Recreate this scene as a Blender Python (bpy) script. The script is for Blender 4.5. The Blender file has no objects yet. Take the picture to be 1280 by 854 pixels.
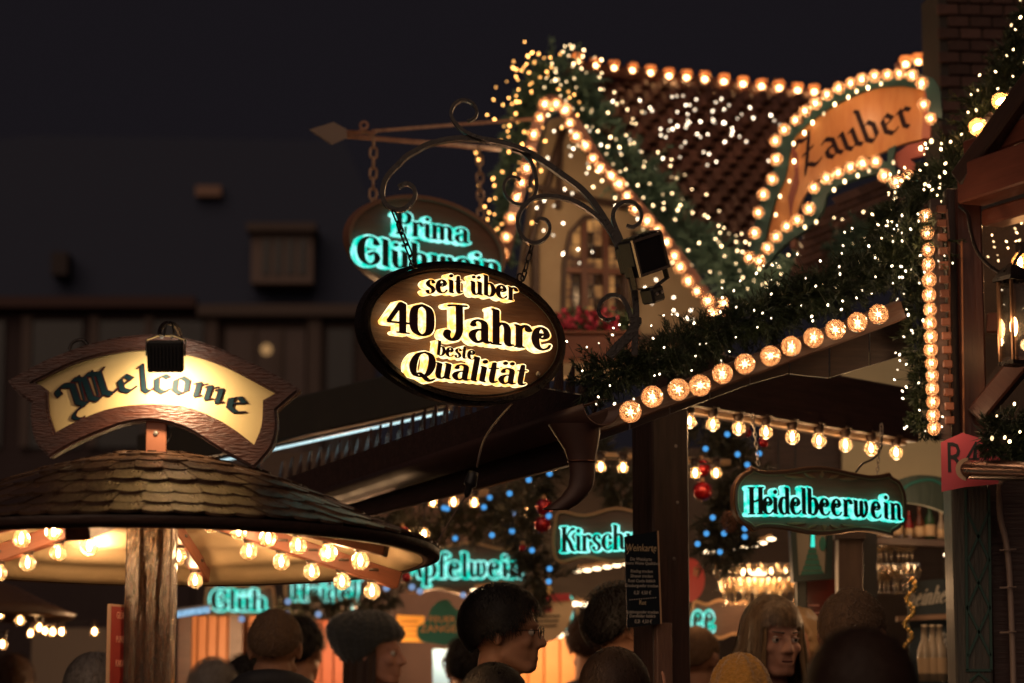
import bpy, math, random
import numpy as np
from mathutils import Vector, Matrix, Euler
from mathutils.geometry import tessellate_polygon
random.seed(7)
rnd = random.random
def U(a, b): return a + (b - a) * random.random()
S = bpy.context.scene
COL = S.collection
PI = math.pi
# ---------------------------------------------------------------- camera
FPX, HOR, CAMZ = 3300.0, 930.0, 1.45          # focal length in photo pixels, horizon row, eye height
TH = math.atan((HOR - 427) / FPX)
cam_d = bpy.data.cameras.new("camera"); cam = bpy.data.objects.new("camera", cam_d); COL.objects.link(cam)
S.camera = cam
cam_d.sensor_width = 36; cam_d.lens = FPX / 1280 * 36
cam_d.clip_start = .1; cam_d.clip_end = 500
cam.location = (0, 0, CAMZ); cam.rotation_euler = (PI / 2 + TH, 0, 0)
cam_d.dof.use_dof = True; cam_d.dof.focus_distance = 7.45; cam_d.dof.aperture_fstop = 2.9
# ---------------------------------------------------------------- night sky
W = bpy.data.worlds.new("World"); S.world = W; W.use_nodes = True
wn = W.node_tree.nodes; wl = W.node_tree.links
bg = wn["Background"]
sky = wn.new("ShaderNodeTexSky"); sky.sky_type = 'NISHITA'; sky.sun_disc = False
sky.sun_elevation = math.radians(-6); sky.sun_rotation = math.radians(200)
mx = wn.new("ShaderNodeMixRGB"); mx.blend_type = 'ADD'; mx.inputs[0].default_value = 1
sc_ = wn.new("ShaderNodeMixRGB"); sc_.blend_type = 'MULTIPLY'; sc_.inputs[0].default_value = 1; sc_.inputs[2].default_value = (.02, .02, .02, 1)
wl.new(sky.outputs[0], sc_.inputs[1]); wl.new(sc_.outputs[0], mx.inputs[1])
mx.inputs[2].default_value = (.088, .073, .094, 1)      # city glow on the night cloud
wl.new(mx.outputs[0], bg.inputs[0]); bg.inputs[1].default_value = .1
# very weak and wide warm fill sun, added to lift the dark fronts
sd = bpy.data.lights.new("fill_sun", 'SUN'); sd.energy = .6; sd.angle = math.radians(60); sd.color = (1, .70, .50)
so = bpy.data.objects.new("fill_sun", sd); COL.objects.link(so); so.rotation_euler = (math.radians(58), 0, math.radians(-18))
S.view_settings.view_transform = 'Standard'; S.view_settings.look = 'None'
S.view_settings.exposure = 0; S.view_settings.gamma = 1
try:
    S.cycles.use_denoising = True
    S.cycles.use_light_tree = True
    S.cycles.sample_clamp_indirect = 2.5
    S.cycles.sample_clamp_direct = 0
    S.cycles.max_bounces = 6; S.cycles.diffuse_bounces = 2; S.cycles.glossy_bounces = 3
    S.cycles.transmission_bounces = 4; S.cycles.transparent_max_bounces = 16
    S.cycles.caustics_reflective = False; S.cycles.caustics_refractive = False
except Exception: pass
# ---------------------------------------------------------------- helpers
C0 = Vector((0, 0, CAMZ)); FW = Vector((0, math.cos(TH), math.sin(TH))); UP = Vector((0, -math.sin(TH), math.cos(TH)))
def ray(px, py): return FW + Vector((1, 0, 0)) * ((px - 640) / FPX) + UP * ((427 - py) / FPX)
def P(px, py, Y):
    d = ray(px, py); return C0 + d * (Y / d.y)
def mpp(Y): return Y / FPX * 1.01
def lin(c):
    return tuple(((v / 255) / 12.92 if v / 255 <= .04045 else ((v / 255 + .055) / 1.055) ** 2.4) for v in c)
class Plane:
    """an upright sheet in the place; px() turns a direction of view into a point on it"""
    def __init__(s, px, py, Y, yaw=0, pitch=0, roll=0):
        s.O = P(px, py, Y)
        s.R = (Matrix.Rotation(math.radians(yaw), 4, 'Z') @ Matrix.Rotation(math.radians(pitch), 4, 'X') @ Matrix.Rotation(math.radians(roll), 4, 'Y'))
        s.M = Matrix.Translation(s.O) @ s.R; s.I = s.M.inverted(); s.Y = Y
    def px(s, a, b, d=0.0):
        o = s.I @ C0; q = s.I.to_3x3() @ ray(a, b); t = (d - o.y) / q.y; r = o + q * t
        return (r.x, r.z)
    def poly(s, pts, d=0.0): return [s.px(a, b, d) for a, b in pts]
def empty(name, label, cat, M=None, group=None):
    o = bpy.data.objects.new(name, None); o.empty_display_size = .05; COL.objects.link(o)
    if M is not None: o.matrix_world = M if isinstance(M, Matrix) else Matrix.Translation(M)
    o["label"] = label; o["category"] = cat
    if group: o["group"] = group
    return o
def tag(o, label=None, cat=None, group=None, kind=None):
    if label: o["label"] = label
    if cat: o["category"] = cat
    if group: o["group"] = group
    if kind: o["kind"] = kind
    return o
def link(name, me, parent=None, loc=None, M=None, mat=None):
    o = bpy.data.objects.new(name, me); COL.objects.link(o)
    if parent is not None: o.parent = parent
    if M is not None: o.matrix_local = M if parent is not None else M
    elif loc is not None: o.location = loc
    return o
def copy_tree(o, parent=None):
    c = o.copy(); COL.objects.link(c); c.parent = parent
    for ch in list(o.children): copy_tree(ch, c)
    return c
def catmull(pts, n=6, closed=False):
    pts = [tuple(p) for p in pts]; L = len(pts); out = []
    rng = range(L if closed else L - 1)
    for i in rng:
        if closed: p0, p1, p2, p3 = pts[(i - 1) % L], pts[i], pts[(i + 1) % L], pts[(i + 2) % L]
        else: p0, p1, p2, p3 = pts[max(i - 1, 0)], pts[i], pts[i + 1], pts[min(i + 2, L - 1)]
        for k in range(n):
            t = k / n
            out.append(tuple(.5 * (2 * b + (c - a) * t + (2 * a - 5 * b + 4 * c - d) * t * t + (3 * b - a - 3 * c + d) * t ** 3) for a, b, c, d in zip(p0, p1, p2, p3)))
    if not closed: out.append(pts[-1])
    return out
class MB:
    def __init__(s): s.v = []; s.f = []; s.m = []; s.mi = 0
    def add(s, vs, fs):
        n = len(s.v); s.v += [tuple(v) for v in vs]; s.f += [tuple(i + n for i in f) for f in fs]; s.m += [s.mi] * len(fs)
    def box(s, x0, x1, y0, y1, z0, z1, M=None, b=0.0):
        if b > 0:
            vs = []; 
            for (sx, xa) in ((1, x0), (-1, x1)):
                for (sy, ya) in ((1, y0), (-1, y1)):
                    for (sz, za) in ((1, z0), (-1, z1)):
                        vs += [(xa, ya + sy * b, za + sz * b), (xa + sx * b, ya, za + sz * b), (xa + sx * b, ya + sy * b, za)]
            I = lambda ix, iy, iz, k: ((ix * 2 + iy) * 2 + iz) * 3 + k
            fs = []
            for i in (0, 1):
                fs.append([I(i, 0, 0, 0), I(i, 0, 1, 0), I(i, 1, 1, 0), I(i, 1, 0, 0)][::(1 if i == 0 else -1)])
                fs.append([I(0, i, 0, 1), I(1, i, 0, 1), I(1, i, 1, 1), I(0, i, 1, 1)][::(1 if i == 0 else -1)])
                fs.append([I(0, 0, i, 2), I(0, 1, i, 2), I(1, 1, i, 2), I(1, 0, i, 2)][::(1 if i == 0 else -1)])
            for a in (0, 1):
                for c in (0, 1):
                    fs.append([I(a, c, 0, 0), I(a, c, 1, 0), I(a, c, 1, 1), I(a, c, 0, 1)])
                    fs.append([I(a, 0, c, 0), I(a, 1, c, 0), I(a, 1, c, 2), I(a, 0, c, 2)])
                    fs.append([I(0, a, c, 1), I(1, a, c, 1), I(1, a, c, 2), I(0, a, c, 2)])
                    for d in (0, 1): fs.append([I(a, c, d, 0), I(a, c, d, 1), I(a, c, d, 2)])
        else:
            vs = [(x, y, z) for x in (x0, x1) for y in (y0, y1) for z in (z0, z1)]
            fs = [(0, 1, 3, 2), (4, 6, 7, 5), (0, 4, 5, 1), (2, 3, 7, 6), (0, 2, 6, 4), (1, 5, 7, 3)]
        if M is not None: vs = [M @ Vector(v) for v in vs]
        s.add(vs, fs)
    def tube(s, pts, r, n=8, caps=True, flat=None, closed=False):
        """round (or, with flat=(w,t), strap shaped) bar along a line"""
        pts = [Vector(p) for p in pts]; L = len(pts); rings = []; up = None
        for i, p in enumerate(pts):
            if closed: t = pts[(i + 1) % L] - pts[(i - 1) % L]
            else: t = pts[min(i + 1, L - 1)] - pts[max(i - 1, 0)]
            if t.length < 1e-9: t = Vector((0, 0, 1))
            t.normalize()
            if up is None: up = Vector((0, 1, 0)) if abs(t.y) < .9 else Vector((0, 0, 1))
            a = t.cross(up)
            if a.length < 1e-6: a = t.orthogonal()
            a.normalize(); b = a.cross(t).normalized(); up = b
            ri = r[i] if isinstance(r, (list, tuple)) else r
            if flat: rings.append([p + a * (flat[1] * x * ri) + b * (flat[0] * y * ri) for x, y in ((-.5, -.5), (.5, -.5), (.5, .5), (-.5, .5))])
            else: rings.append([p + a * math.cos(2 * PI * k / n) * ri + b * math.sin(2 * PI * k / n) * ri for k in range(n)])
        m = len(rings[0]); vs = [v for g in rings for v in g]; fs = []
        for i in range(L if closed else L - 1):
            for k in range(m):
                j = (i + 1) % L
                fs.append((i * m + k, i * m + (k + 1) % m, j * m + (k + 1) % m, j * m + k))
        if caps and not closed: fs.append(tuple(range(m))[::-1]); fs.append(tuple((L - 1) * m + k for k in range(m)))
        s.add(vs, fs)
    def lathe(s, prof, n=16, M=None, arc=None):
        vs = []; fs = []; a0, a1 = arc or (0, 2 * PI); full = arc is None; m = n if full else n + 1
        for r, z in prof:
            for k in range(m):
                a = a0 + (a1 - a0) * k / n; vs.append(Vector((r * math.cos(a), r * math.sin(a), z)))
        for i in range(len(prof) - 1):
            for k in range(n):
                k2 = (k + 1) % m
                fs.append((i * m + k, i * m + k2, (i + 1) * m + k2, (i + 1) * m + k))
        if M is not None: vs = [M @ v for v in vs]
        s.add(vs, fs)
    def ball(s, c, r, n=12, m=8, M=None):
        r = r if isinstance(r, (tuple, list)) else (r, r, r); c = Vector(c)
        vs = [Vector((0, 0, 1))] + [Vector((math.sin(PI * j / m) * math.cos(2 * PI * i / n), math.sin(PI * j / m) * math.sin(2 * PI * i / n), math.cos(PI * j / m))) for j in range(1, m) for i in range(n)] + [Vector((0, 0, -1))]
        fs = [(0, 1 + i, 1 + (i + 1) % n) for i in range(n)]
        for j in range(m - 2):
            for i in range(n): fs.append((1 + j * n + i, 1 + (j + 1) * n + i, 1 + (j + 1) * n + (i + 1) % n, 1 + j * n + (i + 1) % n))
        e = len(vs) - 1; fs += [(e, 1 + (m - 2) * n + (i + 1) % n, 1 + (m - 2) * n + i) for i in range(n)]
        vs = [Vector((v.x * r[0], v.y * r[1], v.z * r[2])) for v in vs]
        if M is not None: vs = [M @ v for v in vs]
        s.add([v + c for v in vs], fs)
    def prism(s, outer, y0, y1, holes=(), taper=0):
        """outline in x,z; thickness along y (y0 nearer the viewer)"""
        loops = [list(outer)] + [list(h) for h in holes]
        allp = [p for l in loops for p in l]
        tri = tessellate_polygon([[Vector((p[0], p[1], 0)) for p in l] for l in loops])
        n = len(allp)
        vs = [(p[0], y0, p[1]) for p in allp] + [(p[0], y1, p[1]) for p in allp]
        fs = [tuple(t) for t in tri] + [tuple(i + n for i in t)[::-1] for t in tri]
        k = 0
        for l in loops:
            L = len(l)
            for i in range(L): fs.append((k + i, k + (i + 1) % L, n + k + (i + 1) % L, n + k + i))
            k += L
        s.add(vs, fs)
    def me(s, name, mats, smooth=False, fix=True):
        me = bpy.data.meshes.new(name); me.from_pydata(s.v, [], s.f)
        for mt in (mats if isinstance(mats, (list, tuple)) else [mats]): me.materials.append(mt)
        if len(me.materials) > 1: me.polygons.foreach_set("material_index", s.m)
        if smooth: me.polygons.foreach_set("use_smooth", [True] * len(me.polygons))
        if fix:
            import bmesh
            b = bmesh.new(); b.from_mesh(me); bmesh.ops.recalc_face_normals(b, faces=b.faces); b.to_mesh(me); b.free()
        me.update(); return me
    def ob(s, name, mats, parent=None, loc=None, M=None, smooth=False, angle=None, fix=True):
        me = s.me(name, mats, smooth or angle is not None, fix)
        if angle is not None:
            try: me.set_sharp_from_angle(angle=math.radians(angle))
            except Exception: pass
        return link(name, me, parent, loc, M)
def loop_circle(n=40, a=1, b=1): return [(a * math.cos(2 * PI * i / n), b * math.sin(2 * PI * i / n)) for i in range(n)]
def offset_loop(pts, d):
    n = len(pts); ar = sum(pts[i][0] * pts[(i + 1) % n][1] - pts[(i + 1) % n][0] * pts[i][1] for i in range(n)); sg = 1 if ar > 0 else -1
    out = []
    for i in range(n):
        p0, p1, p2 = Vector(pts[i - 1]), Vector(pts[i]), Vector(pts[(i + 1) % n])
        a = (p1 - p0); b = (p2 - p1)
        if a.length < 1e-9 or b.length < 1e-9: out.append(tuple(p1)); continue
        a.normalize(); b.normalize()
        na = Vector((a.y, -a.x)) * sg; nb = Vector((b.y, -b.x)) * sg; m = na + nb
        if m.length < 1e-6: out.append(tuple(p1)); continue
        m.normalize(); k = max(.35, m.dot(na)); q = p1 + m * (d / k); out.append((q.x, q.y))
    return out
# ---------------------------------------------------------------- materials
def lamp_light(loc, e, col=(1, .60, .30), r=.02, name="bulb_and_fill_light"):
    """the light a cluster of glowing bulbs gives, placed near them, or extra light added away from bulbs"""
    d = bpy.data.lights.new(name, 'POINT'); d.energy = e; d.color = col; d.shadow_soft_size = r; o = bpy.data.objects.new(name, d); COL.objects.link(o); o.location = loc; return o
MATS = {}
def mat(name, col, rough=.6, spec=.5, metal=0, noise=None, grain=None, bump=0, bscale=60, em=None, es=0, coat=0, sheen=0, trans=0, alpha=1):
    """noise=(scale, amount, colour2); grain=(axis scales) stretches the pattern into wood grain"""
    if name in MATS: return MATS[name]
    m = bpy.data.materials.new(name); m.use_nodes = True; MATS[name] = m
    N = m.node_tree.nodes; L = m.node_tree.links; b = N["Principled BSDF"]
    col = tuple(col) + (1,) if len(col) == 3 else col
    b.inputs["Base Color"].default_value = col; b.inputs["Roughness"].default_value = rough
    b.inputs["Metallic"].default_value = metal; b.inputs["Specular IOR Level"].default_value = spec
    b.inputs["Coat Weight"].default_value = coat; b.inputs["Sheen Weight"].default_value = sheen
    b.inputs["Transmission Weight"].default_value = trans; b.inputs["Alpha"].default_value = alpha
    if em: b.inputs["Emission Color"].default_value = tuple(em) + (1,); b.inputs["Emission Strength"].default_value = es
    if noise or bump:
        tc = N.new("ShaderNodeTexCoord"); mp = N.new("ShaderNodeMapping"); L.new(tc.outputs["Object"], mp.inputs[0])
        if grain: mp.inputs["Scale"].default_value = grain
    if noise:
        nz = N.new("ShaderNodeTexNoise"); nz.inputs["Scale"].default_value = noise[0]; nz.inputs["Detail"].default_value = 6; nz.inputs["Roughness"].default_value = .65
        L.new(mp.outputs[0], nz.inputs[0])
        cr = N.new("ShaderNodeValToRGB"); cr.color_ramp.elements[0].position = .5 - .5 * (1 - noise[1]) * .6 - .05; cr.color_ramp.elements[1].position = .5 + .5 * (1 - noise[1]) * .6 + .05
        cr.color_ramp.elements[0].color = tuple(noise[2]) + (1,); cr.color_ramp.elements[1].color = col
        L.new(nz.outputs["Fac"], cr.inputs[0]); L.new(cr.outputs[0], b.inputs["Base Color"])
        mr = N.new("ShaderNodeMapRange"); mr.inputs[3].default_value = min(1, rough + .15); mr.inputs[4].default_value = max(.05, rough - .15)
        L.new(nz.outputs["Fac"], mr.inputs[0]); L.new(mr.outputs[0], b.inputs["Roughness"])
    if bump:
        n2 = N.new("ShaderNodeTexNoise"); n2.inputs["Scale"].default_value = bscale; n2.inputs["Detail"].default_value = 5; L.new(mp.outputs[0], n2.inputs[0])
        bp = N.new("ShaderNodeBump"); bp.inputs["Strength"].default_value = bump; bp.inputs["Distance"].default_value = .004
        L.new(n2.outputs["Fac"], bp.inputs["Height"]); L.new(bp.outputs[0], b.inputs["Normal"])
        if coat: L.new(bp.outputs[0], b.inputs["Coat Normal"])
    return m
def vary(m, amt=.5):
    """piece to piece difference in tone of alike pieces"""
    N = m.node_tree.nodes; L = m.node_tree.links; b = N["Principled BSDF"]; i = b.inputs["Base Color"]
    oi = N.new("ShaderNodeObjectInfo"); mr = N.new("ShaderNodeMapRange"); mr.inputs[3].default_value = 1 - amt; mr.inputs[4].default_value = 1 + amt
    L.new(oi.outputs["Random"], mr.inputs[0]); v = N.new("ShaderNodeMixRGB"); v.blend_type = 'MULTIPLY'; v.inputs[0].default_value = 1
    if i.links: L.new(i.links[0].from_socket, v.inputs[1])
    else: v.inputs[1].default_value = i.default_value
    L.new(mr.outputs[0], v.inputs[2]); L.new(v.outputs[0], i); return m
def emit(name, col, s, nee=True, var=None, rv=0):
    if name in MATS: return MATS[name]
    m = bpy.data.materials.new(name); m.use_nodes = True; MATS[name] = m
    N = m.node_tree.nodes; L = m.node_tree.links; N.remove(N["Principled BSDF"])
    e = N.new("ShaderNodeEmission"); e.inputs[0].default_value = tuple(col) + (1,); e.inputs[1].default_value = s
    L.new(e.outputs[0], N["Material Output"].inputs[0])
    if var:
        tc = N.new("ShaderNodeTexCoord"); nz = N.new("ShaderNodeTexNoise"); nz.inputs["Scale"].default_value = var[0]; nz.inputs["Detail"].default_value = 3
        L.new(tc.outputs["Object"], nz.inputs[0]); cr = N.new("ShaderNodeValToRGB"); cr.color_ramp.elements[0].position = .38; cr.color_ramp.elements[1].position = .62
        cr.color_ramp.elements[0].color = tuple(col) + (1,); cr.color_ramp.elements[1].color = tuple(var[1]) + (1,)
        L.new(nz.outputs["Fac"], cr.inputs[0]); L.new(cr.outputs[0], e.inputs[0])
    if rv:
        oi = N.new("ShaderNodeObjectInfo"); mr = N.new("ShaderNodeMapRange"); mr.inputs[3].default_value = s * (1 - rv); mr.inputs[4].default_value = s * (1 + rv); L.new(oi.outputs["Random"], mr.inputs[0]); L.new(mr.outputs[0], e.inputs[1])
    if not nee:
        try: m.cycles.emission_sampling = 'NONE'
        except Exception: pass
    return m
def glassy(name, col, tr=.75, gl=.12, rough=.05, tl=.13):
    """thin lamp glass: lets light through, mirrors a little, glows a little from within"""
    if name in MATS: return MATS[name]
    m = bpy.data.materials.new(name); m.use_nodes = True; MATS[name] = m
    N = m.node_tree.nodes; L = m.node_tree.links; N.remove(N["Principled BSDF"])
    t = N.new("ShaderNodeBsdfTransparent"); t.inputs[0].default_value = tuple(.35 + .65 * c for c in col) + (1,)
    g = N.new("ShaderNodeBsdfGlossy"); g.inputs[1].default_value = rough
    d = N.new("ShaderNodeBsdfTranslucent"); d.inputs[0].default_value = tuple(col) + (1,)
    lw = N.new("ShaderNodeLayerWeight"); lw.inputs[0].default_value = .35
    a = N.new("ShaderNodeMixShader"); a.inputs[0].default_value = tl / (tl + tr); L.new(t.outputs[0], a.inputs[1]); L.new(d.outputs[0], a.inputs[2])
    mr = N.new("ShaderNodeMapRange"); mr.inputs[3].default_value = gl * .5; mr.inputs[4].default_value = min(1, gl * 4); L.new(lw.outputs["Facing"], mr.inputs[0])
    b = N.new("ShaderNodeMixShader"); L.new(mr.outputs[0], b.inputs[0]); L.new(a.outputs[0], b.inputs[1]); L.new(g.outputs[0], b.inputs[2])
    L.new(b.outputs[0], N["Material Output"].inputs[0]); return m
WX = (1.5, 14, 14); WZ = (14, 14, 1.5)
M_dark = mat("dark_beam_wood", (.075, .035, .025), .5, noise=(3, .2, (.022, .012, .010)), grain=WX, bump=.5, bscale=8)
M_darkz = mat("dark_post_wood", (.080, .036, .026), .5, noise=(3, .2, (.022, .012, .010)), grain=WZ, bump=.6, bscale=8)
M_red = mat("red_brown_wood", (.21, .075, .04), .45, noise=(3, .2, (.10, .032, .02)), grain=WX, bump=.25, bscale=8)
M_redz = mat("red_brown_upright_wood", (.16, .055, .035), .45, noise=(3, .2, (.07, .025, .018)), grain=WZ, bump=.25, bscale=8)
M_iron = mat("black_iron", (.012, .009, .009), .30, metal=.3, noise=(40, .2, (.03, .018, .014)), bump=.35, bscale=120)
M_black = mat("black_plastic", (.012, .011, .012), .45)
M_copper = mat("dull_copper", (.16, .06, .04), .3, metal=.85, noise=(6, .2, (.07, .035, .03)))
M_cream = mat("cream_plaster", (.50, .41, .28), .85, noise=(5, .2, (.38, .30, .20)), bump=.4, bscale=30)
M_steel = mat("galvanised_steel", (.35, .30, .26), .35, metal=.9)
M_sock = mat("brown_socket", (.05, .03, .022), .4)
M_fil = emit("lamp_filament", (1, .70, .40), 120)
M_fil2 = emit("lamp_filament_far", (1, .60, .26), 60)
M_glass = glassy("clear_lamp_glass", (1, .72, .42), tl=.09, gl=.14)
M_glass2 = glassy("amber_lamp_glass", (1, .50, .18), tr=.6, gl=.2, rough=.12, tl=.22)
# ---------------------------------------------------------------- lettering drawn with a broad pen
def _G(w, *st): return (w, st)
_SER = "l .25,7.95,.5 .9,7.6,.75"; _STM = "l .9,7.6 .9,.5"; _FT = "l .9,.4,.85 1.6,.1,.5"; _FLT = "l .2,.1,.5 1.7,.1,.5"; _SX = "l .25,5,.5 .9,4.7,.75"
_U = ("l .9,4.6 .9,1.6", "s .9,1.6 1.3,.3,.8 2.2,.2,.6 3.1,1.3,.5", "l 3.1,4.6 3.1,.5", _SX, "l 2.4,5,.5 3.1,4.7,.75", "l 3.1,.4,.85 3.9,.1,.5")
_A = ("s .9,3.8,.95 1.0,4.6,.6 1.9,5,.65 2.9,4.6,.9 3.1,3.6 3.1,1 3.5,.2,.75 4.2,.35,.5", "s 3.1,3.0,.5 1.7,2.8,.6 .85,2.1,.95 .75,1.1,1 1.5,.1,.7 2.5,.4,.6 3.1,1.3,.5")
_N = ("l .9,4.6 .9,.2", _SX, _FLT, "s .9,3.4,.5 1.7,4.8,.6 2.7,4.7,.9 3.1,3.6 3.1,1 3.4,.2,.8 4.1,.3,.5")
_BW = "s .9,3.6,.5 1.7,4.9,.6 2.8,4.6,.9 3.4,2.5,1.1 2.9,.6,.9 1.9,0,.6 .9,.7,.6"
JF = {
 'a': _G(4.4, *_A), 'ä': _G(4.4, "d 1.1,6.7,.9", "d 2.8,6.7,.9", *_A),
 'b': _G(4.2, _STM, _SER, _BW), 'c': _G(3.9, "s 3.1,3.8,1 2.8,4.9,.5 1.7,4.9,.6 .85,3.8,1 .7,1.8,1.1 1.5,.3,.7 2.5,.05,.5 3.4,.9,.5"),
 'd': _G(4.4, "s 3.1,3.6,.5 2.3,4.9,.6 1.2,4.6,.9 .65,2.5,1.1 1.1,.6,.9 2.1,0,.6 3.1,.8,.6", "l 3.1,7.6 3.1,.5", "l 2.4,7.95,.5 3.1,7.6,.75", "l 3.1,.4,.85 3.9,.1,.5"),
 'e': _G(4.1, "s 1.9,3.5,.8 1.5,2.9,.5 2.3,2.6,.6 3.0,3.3,.9 2.7,4.5,.8 1.8,5,.6 .95,4.2,.9 .7,2.4,1.15 1.1,.7,.95 2.1,.05,.6 3.2,.5,.5 3.6,1.2,.4"),
 'f': _G(3.0, "s 2.9,7.2,.95 2.2,8,.5 1.4,7.2,.8 1.2,5.5 1.2,.3", "l .2,4.8,.5 2.4,4.9,.5", "l .4,.1,.5 2,.1,.5"),
 'h': _G(4.5, _STM, _SER, _FLT, "s .9,3.4,.5 1.7,4.8,.6 2.7,4.7,.9 3.1,3.6 3.1,1 3.4,.2,.8 4.1,.3,.5"),
 'i': _G(2.1, "l .9,4.6 .9,.5", _SX, _FT, "d .9,6.6,1"), 'k': _G(4.2, _STM, _SER, _FLT, "l 3.0,4.9,.7 1.2,2.6,.6", "s 1.6,3,.8 2.4,2,1 3.1,.4,1 3.9,.1,.5"),
 'l': _G(2.1, _STM, _SER, _FT), 'm': _G(6.6, "l .9,4.6 .9,.2", _SX, _FLT, "s .9,3.4,.5 1.6,4.8,.6 2.6,4.7,.9 3,3.6 3,.2", "s 3,3.4,.5 3.7,4.8,.6 4.8,4.7,.9 5.2,3.6 5.2,1 5.5,.2,.8 6.2,.3,.5"),
 'n': _G(4.5, *_N), 'o': _G(4.1, "s 2,4.9,.6 .95,4.2,.9 .7,2.5,1.1 .95,.8,.9 2,.1,.6 3.05,.8,.9 3.35,2.5,1.1 3.05,4.2,.9 2,4.9,.6"),
 'p': _G(4.2, "l .9,4.6 .9,-2.5", _SX, "l .2,-2.6,.5 1.7,-2.6,.5", _BW), 'r': _G(3.4, "l .9,4.6 .9,.2", _SX, _FLT, "s .9,3.4,.5 1.6,4.8,.6 2.4,4.9,.8 2.8,4.1,1.1"),
 's': _G(3.4, "s 2.7,4.0,.95 2.3,4.9,.5 1.4,4.9,.6 .85,4,.95 1.2,3,.95 2.2,2.2,1 2.7,1.1,.95 2.1,.1,.6 1.1,.05,.5 .7,1,.95"),
 't': _G(2.7, "s 1.1,6.4,.8 1.1,4 1.1,1.2 1.5,.15,.8 2.4,.5,.5", "l .2,4.6,.5 2.2,4.8,.5"), 'u': _G(4.3, *_U), 'ü': _G(4.3, "d 1.1,6.7,.9", "d 2.8,6.7,.9", *_U),
 'g': _G(4.2, "s 3.1,3.6,.5 2.3,4.9,.6 1.2,4.6,.9 .65,2.7,1.1 1.1,.9,.9 2.1,.4,.6 3.1,1.2,.6", "s 3.1,4.9 3.1,-1 2.4,-2.4,.8 1.2,-2.5,.6 .7,-1.7,.7"),
 'w': _G(5.6, "s .9,4.7 .9,1.3 1.5,.2,.8 2.5,1,.6", "l 2.8,4.7 2.8,1.2", "s 2.8,1.2 3.4,.2,.8 4.4,1.2,.75 4.7,3,.85 4.3,4.7,.9", _SX), 'z': _G(3.6, "l .7,4.7,.6 3,4.7,.6 .8,.3,.9 3.2,.2,.6"),
 'J': _G(4.9, "s 3.1,7.5 3.15,4 3.1,1.8 2.5,.3,.95 1.5,-.1,.7 .75,.7,1 .9,1.7,1", "s 1.2,7.5,.6 2.2,7.7,.5 4.4,7.8,.55"),
 'Q': _G(6.1, "s 3,8,.6 1.4,7,1 .8,4,1.35 1.4,1,1 3,.1,.6 4.6,1,1 5.2,4,1.35 4.6,7,1 3,8,.6", "s 1.6,.4,.6 2.6,1.2,.7 3.8,.2,.9 5.2,-1,1 6.4,-.3,.5"),
 'P': _G(4.9, "l 1.4,7.6,1.1 1.4,.3,1.1", "s .3,6.9,.8 .8,7.8,.5 2.5,8,.7 4,7.2,1 4,5.2,1 3,4,.7 1.9,4.3,.5", "l .5,.1,.5 2.4,.1,.5"),
 'G': _G(5.3, "s 4.2,6.2,1.2 3.8,7.7,.6 2.4,8,.7 1.15,6.6,1.1 .8,4,1.35 1.2,1.4,1.1 2.6,.1,.7 4.1,.9,.95 4.4,2.6,1 3.7,3.7,.6 2.8,3,.9"),
 'H': _G(5.6, "l 1.2,7.7,1.1 1.2,.3,1.1", "l 4.2,7.7,1.1 4.2,.3,1.1", "s 1.2,3.6,.6 2.7,3.9,.7 4.2,4.6,.6", "l .2,7.9,.5 2.1,7.9,.5", "l 3.3,7.9,.5 5.2,7.9,.5", "l .2,.1,.5 2.1,.1,.5", "l 3.3,.1,.5 5.2,.1,.5"),
 'K': _G(5.2, "l 1.2,7.7,1.1 1.2,.3,1.1", "l .2,.1,.5 2.1,.1,.5", "l .2,7.9,.5 2.1,7.9,.5", "s 4.3,7.3,1.2 3.2,6.6,.6 1.5,4.2,.6", "s 2,4.8,.8 3.2,2.8,1.1 4.1,.5,1 5.1,.2,.5"),
 'A': _G(5, "s .4,.2,.6 1.5,3,.7 2.8,7.9,.7", "l 2.7,7.8,1 4.2,.2,1.1", "l 1.4,2.8,.5 3.9,2.9,.5"), 'W': _G(7, "s .5,7.4,.9 1.5,6.5 2.1,.4", "l 2.1,.4 3.5,7,.6", "l 3.5,7.4 4.8,.4", "s 4.8,.4 6,4,.7 6.3,7.6,.8"), 
 '4': _G(5.1, "l 3.3,7.8,.9 .8,3,.8", "l .75,2.6,.65 5,2.7,.65", "l 3.7,7.5,1.1 3.7,.3,1.1", "l 2.6,.1,.5 4.9,.1,.5"),
 '0': _G(5.3, "s 2.7,8,.7 1.2,6.9,1.15 .9,4,1.35 1.2,1.1,1.15 2.7,0,.7 4.2,1.1,1.15 4.5,4,1.35 4.2,6.9,1.15 2.7,8,.7"),
 ' ': _G(2.4),
}
def _mi(x): return "l %g,4.1 %g,4.7 %g,4.3 %g,1.0 %g,.5 %g,1" % (x - .6, x - .1, x, x, x + .1, x + .7)
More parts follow.
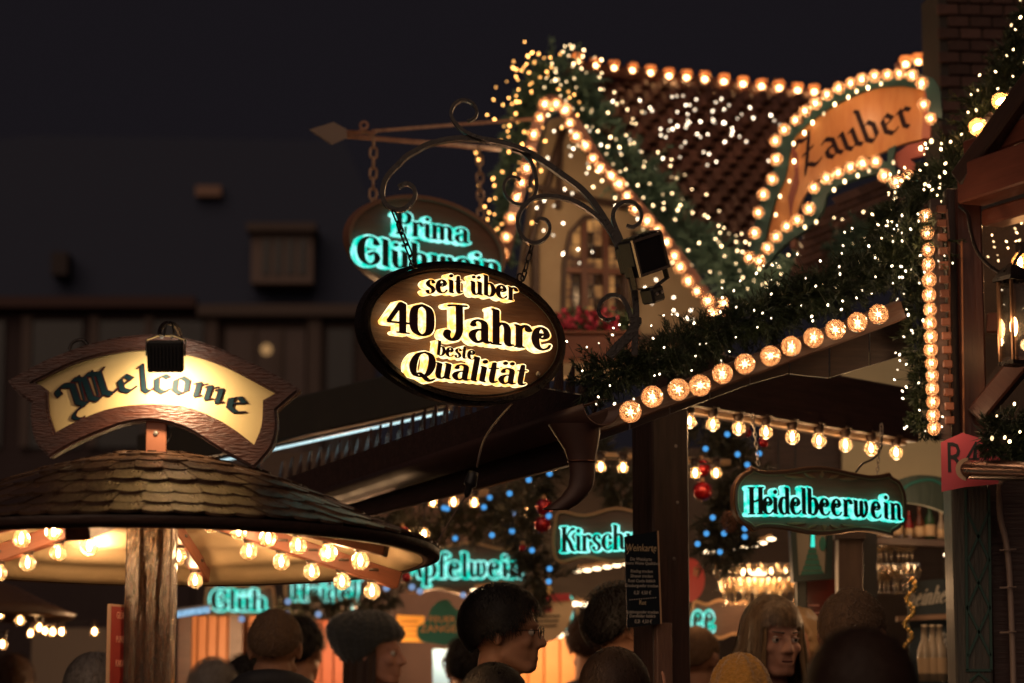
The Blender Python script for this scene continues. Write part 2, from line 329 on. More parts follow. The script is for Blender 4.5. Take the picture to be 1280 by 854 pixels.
BF = {
 'W': _G(6.6, "s -1.7,4.6 -1.8,6.0 -.8,6.7 .1,6.3", "l -.6,6.4 .5,6.0 .5,1.5 1.5,.4", "l .9,7.3 2.4,6.5 2.5,1.5 3.4,.5", "l 2.9,7.4 4.6,6.6 4.6,1.4", "l 1.4,.4 2.5,1.6", "l 3.3,.5 4.7,1.6 5.4,.7 6.2,1.3", "l 1.7,7.7,.5 1.5,1.4,.35", "l 3.7,7.8,.5 3.6,1.4,.35", "l 4.5,6.6 5.4,7.6,.6", "s 1.3,.4 -.1,-.5,.8 -.7,-1.7,.7 .0,-2.6,.5 .7,-2.5,.4"),
 'e': _G(3.5, "l .8,3.8 .9,1.1 2.0,.2 3.1,.9", "l .8,3.8 1.9,4.8 2.9,3.6 1.0,2.4"), 'l': _G(2.4, "l .3,7.2,.7 1,7.8,.8 1,1.1 1.7,.3 2.5,.9"),
 'c': _G(3.3, "l 2.9,4.2 2.2,4.8 .9,3.9 .9,1.1 2,.2 3.0,.9"), 'o': _G(4, "l .9,3.9 .9,1.1 2.0,.2 3.1,1.2 3.1,4.0 2.0,4.9 .9,3.9"),
 'm': _G(6.6, _mi(1), _mi(3.1), _mi(5.2), "l 1,3.8 2.2,4.9,.7", "l 3.1,3.8 4.3,4.9,.7"),
 'Z': _G(4.6, "s .5,6.0 1.0,7.2 2.2,6.7 3.6,7.3", "l 3.9,8.2,.8 3.4,6.7 .9,.8 .0,-1.1,.5", "s .6,.3 1.5,1.0 2.6,.3 4.0,1.0", "l 1.0,3.4,.7 3.6,4.6,.7"),
 'a': _G(3.9, "l .8,4.2 1.7,4.8 2.9,4.1 2.9,1.1 3.7,.4", "l 2.9,3.0 1.0,2.2 1.0,.9 1.8,.2 2.9,1.2"),
 'u': _G(4.1, "l .3,4.2 1,4.6 1,1 1.8,.2 3.0,1.3", "l 2.4,4.2 3.1,4.6 3.1,1 3.9,.4"), 'b': _G(4, "l .5,8.4,.6 1,7.8 1,.9 2.0,.1 3.1,1.2 3.1,3.8 2.2,4.8 1,3.8"),
 'r': _G(3.1, "l .4,4.2 1,4.7 1,1 1.7,.4", "l 1,3.6 2.0,4.8 2.9,4.1"), ' ': _G(2.4),
}
def _nib(font):
    if font == 'J': return [(.66 * math.cos(2 * PI * i / 10), .42 * math.sin(2 * PI * i / 10)) for i in range(10)]
    if font == 'B':
        a = math.radians(40); c, s = math.cos(a), math.sin(a)
        return [(x * c - y * s, x * s + y * c) for x, y in ((-.54, -.10), (.54, -.10), (.54, .10), (-.54, .10))]
    return [(.34 * math.cos(2 * PI * i / 8), .34 * math.sin(2 * PI * i / 8)) for i in range(8)]
def _hull(p):
    p = sorted(set(p))
    def half(q):
        h = []
        for a in q:
            while len(h) > 1 and (h[-1][0] - h[-2][0]) * (a[1] - h[-2][1]) - (h[-1][1] - h[-2][1]) * (a[0] - h[-2][0]) <= 0: h.pop()
            h.append(a)
        return h
    return half(p)[:-1] + half(p[::-1])[:-1]
_GC = {}
def glyph(font, ch):
    """pseudo distance field of the pen strokes on a grid"""
    if (font, ch) in _GC: return _GC[font, ch]
    w, st = (BF if font == 'B' else JF)[ch]; nib = _nib(font); hulls = []
    for s in st:
        k, rest = s[0], s[1:].split(); pts = []
        for t in rest:
            q = [float(x) for x in t.split(',')]; pts.append((q[0], q[1], q[2] if len(q) > 2 else 1.0))
        if k == 'd': hulls.append([(pts[0][0] + .68 * pts[0][2] * math.cos(2 * PI * i / 12), pts[0][1] + .68 * pts[0][2] * math.sin(2 * PI * i / 12)) for i in range(12)]); continue
        if k == 's': pts = catmull(pts, 5)
        for a, b in zip(pts, pts[1:]):
            hulls.append(_hull([(round(a[0] + n[0] * a[2], 5), round(a[1] + n[1] * a[2], 5)) for n in nib] + [(round(b[0] + n[0] * b[2], 5), round(b[1] + n[1] * b[2], 5)) for n in nib]))
    xs = np.arange(-3.4, w + 3, .11); ys = np.arange(-4, 10, .11); X, Y = np.meshgrid(xs, ys); F = np.full(X.shape, 9.0)
    for h in hulls:
        D = np.full(X.shape, -9.0)
        for i in range(len(h)):
            (ax, ay), (bx, by) = h[i - 1], h[i]; l = math.hypot(bx - ax, by - ay)
            if l < 1e-6: continue
            D = np.maximum(D, ((X - ax) * (by - ay) - (Y - ay) * (bx - ax)) / l)
        F = np.minimum(F, D)
    _GC[font, ch] = (w, xs, ys, F); return _GC[font, ch]
def contours(xs, ys, F, lv):
    G = F - lv; seg = {}
    ny, nx = G.shape
    ins = G < 0
    act = np.argwhere((ins[:-1, :-1] != ins[1:, :-1]) | (ins[:-1, :-1] != ins[:-1, 1:]) | (ins[:-1, :-1] != ins[1:, 1:]))
    def pt(e):
        j, i, d = e
        if d == 0: a, b = G[j, i], G[j, i + 1]; t = a / (a - b); return (xs[i] + (xs[i + 1] - xs[i]) * t, ys[j])
        a, b = G[j, i], G[j + 1, i]; t = a / (a - b); return (xs[i], ys[j] + (ys[j + 1] - ys[j]) * t)
    for j, i in act:
        c = (ins[j, i], ins[j, i + 1], ins[j + 1, i + 1], ins[j + 1, i]); e = ((j, i, 0), (j, i + 1, 1), (j + 1, i, 0), (j, i, 1))
        cr = [k for k in range(4) if c[k] != c[(k + 1) % 4]]
        if len(cr) == 2: pr = [cr]
        elif len(cr) == 4: pr = [[0, 1], [2, 3]] if c[0] else [[3, 0], [1, 2]]
        else: continue
        for a, b in pr:
            seg.setdefault(e[a], []).append(e[b]); seg.setdefault(e[b], []).append(e[a])
    loops = []; used = set()
    for s0 in list(seg):
        if s0 in used: continue
        lp = [s0]; used.add(s0); cur = s0
        while True:
            nx_ = [q for q in seg[cur] if q not in used]
            if not nx_: break
            cur = nx_[0]; used.add(cur); lp.append(cur)
        if len(lp) > 5:
            p = [pt(e) for e in lp]
            # thin out nearly straight runs
            q = []
            for k in range(len(p)):
                if q and k % 2 and len(p) > 24:
                    a, b, c = Vector(q[-1]), Vector(p[k]), Vector(p[(k + 1) % len(p)])
                    if abs((b - a).cross(c - a)) < .004 * (c - a).length + 1e-9: continue
                q.append(p[k])
            loops.append(q)
    return loops
def _area(p): return .5 * sum(p[i - 1][0] * p[i][1] - p[i][0] * p[i - 1][1] for i in range(len(p)))
def _in(pt, p):
    x, y = pt; c = False
    for i in range(len(p)):
        (x1, y1), (x2, y2) = p[i - 1], p[i]
        if (y1 > y) != (y2 > y) and x < (x2 - x1) * (y - y1) / (y2 - y1) + x1: c = not c
    return c
def glyph_shapes(font, ch, grow=0.0):
    w, xs, ys, F = glyph(font, ch); L = [l for l in contours(xs, ys, F, grow) if abs(_area(l)) > .05]
    depth = [sum(_in(l[0], m) for m in L if m is not l) for l in L]
    out = []
    for l, d in zip(L, depth):
        if d % 2 == 0: out.append((l, [m for m, e in zip(L, depth) if e == d + 1 and _in(m[0], l)]))
    return out
def letters(root, pl, font, text, p0, p1, xh, mats, mid=None, face=(.0, -.002), body=None, grow=0.3, gmat=None, rot=None, slant=0, d=0.0, name="letter", squeeze=None):
    """set text along a baseline p0..p1 (seen positions) on sheet pl; xh = x-height in photo pixels.
    face/body = (back y, front y) of the letter sheet and of the lit block behind it"""
    if body: d = face[0]
    adv = [(BF if font == 'B' else JF)[c][0] for c in text]; tot = sum(adv); x = 0; n = 0
    q0, q1 = Vector(pl.px(*p0, d)), Vector(pl.px(*p1, d)); qm = Vector(pl.px(*mid, d)) if mid else None
    def base(t):
        if qm is None: return q0.lerp(q1, t)
        c = qm * 2 - (q0 + q1) * .5; return q0 * (1 - t) ** 2 + c * (2 * t * (1 - t)) + q1 * t * t
    k = 60; ln = sum((base((i + 1) / k) - base(i / k)).length for i in range(k)); sx = ln / tot; sz = xh * mpp(pl.Y) / 5
    for ci, (c, w) in enumerate(zip(text, adv)):
        if c != ' ':
            t0, t1 = x / tot, (x + w) / tot; a, b = base(t0), base(t1)
            dr = (b - a).normalized(); ang = math.atan2(dr.y, dr.x)
            if not rot: dr = Vector((1, (b - a).y / max((b - a).x, 1e-6)));
            nr = Vector((-dr.y, dr.x)) if rot else Vector((slant, 1))
            if rot and slant: nr = nr + dr * slant
            f = lambda p: tuple(a + dr * (p[0] * sx) + nr * (p[1] * sz))
            m = MB()
            for o, hs in glyph_shapes(font, c): m.prism([f(p) for p in o], face[1], face[0], [[f(p) for p in h] for h in hs])
            lo = m.ob(name, mats, root)
            if body:
                m = MB()
                for o, hs in glyph_shapes(font, c, grow):
                    hs = [h for h in hs if abs(_area(h)) > .15]
                    m.prism([f(p) for p in o], body[1], body[0], [[f(p) for p in h] for h in hs])
                m.ob("letter_glow", gmat, lo)
            n += 1
        x += w
def plain_text(root, pl, text, px, py, h, m, d=0.0, align='LEFT', shear=0, name="lettering", ex=.0005, sx=1.0):
    """small print with Blender's own letters; h = size in photo pixels"""
    cu = bpy.data.curves.new(name, 'FONT'); cu.body = text; cu.size = h * mpp(pl.Y) * 1.35; cu.align_x = align; cu.extrude = ex; cu.shear = shear; cu.resolution_u = 2
    t = bpy.data.objects.new("tmp", cu); COL.objects.link(t); bpy.context.view_layer.update()
    me = bpy.data.meshes.new_from_object(t.evaluated_get(bpy.context.evaluated_depsgraph_get())); bpy.data.objects.remove(t); bpy.data.curves.remove(cu)
    me.materials.clear(); me.materials.append(m); me.name = name
    u, v = pl.px(px, py, d)
    return link(name, me, root, M=Matrix.Translation((u, d, v)) @ Matrix.Rotation(PI / 2, 4, 'X') @ Matrix.Diagonal((sx, 1, 1, 1)))
# ---------------------------------------------------------------- ground
m = MB(); m.box(-60, 60, -8, 90, -.1, 0)
tag(m.ob("ground", mat("wet_paving", (.06, .05, .045), .45, noise=(2, .3, (.03, .025, .025)), bump=.3, bscale=20)), kind="structure")
# ---------------------------------------------------------------- light bulbs
def bulb_meshes(r=.0225, core=.0085, tag_="", glass=None, fil=None, seg=14):
    m = MB(); m.lathe([(0, .030), (.016, .030), (.017, .012), (.014, 0.0), (.0, 0.0)], 12)
    m.lathe([(0, .036), (.023, .036), (.023, .029), (0, .029)], 12)
    sock = m.me("light_bulb", M_sock, True)
    m = MB(); m.lathe([(.0125 * r / .0225, 0)] + [(r * math.sin(a), -r * 1.06 - r * math.cos(a)) for a in [PI * (1.0 - k / 9) for k in range(8, -1, -1)]][::-1][0:0] + [(max(.0, r * math.sin(PI * k / 10)), -r * 1.0 + r * math.cos(PI * k / 10)) for k in range(2, 11)], seg)
    g = m.me("bulb_glass", glass or M_glass, True)
    m = MB(); m.ball((0, 0, -r * .95), (core * .62, core * .62, core * 1.5), 8, 6)
    f = m.me("filament", fil or M_fil, True)
    return sock, g, f
BULB = bulb_meshes()
def put_bulb(root, loc, meshes=None, rot=None, scale=1, names=("light_bulb", "bulb_glass", "filament")):
    s, g, f = meshes or BULB
    M = Matrix.Translation(loc) @ (rot.to_4x4() if rot is not None else Matrix.Identity(4)) @ Matrix.Scale(scale, 4)
    o = link(names[0], s, root, M=M); link(names[1], g, o); link(names[2], f, o); return o
# ---------------------------------------------------------------- round shingled shelter with a post
KC = P(190, 690, 6.75); KX, KY = KC.x, KC.y; KR = .732
zeave = P(190, 647, KY - KR).z; zap = P(190, 572, KY).z + .030
kio = empty("round_shelter", "round shelter with brown shingle roof on a rough post, below the blackletter banner", "shelter", (KX, KY, 0))
def kprof(t):   # t 0 at the top .. 1 at the eave -> (r, z)
    r = .02 + (KR - .02) * t; return r, zap + (zeave - zap) * (t ** 1.12) + .022 * math.sin(PI * min(1, t * 1.25)) * (t < .8)
M_shingle = vary(mat("weathered_wood_shingle", (.125, .066, .036), .30, noise=(18, .1, (.040, .021, .014)), grain=(6, 6, 1.2), bump=.5, bscale=30), .45)
def shingle_me(w, l):
    m = MB(); n = 7; top = []; t = .007
    out = [(-w / 2, l * .5), (-w / 2, -l * .33)] + [(-w / 2 + w * k / n, -l * .33 - l * .17 * math.sin(PI * k / n) ** .7) for k in range(1, n)] + [(w / 2, -l * .33), (w / 2, l * .5)]
    m.prism(out, -t, 0); return m.me("shingle", M_shingle)
rows = [(.06, 10), (.16, 18), (.27, 24), (.39, 30), (.51, 36), (.63, 43), (.75, 50), (.87, 56), (.985, 62)]
rest = MB(); M_dummy = None
for ri, (t, n) in enumerate(rows):
    r, z = kprof(t); r2, z2 = kprof(max(0, t - .12)); sl = math.atan2(z2 - z, r - r2)
    w = 2 * PI * r / n * 1.02; l = .105 if ri else .07; me = shingle_me(w, l)
    for k in range(n):
        a = 2 * PI * (k + .5 * (ri % 2)) / n + .1
        lift = .009 + U(0, .004)
        # local frame: x tangent, -y outwards (normal), z up the slope
        X = Vector((-math.sin(a), math.cos(a), 0)); Rr = Vector((math.cos(a), math.sin(a), 0)); upv = (-Rr * math.cos(sl) + Vector((0, 0, 1)) * math.sin(sl)); nn = X.cross(upv).normalized()
        if nn.z < 0: nn = -nn
        tl = U(-.035, .035)
        X2 = (X + upv * tl).normalized(); up2 = (upv - nn * .11).normalized() if True else upv
        nn2 = nn
        B = Matrix((X2, -nn2, up2)).transposed().to_4x4()
        base = Rr * r + Vector((0, 0, z)) + nn2 * lift + up2 * (l * .40)
        Mt = Matrix.Translation(base) @ B
        vis = math.sin(a) < .22
        if vis: link("shingle", me, kio, M=Mt)
        else: rest.add([Mt @ v.co for v in me.vertices], [tuple(p.vertices) for p in me.polygons])
tag(rest.ob("shingle_rear", M_shingle, kio), kind="stuff")
m = MB(); m.lathe([(0.0, zap - .004)] + [(kprof(t / 12)[0], kprof(t / 12)[1] - .004) for t in range(1, 13)] + [(KR - .005, zeave - .010), (KR - .02, zeave - .020), (KR - .035, zeave - .020), (KR - .04, zeave - .012)], 72)
m.ob("roof_deck", M_dark, kio, smooth=True)
m = MB(); m.lathe([(KR + .002, zeave + .006), (KR + .004, zeave - .012), (KR - .004, zeave - .014)], 72); m.ob("eave_trim", M_dark, kio, smooth=True)
M_lining = mat("cream_roof_lining", (.60, .44, .25), .8, noise=(5, .3, (.46, .33, .18)), bump=.35, bscale=14)
m = MB(); pr = []
for k in range(31):
    t = k / 30; r = (KR - .04) * t + .03 * (1 - t); pr.append((r, zeave - .019 + .165 * (1 - t ** 1.5) + .0045 * math.sin(t * 38)))
m.lathe(pr, 72); m.ob("roof_lining", M_lining, kio, smooth=True)
m = MB(); w_ = .0585
m.v = []; 
nz = 26; ztop = zeave + .12
ring = []
NK = 72; nz = 60
crk = [(random.randrange(NK), U(0, ztop), U(.15, .7), U(.002, .006)) for _ in range(46)]
for i in range(nz + 1):
    z = ztop * (1 - (1 - i / nz) ** 1.6); vs = []
    for k in range(NK):
        a = 2 * PI * k / NK + PI / 4 + .3; c, s_ = math.cos(a), math.sin(a); q = w_ / max(abs(c), abs(s_)) ; q = min(q, w_ * 1.36)
        q *= 1 + .02 * math.sin(z * 7 + a * 2) + U(-.009, .009); q -= sum(dp for kk, zc, ln_, dp in crk if kk == k and abs(z - zc) < ln_ / 2); vs.append((c * q, s_ * q, z))
    ring += vs
fs = [(i * NK + k, i * NK + (k + 1) % NK, (i + 1) * NK + (k + 1) % NK, (i + 1) * NK + k) for i in range(nz) for k in range(NK)]
m.add(ring, fs)
M_kpost = mat("cracked_varnished_post", (.095, .040, .023), .20, noise=(5, .1, (.018, .009, .007)), grain=(26, 26, 6), bump=1.0, bscale=48, coat=1.0)
mo = m.ob("post", M_kpost, kio, smooth=True)
# rafters with bulbs
def rafter(az, r0, r1, z0, z1, bulbs, w=.036, h=.045, nm="rafter"):
    a = math.radians(az); d = Vector((math.cos(a), math.sin(a), 0)); A = d * r0 + Vector((0, 0, z0)); B = d * r1 + Vector((0, 0, z1))
    x = (B - A).normalized(); y = Vector((0, 0, 1)).cross(x).normalized(); z = x.cross(y); R = Matrix((x, y, z)).transposed().to_4x4(); L = (B - A).length
    m = MB(); m.box(0, L, -w / 2, w / 2, 0, h, b=.003); o = m.ob(nm, M_red, kio, M=Matrix.Translation(A) @ R)
    for r in bulbs:
        p = A.lerp(B, (r - r0) / (r1 - r0)); put_bulb(kio, p + Vector((0, 0, -.004)))
zA = P(190, 657, KY - .722).z + .138
rafter(-15, .06, .625, zA, P(478, 702, 6.59).z + .032, [.16, .235, .315, .395, .475, .56])
rafter(15, .06, .64, zA - .03, P(475, 738, 6.91).z + .036, [.25, .335, .415, .495, .575])
rafter(195, .06, .64, zA, P(478, 702, 6.59).z + .032, [.16, .25, .33, .41, .49, .57])
rafter(165, .06, .64, zA - .03, P(475, 738, 6.91).z + .036, [.26, .345, .425, .505, .585])
rafter(-99, .06, .60, zA - .02, P(190, 657, KY - .722).z - .020, [.51], w=.062, h=.055)
rafter(84, .06, .60, zA - .02, zeave - .02, [.3, .5])
for az in (-14, 14, 194, 166, -99, 84):
    for r in ((.28, .5) if az not in (-99, 84) else (.48,)): a = math.radians(az); lamp_light((KX + r * math.cos(a), KY + r * math.sin(a), zeave + .02 - .05 * (r > .4)), 2.2)
for az in (50, 118): a = math.radians(az); lamp_light((KX + .42 * math.cos(a), KY + .42 * math.sin(a), zeave + .0), 2.4)  # added where no bulb hangs, to brighten the lining
_pv = Vector((0, -KR, zeave)); _T = Matrix.Translation(_pv) @ Matrix.Rotation(math.radians(-2.1), 4, 'X') @ Matrix.Translation(-_pv)   # the roof has settled backwards a little
for ch in kio.children:
    if not ch.name.startswith("post"): ch.matrix_basis = _T @ ch.matrix_basis
# side board with rotated small print at the post
pl = Plane(151, 810, 6.70, yaw=62)
sb = empty("menu_board", "narrow dark red menu board fixed edge-on to the left side of the rough post", "menu board", pl.M)
m = MB(); q = .047; h = mpp(6.7) * 50; m.box(-q, q, -.004, .004, -.9 + h - .0, h); m.ob("panel", mat("dark_red_board", (.26, .03, .03), .5), sb)
m = MB(); m.box(-q - .004, q + .004, -.003, .006, h, h + .006); m.box(-q - .005, -q, -.003, .006, -.9 + h, h); m.box(q, q + .005, -.003, .006, -.9 + h, h); m.ob("edge_frame", mat("pale_edge", (.4, .27, .2), .5), sb)
mt = mat("pink_print", (.65, .3, .25), .6)
for i, s_ in enumerate(("GLÜHWEIN", "PUNSCH", "KAKAO", "KINDERPUNSCH", "GLÜHWEIN", "PUNSCH", "KAKAO")):
    o = plain_text(sb, pl, s_, 0, 0, 9, mt, 0, name="print_line"); o.matrix_local = Matrix.Translation((-q * .6, -.0055, h - .03 - i * .06)) @ Matrix.Rotation(PI / 2, 4, 'X') @ Matrix.Diagonal((.55, 1, 1, 1))
# ---------------------------------------------------------------- blackletter banner above the shelter
pl = Plane(195, 490, 6.62)
wb = empty("welcome_banner", "curved cream banner sign in blackletter with thick dark wood frame, above the shingle shelter", "sign", pl.M)
tz = lambda pts: [(x / 3.2, 380 + y / 3.2) for x, y in pts]
out_t = catmull(tz([(38, 312), (190, 230), (400, 155), (590, 128), (740, 140), (900, 190), (1100, 285), (1205, 350)]), 4)
out_r = catmull(tz([(1205, 350), (1160, 385), (1110, 430)]), 3)[1:] + catmull(tz([(1110, 430), (1112, 500), (1090, 580), (1020, 662)]), 4)[1:]
out_b = catmull(tz([(1020, 662), (880, 585), (760, 510), (640, 474), (520, 480), (400, 520), (300, 565), (205, 618)]), 4)[1:]
out_l = catmull(tz([(205, 618), (150, 560), (130, 470), (132, 400)]), 4)[1:] + catmull(tz([(132, 400), (80, 365), (38, 312)]), 3)[1:-1]
OUT = out_t + out_r + out_b + out_l
in_t = catmull(tz([(145, 320), (300, 245), (450, 205), (590, 190), (740, 205), (900, 255), (1105, 362)]), 4)
in_r = catmull(tz([(1105, 362), (1055, 390)]), 2)[1:] + catmull(tz([(1055, 390), (1052, 470), (1040, 520), (1020, 567)]), 4)[1:]
in_b = catmull(tz([(1020, 567), (900, 480), (760, 420), (620, 405), (460, 420), (330, 465), (228, 518)]), 4)[1:]
in_l = catmull(tz([(228, 518), (203, 440), (198, 350)]), 4)[1:] + [tz([(170, 330)])[0]]
INN = in_t + in_r + in_b + in_l
O_, I_ = pl.poly(OUT), pl.poly(INN)
M_wframe = mat("varnished_sign_frame", (.115, .034, .019), .42, noise=(4, .2, (.04, .014, .010)), grain=(3, 12, 14), bump=1.0, bscale=14, coat=.12)
m = MB(); Om, Im = offset_loop(O_, -.006), offset_loop(I_, .006)
m.prism(O_, -.022, .03, [I_]); 
# raised bevelled bead
n = len(O_); m.prism(Om, -.030, -.0215, [Im]); m.ob("frame", M_wframe, wb)
m = MB(); m.prism(offset_loop(I_, .004), -.004, .012); m.ob("panel", mat("cream_sign_panel", (.78, .58, .27), .55, noise=(2, .4, (.66, .47, .21))), wb)
M_teal_ink = mat("dark_teal_lettering", (.001, .018, .028), .6, spec=.2); M_ink_edge = mat("dark_red_outline", (.055, .006, .010), .6, spec=.2)
# letters with a dark red outline under them
def outlined(root, pl, ch, px, py, xh, ang, wpx):
    w, st = BF[ch]; a = Vector(pl.px(px, py)); th = math.radians(ang); sx = wpx * mpp(pl.Y) / w; sz = xh * mpp(pl.Y) / 5
    dr = Vector((math.cos(th), math.sin(th))); nr = Vector((-math.sin(th), math.cos(th)))
    f = lambda p: tuple(a + dr * (p[0] * sx) + nr * (p[1] * sz))
    m = MB()
    for o, hs in glyph_shapes('B', ch, .10): m.prism([f(p) for p in o], -.0075, -.0045, [[f(p) for p in h] for h in hs])
    lo = m.ob("letter", M_ink_edge, root); m = MB()
    for o, hs in glyph_shapes('B', ch, -.06): m.prism([f(p) for p in o], -.0092, -.0080, [[f(p) for p in h] for h in hs])
    m.ob("letter_face", M_teal_ink, lo)
for ch, px, py, xh, ang, wpx in (("W", 96, 512, 25, 19, 57), ("e", 148, 494, 22, 13, 25), ("l", 174, 493, 23, 6, 16), ("c", 190, 492, 23, 0, 23), ("o", 212, 492, 22, -7, 27), ("m", 238, 496, 21, -17, 44), ("e", 279, 512, 21, -17, 28)):
    outlined(wb, pl, ch, px, py, xh, ang, wpx)
m = MB(); x, z = pl.px(195, 560); x0 = x - .026; m.box(x0, x0 + .052, -.004, .008, pl.px(195, 581)[1], pl.px(195, 526)[1], b=.002); m.ob("mounting_strap", mat("brown_painted_steel", (.30, .11, .06), .35, metal=.3), wb)
m = MB(); u, v = pl.px(195, 542); m.lathe([(0, .004), (.006, .003), (.007, 0)], 10, Matrix.Translation((u, -.004, v)) @ Matrix.Rotation(PI / 2, 4, 'X')); m.ob("bolt", M_steel, wb)
m = MB(); m.box(x0 - .006, x0 + .058, -.03, .03, pl.px(195, 583)[1], pl.px(195, 566)[1], b=.003); m.ob("foot_plate", M_copper, wb)
m = MB(); m.tube(catmull([(*pl.px(207, 530), 0)[0:1] + (.01, pl.px(207, 530)[1])] + [(pl.px(a, b)[0], .012, pl.px(a, b)[1]) for a, b in ((212, 545), (203, 560), (204, 574), (218, 580), (232, 586))], 5), .003, 6); m.ob("cable", M_black, wb)
m = MB(); m.tube([(pl.px(a, b)[0], .02, pl.px(a, b)[1]) for a, b in catmull([(85, 436), (88, 428), (95, 424), (103, 424), (108, 430)], 4)], .004, 6); m.ob("ring_bracket", M_iron, wb)
# floodlight
pf = Plane(207, 445, 6.47)
fl = empty("floodlight", "small black square LED floodlight hooked over the top of the cream banner", "floodlight", pf.M)
hw = mpp(6.47) * 22.5; m = MB()
Rt = Matrix.Rotation(math.radians(16), 4, 'X')
m.box(-hw, hw, -.014, .014, -.040, .038, Rt, b=.004); m.ob("housing", M_black, fl)
m = MB(); 
for k in range(9): m.box(-hw * .8 + k * hw * .2 - .0012, -hw * .8 + k * hw * .2 + .0012, -.020, -.0142, -.030, .026, Rt)
tag(m.ob("cooling_fins", M_black, fl), kind="stuff")
m = MB(); m.box(-hw * .85, hw * .85, .0142, .0160, -.034, .030, Rt); m.ob("lens", emit("floodlight_lens", (1, .86, .62), 14), fl)
m = MB(); m.tube([(-hw - .003, 0, .0), (-hw - .004, 0, .04), (-.02, .005, .052), (.02, .005, .052), (hw + .004, 0, .04), (hw + .003, 0, 0)], 1, flat=(.012, .003)); m.ob("yoke", M_iron, fl)
m = MB(); m.tube(catmull([(-.012, .01, .05), (-.02, .03, .065), (-.012, .05, .088), (.006, .07, .092), (.018, .09, .08), (.02, .13, .05), (.0, .15, .03)], 5), .006, 8); m.ob("hook_arm", M_iron, fl)
m = MB(); m.tube(catmull([(-.004, 0, .05), (.0, -.01, .07), (.012, 0, .085), (.018, .01, .06), (.012, .015, .045)], 5), .0028, 6); m.ob("cable", M_black, fl)
ld = bpy.data.lights.new("floodlight_beam", 'SPOT'); ld.energy = 10; ld.color = (1, .74, .42); ld.spot_size = math.radians(160); ld.spot_blend = 1; ld.shadow_soft_size = .02
lo = bpy.data.objects.new("floodlight_beam", ld); COL.objects.link(lo); lo.parent = fl; lo.location = (0, .027, -.034); lo.rotation_euler = (math.radians(48), 0, 0)
# ---------------------------------------------------------------- oval sign with lit letters
def oval(pl, cx, cy, A, B, n=72): return pl.poly([(cx + A[0] * math.cos(2 * PI * i / n) + B[0] * math.sin(2 * PI * i / n), cy + A[1] * math.cos(2 * PI * i / n) + B[1] * math.sin(2 * PI * i / n)) for i in range(n)])
pl = Plane(579, 417, 7.40, yaw=37)
ov = empty("oval_sign", "oval dark wood sign with golden back-lit letters hanging from the iron scroll bracket", "sign", pl.M)
E = oval(pl, 579, 417, (124, 15), (0, -84))
M_signwood = mat("sign_board_wood", (.15, .065, .035), .5, noise=(4, .15, (.06, .026, .017)), grain=(1.2, 10, 16), bump=.5, bscale=7)
m = MB(); m.prism(E, 0, .03); m.ob("board", M_signwood, ov)
m = MB(); m.prism(E, -.016, .045, [offset_loop(E, -.010)]); m.ob("rim", M_iron, ov)
m = MB(); m.prism(offset_loop(E, .012), .0, .030, [offset_loop(E, .001)]); m.ob("rim_band", M_iron, ov)
q = offset_loop(E, -.018); m = MB(); m.tube([(a, -.002, b) for a, b in q], .0022, 6, closed=True); m.ob("inner_bead", M_iron, ov)
M_face = mat("dark_letter_face", (.050, .015, .018), .45)
M_gold = emit("golden_letter_glow", (1, .47, .09), 2.2, var=(55, (1, .80, .42)))
bd = dict(face=(-.040, -.043), body=(-.008, -.0395), grow=.36, gmat=M_gold)
letters(ov, pl, 'J', "seit über", (531, 367), (647, 377), 16.5, M_face, mid=(590, 368), **bd)
letters(ov, pl, 'J', "40", (481, 414), (542, 421), 23.5, M_face, **bd)
letters(ov, pl, 'J', "Jahre", (553, 423), (690, 439), 28, M_face, **bd)
letters(ov, pl, 'J', "beste", (545, 444), (594, 450), 11.5, M_face, slant=.12, **bd)
letters(ov, pl, 'J', "Qualität", (509, 470), (657, 482), 19.5, M_face, slant=.22, **bd)
m = MB(); u, v = pl.px(671, 468); m.ball((u, -.006, v), (.008, .006, .008), 10, 6); m.ob("screw", M_steel, ov)
for a, b in ((519, 336), (653, 352)):
    m = MB(); u, v = pl.px(a, b); m.tube([(u + .012 * math.cos(2 * PI * k / 16), .01, v + .012 + .012 * math.sin(2 * PI * k / 16)) for k in range(16)], .003, 6, closed=True); m.ob("eyelet", M_iron, ov)
